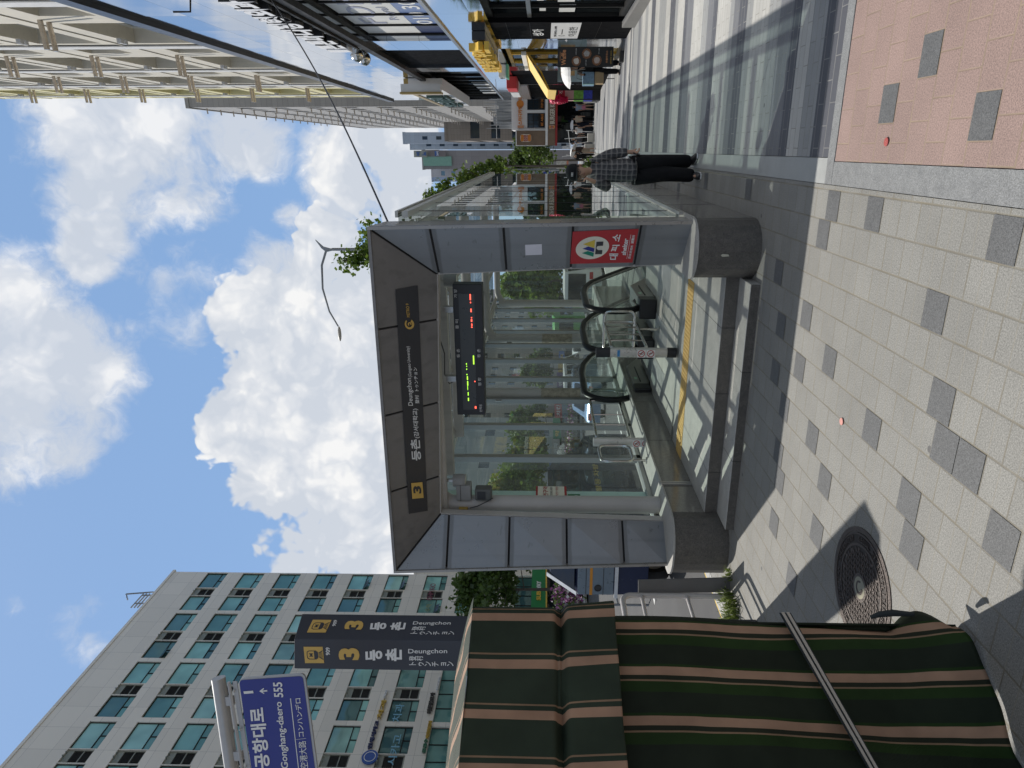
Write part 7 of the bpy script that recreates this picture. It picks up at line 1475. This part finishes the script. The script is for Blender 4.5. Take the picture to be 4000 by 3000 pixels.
# ---- passers-by down the promenade
def stand(U, V, h, face, stride=.0, arms='down', px=None):
    p = gnd(U, V) if px is None else atx(U, V, px); p.z = zg(p.y); f = Vector(face); f.z = 0; f.normalize(); r_ = Vector((f.y, -f.x, 0)); z = p.z; s = h; A = lambda a, b_, c: p+r_*a*s+f*b_*s+Vector((0, 0, c*s))
    J = dict(head=A(0, .01, .932), neck=A(0, 0, .84), chest=A(0, 0, .745), pelvis=A(0, 0, .53))
    for sd, k in (('r', 1), ('l', -1)):
        st = stride*k; J['hip_'+sd] = A(.052*k, 0, .50); J['kne_'+sd] = A(.055*k, st*.30+.01, .275); J['ank_'+sd] = A(.055*k, st*.52-.02, .038); J['toe_'+sd] = A(.06*k, st*.52+.07, .02); J['sho_'+sd] = A(.105*k, 0, .80)
        if arms == 'down' or (arms == 'umb' and k == -1): J['elb_'+sd] = A(.135*k, -st*.25, .63); J['wri_'+sd] = A(.13*k, -st*.3+.03, .49); J['hand_'+sd] = A(.13*k, -st*.3+.04, .42)
        else: J['elb_'+sd] = A(.13*k, .04, .64); J['wri_'+sd] = A(.07*k, .14, .72); J['hand_'+sd] = A(.06*k, .15, .78)
    return J, p, r_, f
um = {}
def umbrella(p, r_, colr, label, tilt=(0, 0, 1)):
    t = thing('umbrella', label, 'umbrella', p); ax = Vector(tilt).normalized(); top = p+ax*.75; b = MB(); n = 8; a0 = Vector((1, 0, 0)) if abs(ax.x) < .9 else Vector((0, 1, 0)); u = ax.cross(a0).normalized(); w = ax.cross(u); vs = [top]; m_ = 5
    for i in range(1, m_+1):
        k = i/m_
        for j in range(n*2):
            an = math.pi*j/n; rr = r_*math.sin(k*1.25)/math.sin(1.25)*(1 if j % 2 == 0 else .955); vs.append(top-ax*(r_*.42*(k**1.9)+(0 if j % 2 == 0 else -.012))+(u*math.cos(an)+w*math.sin(an))*rr)
    N = n*2; b.add(vs, [(0, 1+j, 1+(j+1) % N) for j in range(N)]+[(1+(i-1)*N+j, 1+i*N+j, 1+i*N+(j+1) % N, 1+(i-1)*N+(j+1) % N) for i in range(1, m_) for j in range(N)]); b.build('canopy', colr, t); b = MB(); b.tube([p, top+ax*.06], .008, 6); b.build('shaft', satin, t); return t
whitec = pm('white umbrella cloth', (.72, .72, .72), .7, var=.04)
J, p, r_, f = stand(2737, 2404, 1.62, (-.55, -.8, 0), .12, 'up', 2.42); blk = cloth_m('black cloth', (.012, .012, .013)); W1 = figure('woman in black under a white umbrella looking at phone by the waffle banner', J, f, (blk, blk), 1.62, hands=True, long_hair=True, coat=1.12, sub=1)
umbrella(J['hand_l']+Vector((-.02, -.05, -.15)), .52, whitec, 'white umbrella held by woman in black by the waffle banner', (-.12, -.1, 1))
BG = thing('shopping_bag', 'printed blue and green carrier bag hanging from woman in black', 'bag', J['hand_r']); c = J['elb_r']+Vector((-.28, -.22, -.22)); b = MB(); b.obox(c, (.46, .10, 0), (-.05, .20, 0), (0, 0, .36)); b.build('bag_body', [pm('bag print blue', (.22, .34, .46), .6, var=.3, scale=18)], BG, bevel=.008); b = MB(); b.obox(c+Vector((-.004, -.004, 0)), (-.012, .2, 0), (.004, 0, 0), (0, 0, .36)); b.build('bag_side', pm('bag green', (.25, .55, .10), .6), BG); b = MB(); h0 = c+Vector((.23, .1, .36)); b.tube([h0+Vector((-.1, 0, 0)), h0+Vector((-.06, 0, .18)), h0+Vector((.06, 0, .18)), h0+Vector((.1, 0, 0))], .008, 5); b.build('bag_handle', blackp, BG)
BG2 = thing('paper_bag', 'brown paper bag hanging below the printed carrier bag', 'bag', c); b = MB(); b.obox(c+Vector((.02, .03, -.30)), (.34, .06, 0), (-.03, .12, 0), (0, 0, .28)); b.build('bag_body', pm('kraft paper', (.42, .31, .18), .8), BG2, bevel=.006)
grp = 'people walking on the promenade'
grey = cloth_m('grey trousers', (.28, .28, .27)); navyc = cloth_m('navy cloth', (.014, .018, .03)); pinkc = cloth_m('pink shorts', (.45, .16, .22)); bluec = cloth_m('blue grey shirt', (.22, .26, .33)); tan = cloth_m('tan cloth', (.30, .24, .18))
def walker(label, U, V, h, face, top, bot, **k):
    st = k.pop('stride', .2); arms = k.pop('arms', 'down'); J, p, r_, f = stand(U, V, h, face, st, arms); return figure(label, J, f, (top, bot), h, group=grp, hands=False, sub=1, **k), J
walker('person in black top and pale grey trousers beside the red game stand', 2611, 2338, 1.74, (.2, 1, 0), blk, grey, shoe=(.5, .5, .5))
walker('person in blue grey shirt and pink shorts', 2581, 2322, 1.68, (.3, 1, 0), bluec, pinkc, skirt=.22, shoe=(.4, .35, .3), sleeve='short')
walker('long haired woman in dark top holding a pale bag', 2549, 2318, 1.62, (-.2, 1, 0), blk, cloth_m('dark trousers', (.03, .026, .024)), long_hair=True, sleeve='short', shoe=(.5, .48, .45))
w_, J = walker('person in navy dress under a white umbrella down the street', 2513, 2319, 1.66, (.1, -1, 0), navyc, navyc, skirt=.55, arms='umb', shoe=(.55, .55, .55))
umbrella(J['hand_r']-Vector((0, 0, .25)), .5, whitec, 'white umbrella above the navy dressed walker down the street')
walker('person in grey tee and black trousers with white tote', 2455, 2320, 1.70, (.3, -1, 0), cloth_m('charcoal tee', (.07, .07, .075)), blk, sleeve='short', long_hair=True)
w_, J = walker('person in tan skirt holding a pale umbrella behind the plaid man', 2412, 2326, 1.62, (-.3, -1, 0), cloth_m('dark brown top', (.05, .035, .03)), tan, skirt=.5, arms='umb', shoe=(.5, .5, .5))
umbrella(J['hand_r']-Vector((0, 0, .30)), .48, whitec, 'pale lilac umbrella tilted behind the plaid shirt man', (.3, .35, .9))
walker('person in white tee walking behind the navy dress umbrella', 2490, 2320, 1.68, (.1, 1, 0), cloth_m('white tee', (.6, .6, .6)), navyc, sleeve='short')
walker('person in beige top nearest the restaurant door', 2535, 2321, 1.70, (.4, 1, 0), cloth_m('beige top', (.40, .33, .25)), blk, sleeve='short', shoe=(.5, .5, .5))
walker('person in light blue shirt by the folded parasols', 2440, 2319, 1.72, (-.3, 1, 0), cloth_m('light blue shirt', (.34, .42, .52)), cloth_m('dark jeans', (.03, .04, .07)), shoe=(.5, .5, .5))
walker('person in black standing far off near the parasol frames', 2390, 2322, 1.70, (0, 1, 0), blk, blk)
# ================================================================= things on the promenade by the shops
P0 = atx(2774, 2410, 2.55); P0.z = zg(P0.y); WB = thing('waffle_banner', 'tall black banner stand printed with three waffles', 'banner', P0)
c0 = aty(2737, 2178, P0.y); c1 = aty(2817, 2178, P0.y); zb_ = aty(2775, 2396, P0.y).z; zt = c0.z
blkb = pm('banner black', (.016, .016, .017), .5, var=.1)
b = MB(); b.box(c0.x, c1.x, P0.y, P0.y+.012, zb_, zt); b.build('banner_sheet', blkb, WB); b = MB(); b.box(c0.x+.12, c1.x-.12, P0.y-.15, P0.y+.18, P0.z, P0.z+.12); b.build('base', blackp, WB, bevel=.02); b = MB(); b.tube([((c0.x+c1.x)/2, P0.y+.03, P0.z+.1), ((c0.x+c1.x)/2, P0.y+.03, zt)], .012, 6); b.build('pole', satin, WB)
wfm = pm('waffle brown', (.40, .19, .09), .7, var=.3, scale=30); crm2 = pm('whipped cream', (.62, .56, .50), .7, var=.2, scale=30); wd = c1.x-c0.x; hh = zt-zb_
for (fx_, fz, rr, tp) in ((.30, .665, .245, crm2), (.66, .48, .25, pm('cookie topping', (.42, .40, .38), .7, var=.8, scale=60)), (.33, .295, .255, pm('cocoa cream', (.50, .42, .38), .7, var=.3, scale=30))):
    c = Vector((c0.x+wd*fx_, P0.y-.002, zb_+hh*fz)); R_ = wd*rr; b = MB(); b.lathe([(0, .0), (R_, .0), (R_, -.006)], c, 28, axis=(0, -1, 0))
    w = b.build('waffle_print', wfm, WB); b = MB()
    for k in range(-3, 4):
        o = k*R_*.28; L_ = math.sqrt(max(0, R_*R_-o*o)); b.slab([c+Vector((o*.7-L_*.7, -.003, o*.7+L_*.7))+Vector((.008, 0, .008)), c+Vector((o*.7+L_*.7, -.003, o*.7-L_*.7))+Vector((.008, 0, .008)), c+Vector((o*.7+L_*.7, -.003, o*.7-L_*.7)), c+Vector((o*.7-L_*.7, -.003, o*.7+L_*.7))], (0, -.001, 0)); b.slab([c+Vector((o*.7-L_*.7, -.003, -o*.7-L_*.7))+Vector((-.008, 0, .008)), c+Vector((o*.7+L_*.7, -.003, -o*.7+L_*.7))+Vector((-.008, 0, .008)), c+Vector((o*.7+L_*.7, -.003, -o*.7+L_*.7)), c+Vector((o*.7-L_*.7, -.003, -o*.7-L_*.7))], (0, -.001, 0))
    b.build('waffle_grid', pm('waffle dark', (.12, .05, .03), .7), w); b = MB(); r = random.Random(int(fz*100)); b.slab([c+Vector((math.cos(a)*R_*.62*(.85+.3*r.random()), -.005, math.sin(a)*R_*.62*(.85+.3*r.random()))) for a in [2*math.pi*i/18 for i in range(18)]], (0, -.001, 0)); b.build('cream_print', tp, w)
orl = pm('banner orange letters', (.62, .28, .12), .5)
def btxt(body, fx_, fz, fw, fh, mat, w=.0): txt(body, (c0.x+wd*fx_, P0.y-.004, zb_+hh*fz), (wd*fw, 0, 0), (0, 0, hh*fh), mat, WB, .002, w)
btxt('Waffle', .10, .85, .75, .085, orl, .02); btxt('THE BELGIAN', .3, .945, .45, .018, orl); btxt('와플하우스', .2, .10, .6, .035, orl, .02); btxt('SINCE 2010', .15, .035, .65, .018, yel); btxt('플레인 4,500', .62, .66, .3, .02, wlet); btxt('초코 5,500', .08, .48, .28, .02, wlet); btxt('쿠키 5,800', .63, .25, .3, .02, wlet)
t = thing('menu_poster', 'pale blue snack poster board behind the woman in black', 'poster', (2.3, 26.2, zg(26.2))); a_, c_ = aty(2680, 2178, 26.2), aty(2738, 2290, 26.2); b = MB(); b.box(a_.x, c_.x, 26.2, 26.23, c_.z, a_.z); b.build('board', pm('poster sky blue', (.34, .47, .56), .6, var=.25, scale=3), t); b = MB(); b.box(a_.x+.2, a_.x+.5, 26.18, 26.199, c_.z+.4, c_.z+.9); b.build('poster_print', pm('poster biscuit', (.55, .38, .2), .6, var=.4, scale=10), t); b = MB(); [b.tube([(x, 26.24, zg(26)), (x, 26.24, c_.z+.1)], .015, 6) for x in (a_.x+.1, c_.x-.1)]; b.build('leg', blackp, t)
GM = thing('game_stand', 'red fringed prize stand with coloured panels by the walk', 'stall', gnd(2635, 2345)); g0 = gnd(2637, 2345); W_ = .9
b = MB(); b.box(g0.x-.4, g0.x+.5, g0.y, g0.y+.6, g0.z, g0.z+.45); b.build('base', blackp, GM); b = MB(); b.box(g0.x-.4, g0.x+.5, g0.y, g0.y+.6, g0.z+.451, g0.z+.95); b.build('panel', pm('panel blue', (.04, .06, .45), .5, var=.5, scale=9), GM); b = MB(); b.box(g0.x-.4, g0.x+.5, g0.y, g0.y+.6, g0.z+.951, g0.z+1.5); b.build('panel', pm('panel green', (.16, .40, .06), .5, var=.5, scale=9), GM); b = MB(); b.box(g0.x-.38, g0.x+.48, g0.y, g0.y+.6, g0.z+1.501, g0.z+2.0); b.build('panel', pm('panel pink', (.60, .36, .34), .5), GM)
b = MB(); b.box(g0.x-.36, g0.x+.46, g0.y-.03, g0.y-.001, g0.z+2.0, g0.z+2.4); b.build('sign', pm('stand red', (.5, .02, .05), .5), GM); txt('잭', (g0.x-.05, g0.y-.035, g0.z+2.08), (.28, 0, 0), (0, 0, .25), wlet, GM, .005); r = random.Random(2); b = MB()
for i in range(260):
    a = r.random()*6.28; k = r.random(); zc = g0.z+1.9+k*1.0; rr = .15*math.sin(math.pi*min(1, .25+.72*(1-k))); c = Vector((g0.x-.35+math.cos(a)*rr, g0.y-.25+math.sin(a)*rr, zc)); d = Vector((math.cos(a), math.sin(a), -.3)); s_ = Vector((-d.y, d.x, 0))*.05; b.add([c-s_, c+s_, c+d*.12+s_-Vector((0, 0, .06)), c+d*.12-s_-Vector((0, 0, .06))], [(0, 1, 2, 3)])
b.build('fringe', pm('hot pink fringe', (.75, .03, .12), .5), GM); b = MB(); b.tube([(g0.x-.35, g0.y-.25, g0.z), (g0.x-.35, g0.y-.25, g0.z+2.95)], .03, 6); b.build('pole', blackp, GM)
for lab, U, V, body, mt in (('white sandwich board lettered in green by the pink shorts walker', 2570, 2316, '한방', wlet), ('red framed sandwich board beside the long haired woman', 2562, 2314, '', pm('board red', (.45, .05, .04), .5))):
    p = gnd(U, V); t = thing('sandwich_board', lab, 'sign board', p); b = MB(); b.slab([(p.x-.3, p.y, p.z), (p.x+.3, p.y, p.z), (p.x+.3, p.y+.2, p.z+1.0), (p.x-.3, p.y+.2, p.z+1.0)], (0, .02, 0)); b.build('front_board', mt, t); b = MB(); b.slab([(p.x-.3, p.y+.45, p.z), (p.x+.3, p.y+.45, p.z), (p.x+.3, p.y+.23, p.z+1.0), (p.x-.3, p.y+.23, p.z+1.0)], (0, .02, 0)); b.build('rear_board', blackp, t)
    if body: txt(body, (p.x-.25, p.y+.06, p.z+.3), (.5, 0, 0), (0, .08, .4), gn, t, .006, .03)
p = gnd(2433, 2322); t = thing('folded_parasols', 'white folded parasol frames and cartons by the restaurant corner', 'market frame', p); r = random.Random(6); b = MB()
for i in range(7): x = p.x-.8+i*.28; b.tube([(x, p.y+r.random(), p.z), (x+r.gauss(0, .25), p.y+r.random(), p.z+2.0+.4*r.random())], .02, 5)
b.tube([(p.x-.9, p.y+.3, p.z+1.6), (p.x+1.0, p.y+.3, p.z+1.9)], .02, 5); b.build('frame', wlet, t); b = MB(); b.box(p.x-.6, p.x+.1, p.y-.3, p.y+.2, p.z, p.z+.7); b.box(p.x+.2, p.x+.8, p.y-.2, p.y+.3, p.z, p.z+.5); b.build('carton', pm('pale carton', (.5, .48, .44), .8), t)
p = dep(2328, 2093, 58); t = thing('lamp_post_signs', 'small blue direction plates on the far lamp post', 'road sign', (p.x, p.y, 0)); b = MB()
for V in (2128, 2150): q_ = dep(2330, V, 58); b.box(q_.x-.62, q_.x-.02, q_.y, q_.y+.03, q_.z-.13, q_.z+.13)
b.build('plate', pm('plate blue', (.03, .07, .35), .5), t); b = MB(); q_ = dep(2330, 2300, 58); b.tube([(p.x+.25, p.y+.05, zg(p.y)), (p.x+.25, p.y+.05, p.z+.4)], .05, 6); b.box(p.x, p.x+.25, p.y+.03, p.y+.06, dep(2330, 2128, 58).z-.02, dep(2330, 2128, 58).z+.02); b.build('pole', lampm, t)
t = thing('pole_poster', 'white poster board with red edge on a pole behind the man', 'poster', dep(2350, 2300, 50)); a_, c_ = dep(2340, 2173, 50), dep(2372, 2213, 50); b = MB(); b.box(a_.x, c_.x, a_.y, a_.y+.03, c_.z, a_.z); b.build('sheet', pm('poster pale', (.55, .55, .52), .6, var=.5, scale=6), t); b = MB(); b.box(a_.x, c_.x, a_.y-.005, a_.y+.03, c_.z-.14, c_.z-.001); b.build('sheet_edge', pm('poster salmon', (.55, .22, .14), .6), t); b = MB(); b.tube([((a_.x+c_.x)/2, a_.y+.06, zg(a_.y)), ((a_.x+c_.x)/2, a_.y+.06, a_.z)], .03, 6); b.build('pole', satin, t)
# litter
b = MB(); c = atz(2446, 3462, .006); b.lathe([(0, .004), (.024, .003), (.026, 0)], c, 12); tag(b.build('bottle_cap', pm('red cap', (.38, .08, .07), .5)), 'small red bottle cap lying on the pink pavers', 'bottle cap')
b = MB(); c = atz(1354, 3287, .006); b.lathe([(0, .004), (.024, .003), (.026, 0)], c, 12); tag(b.build('bottle_cap', pm('pale red cap', (.60, .28, .24), .5)), 'pale pink bottle cap lying on the grey pavers', 'bottle cap')
b = MB(); a_ = hit(2001, 2838, (Vector((0, 6.336, 0)), Vector((0, -1, 0)))); b.slab([aty(2002, 2815, 6.340), aty(2008, 2822, 6.340), aty(2006, 2845, 6.340), aty(1999, 2848, 6.340), aty(1997, 2822, 6.340)], (0, -.004, 0)); 
tag(b.build('sticker', pm('worn white sticker', (.5, .48, .38), .7)), 'worn white sticker on the right granite plinth nose', 'sticker')
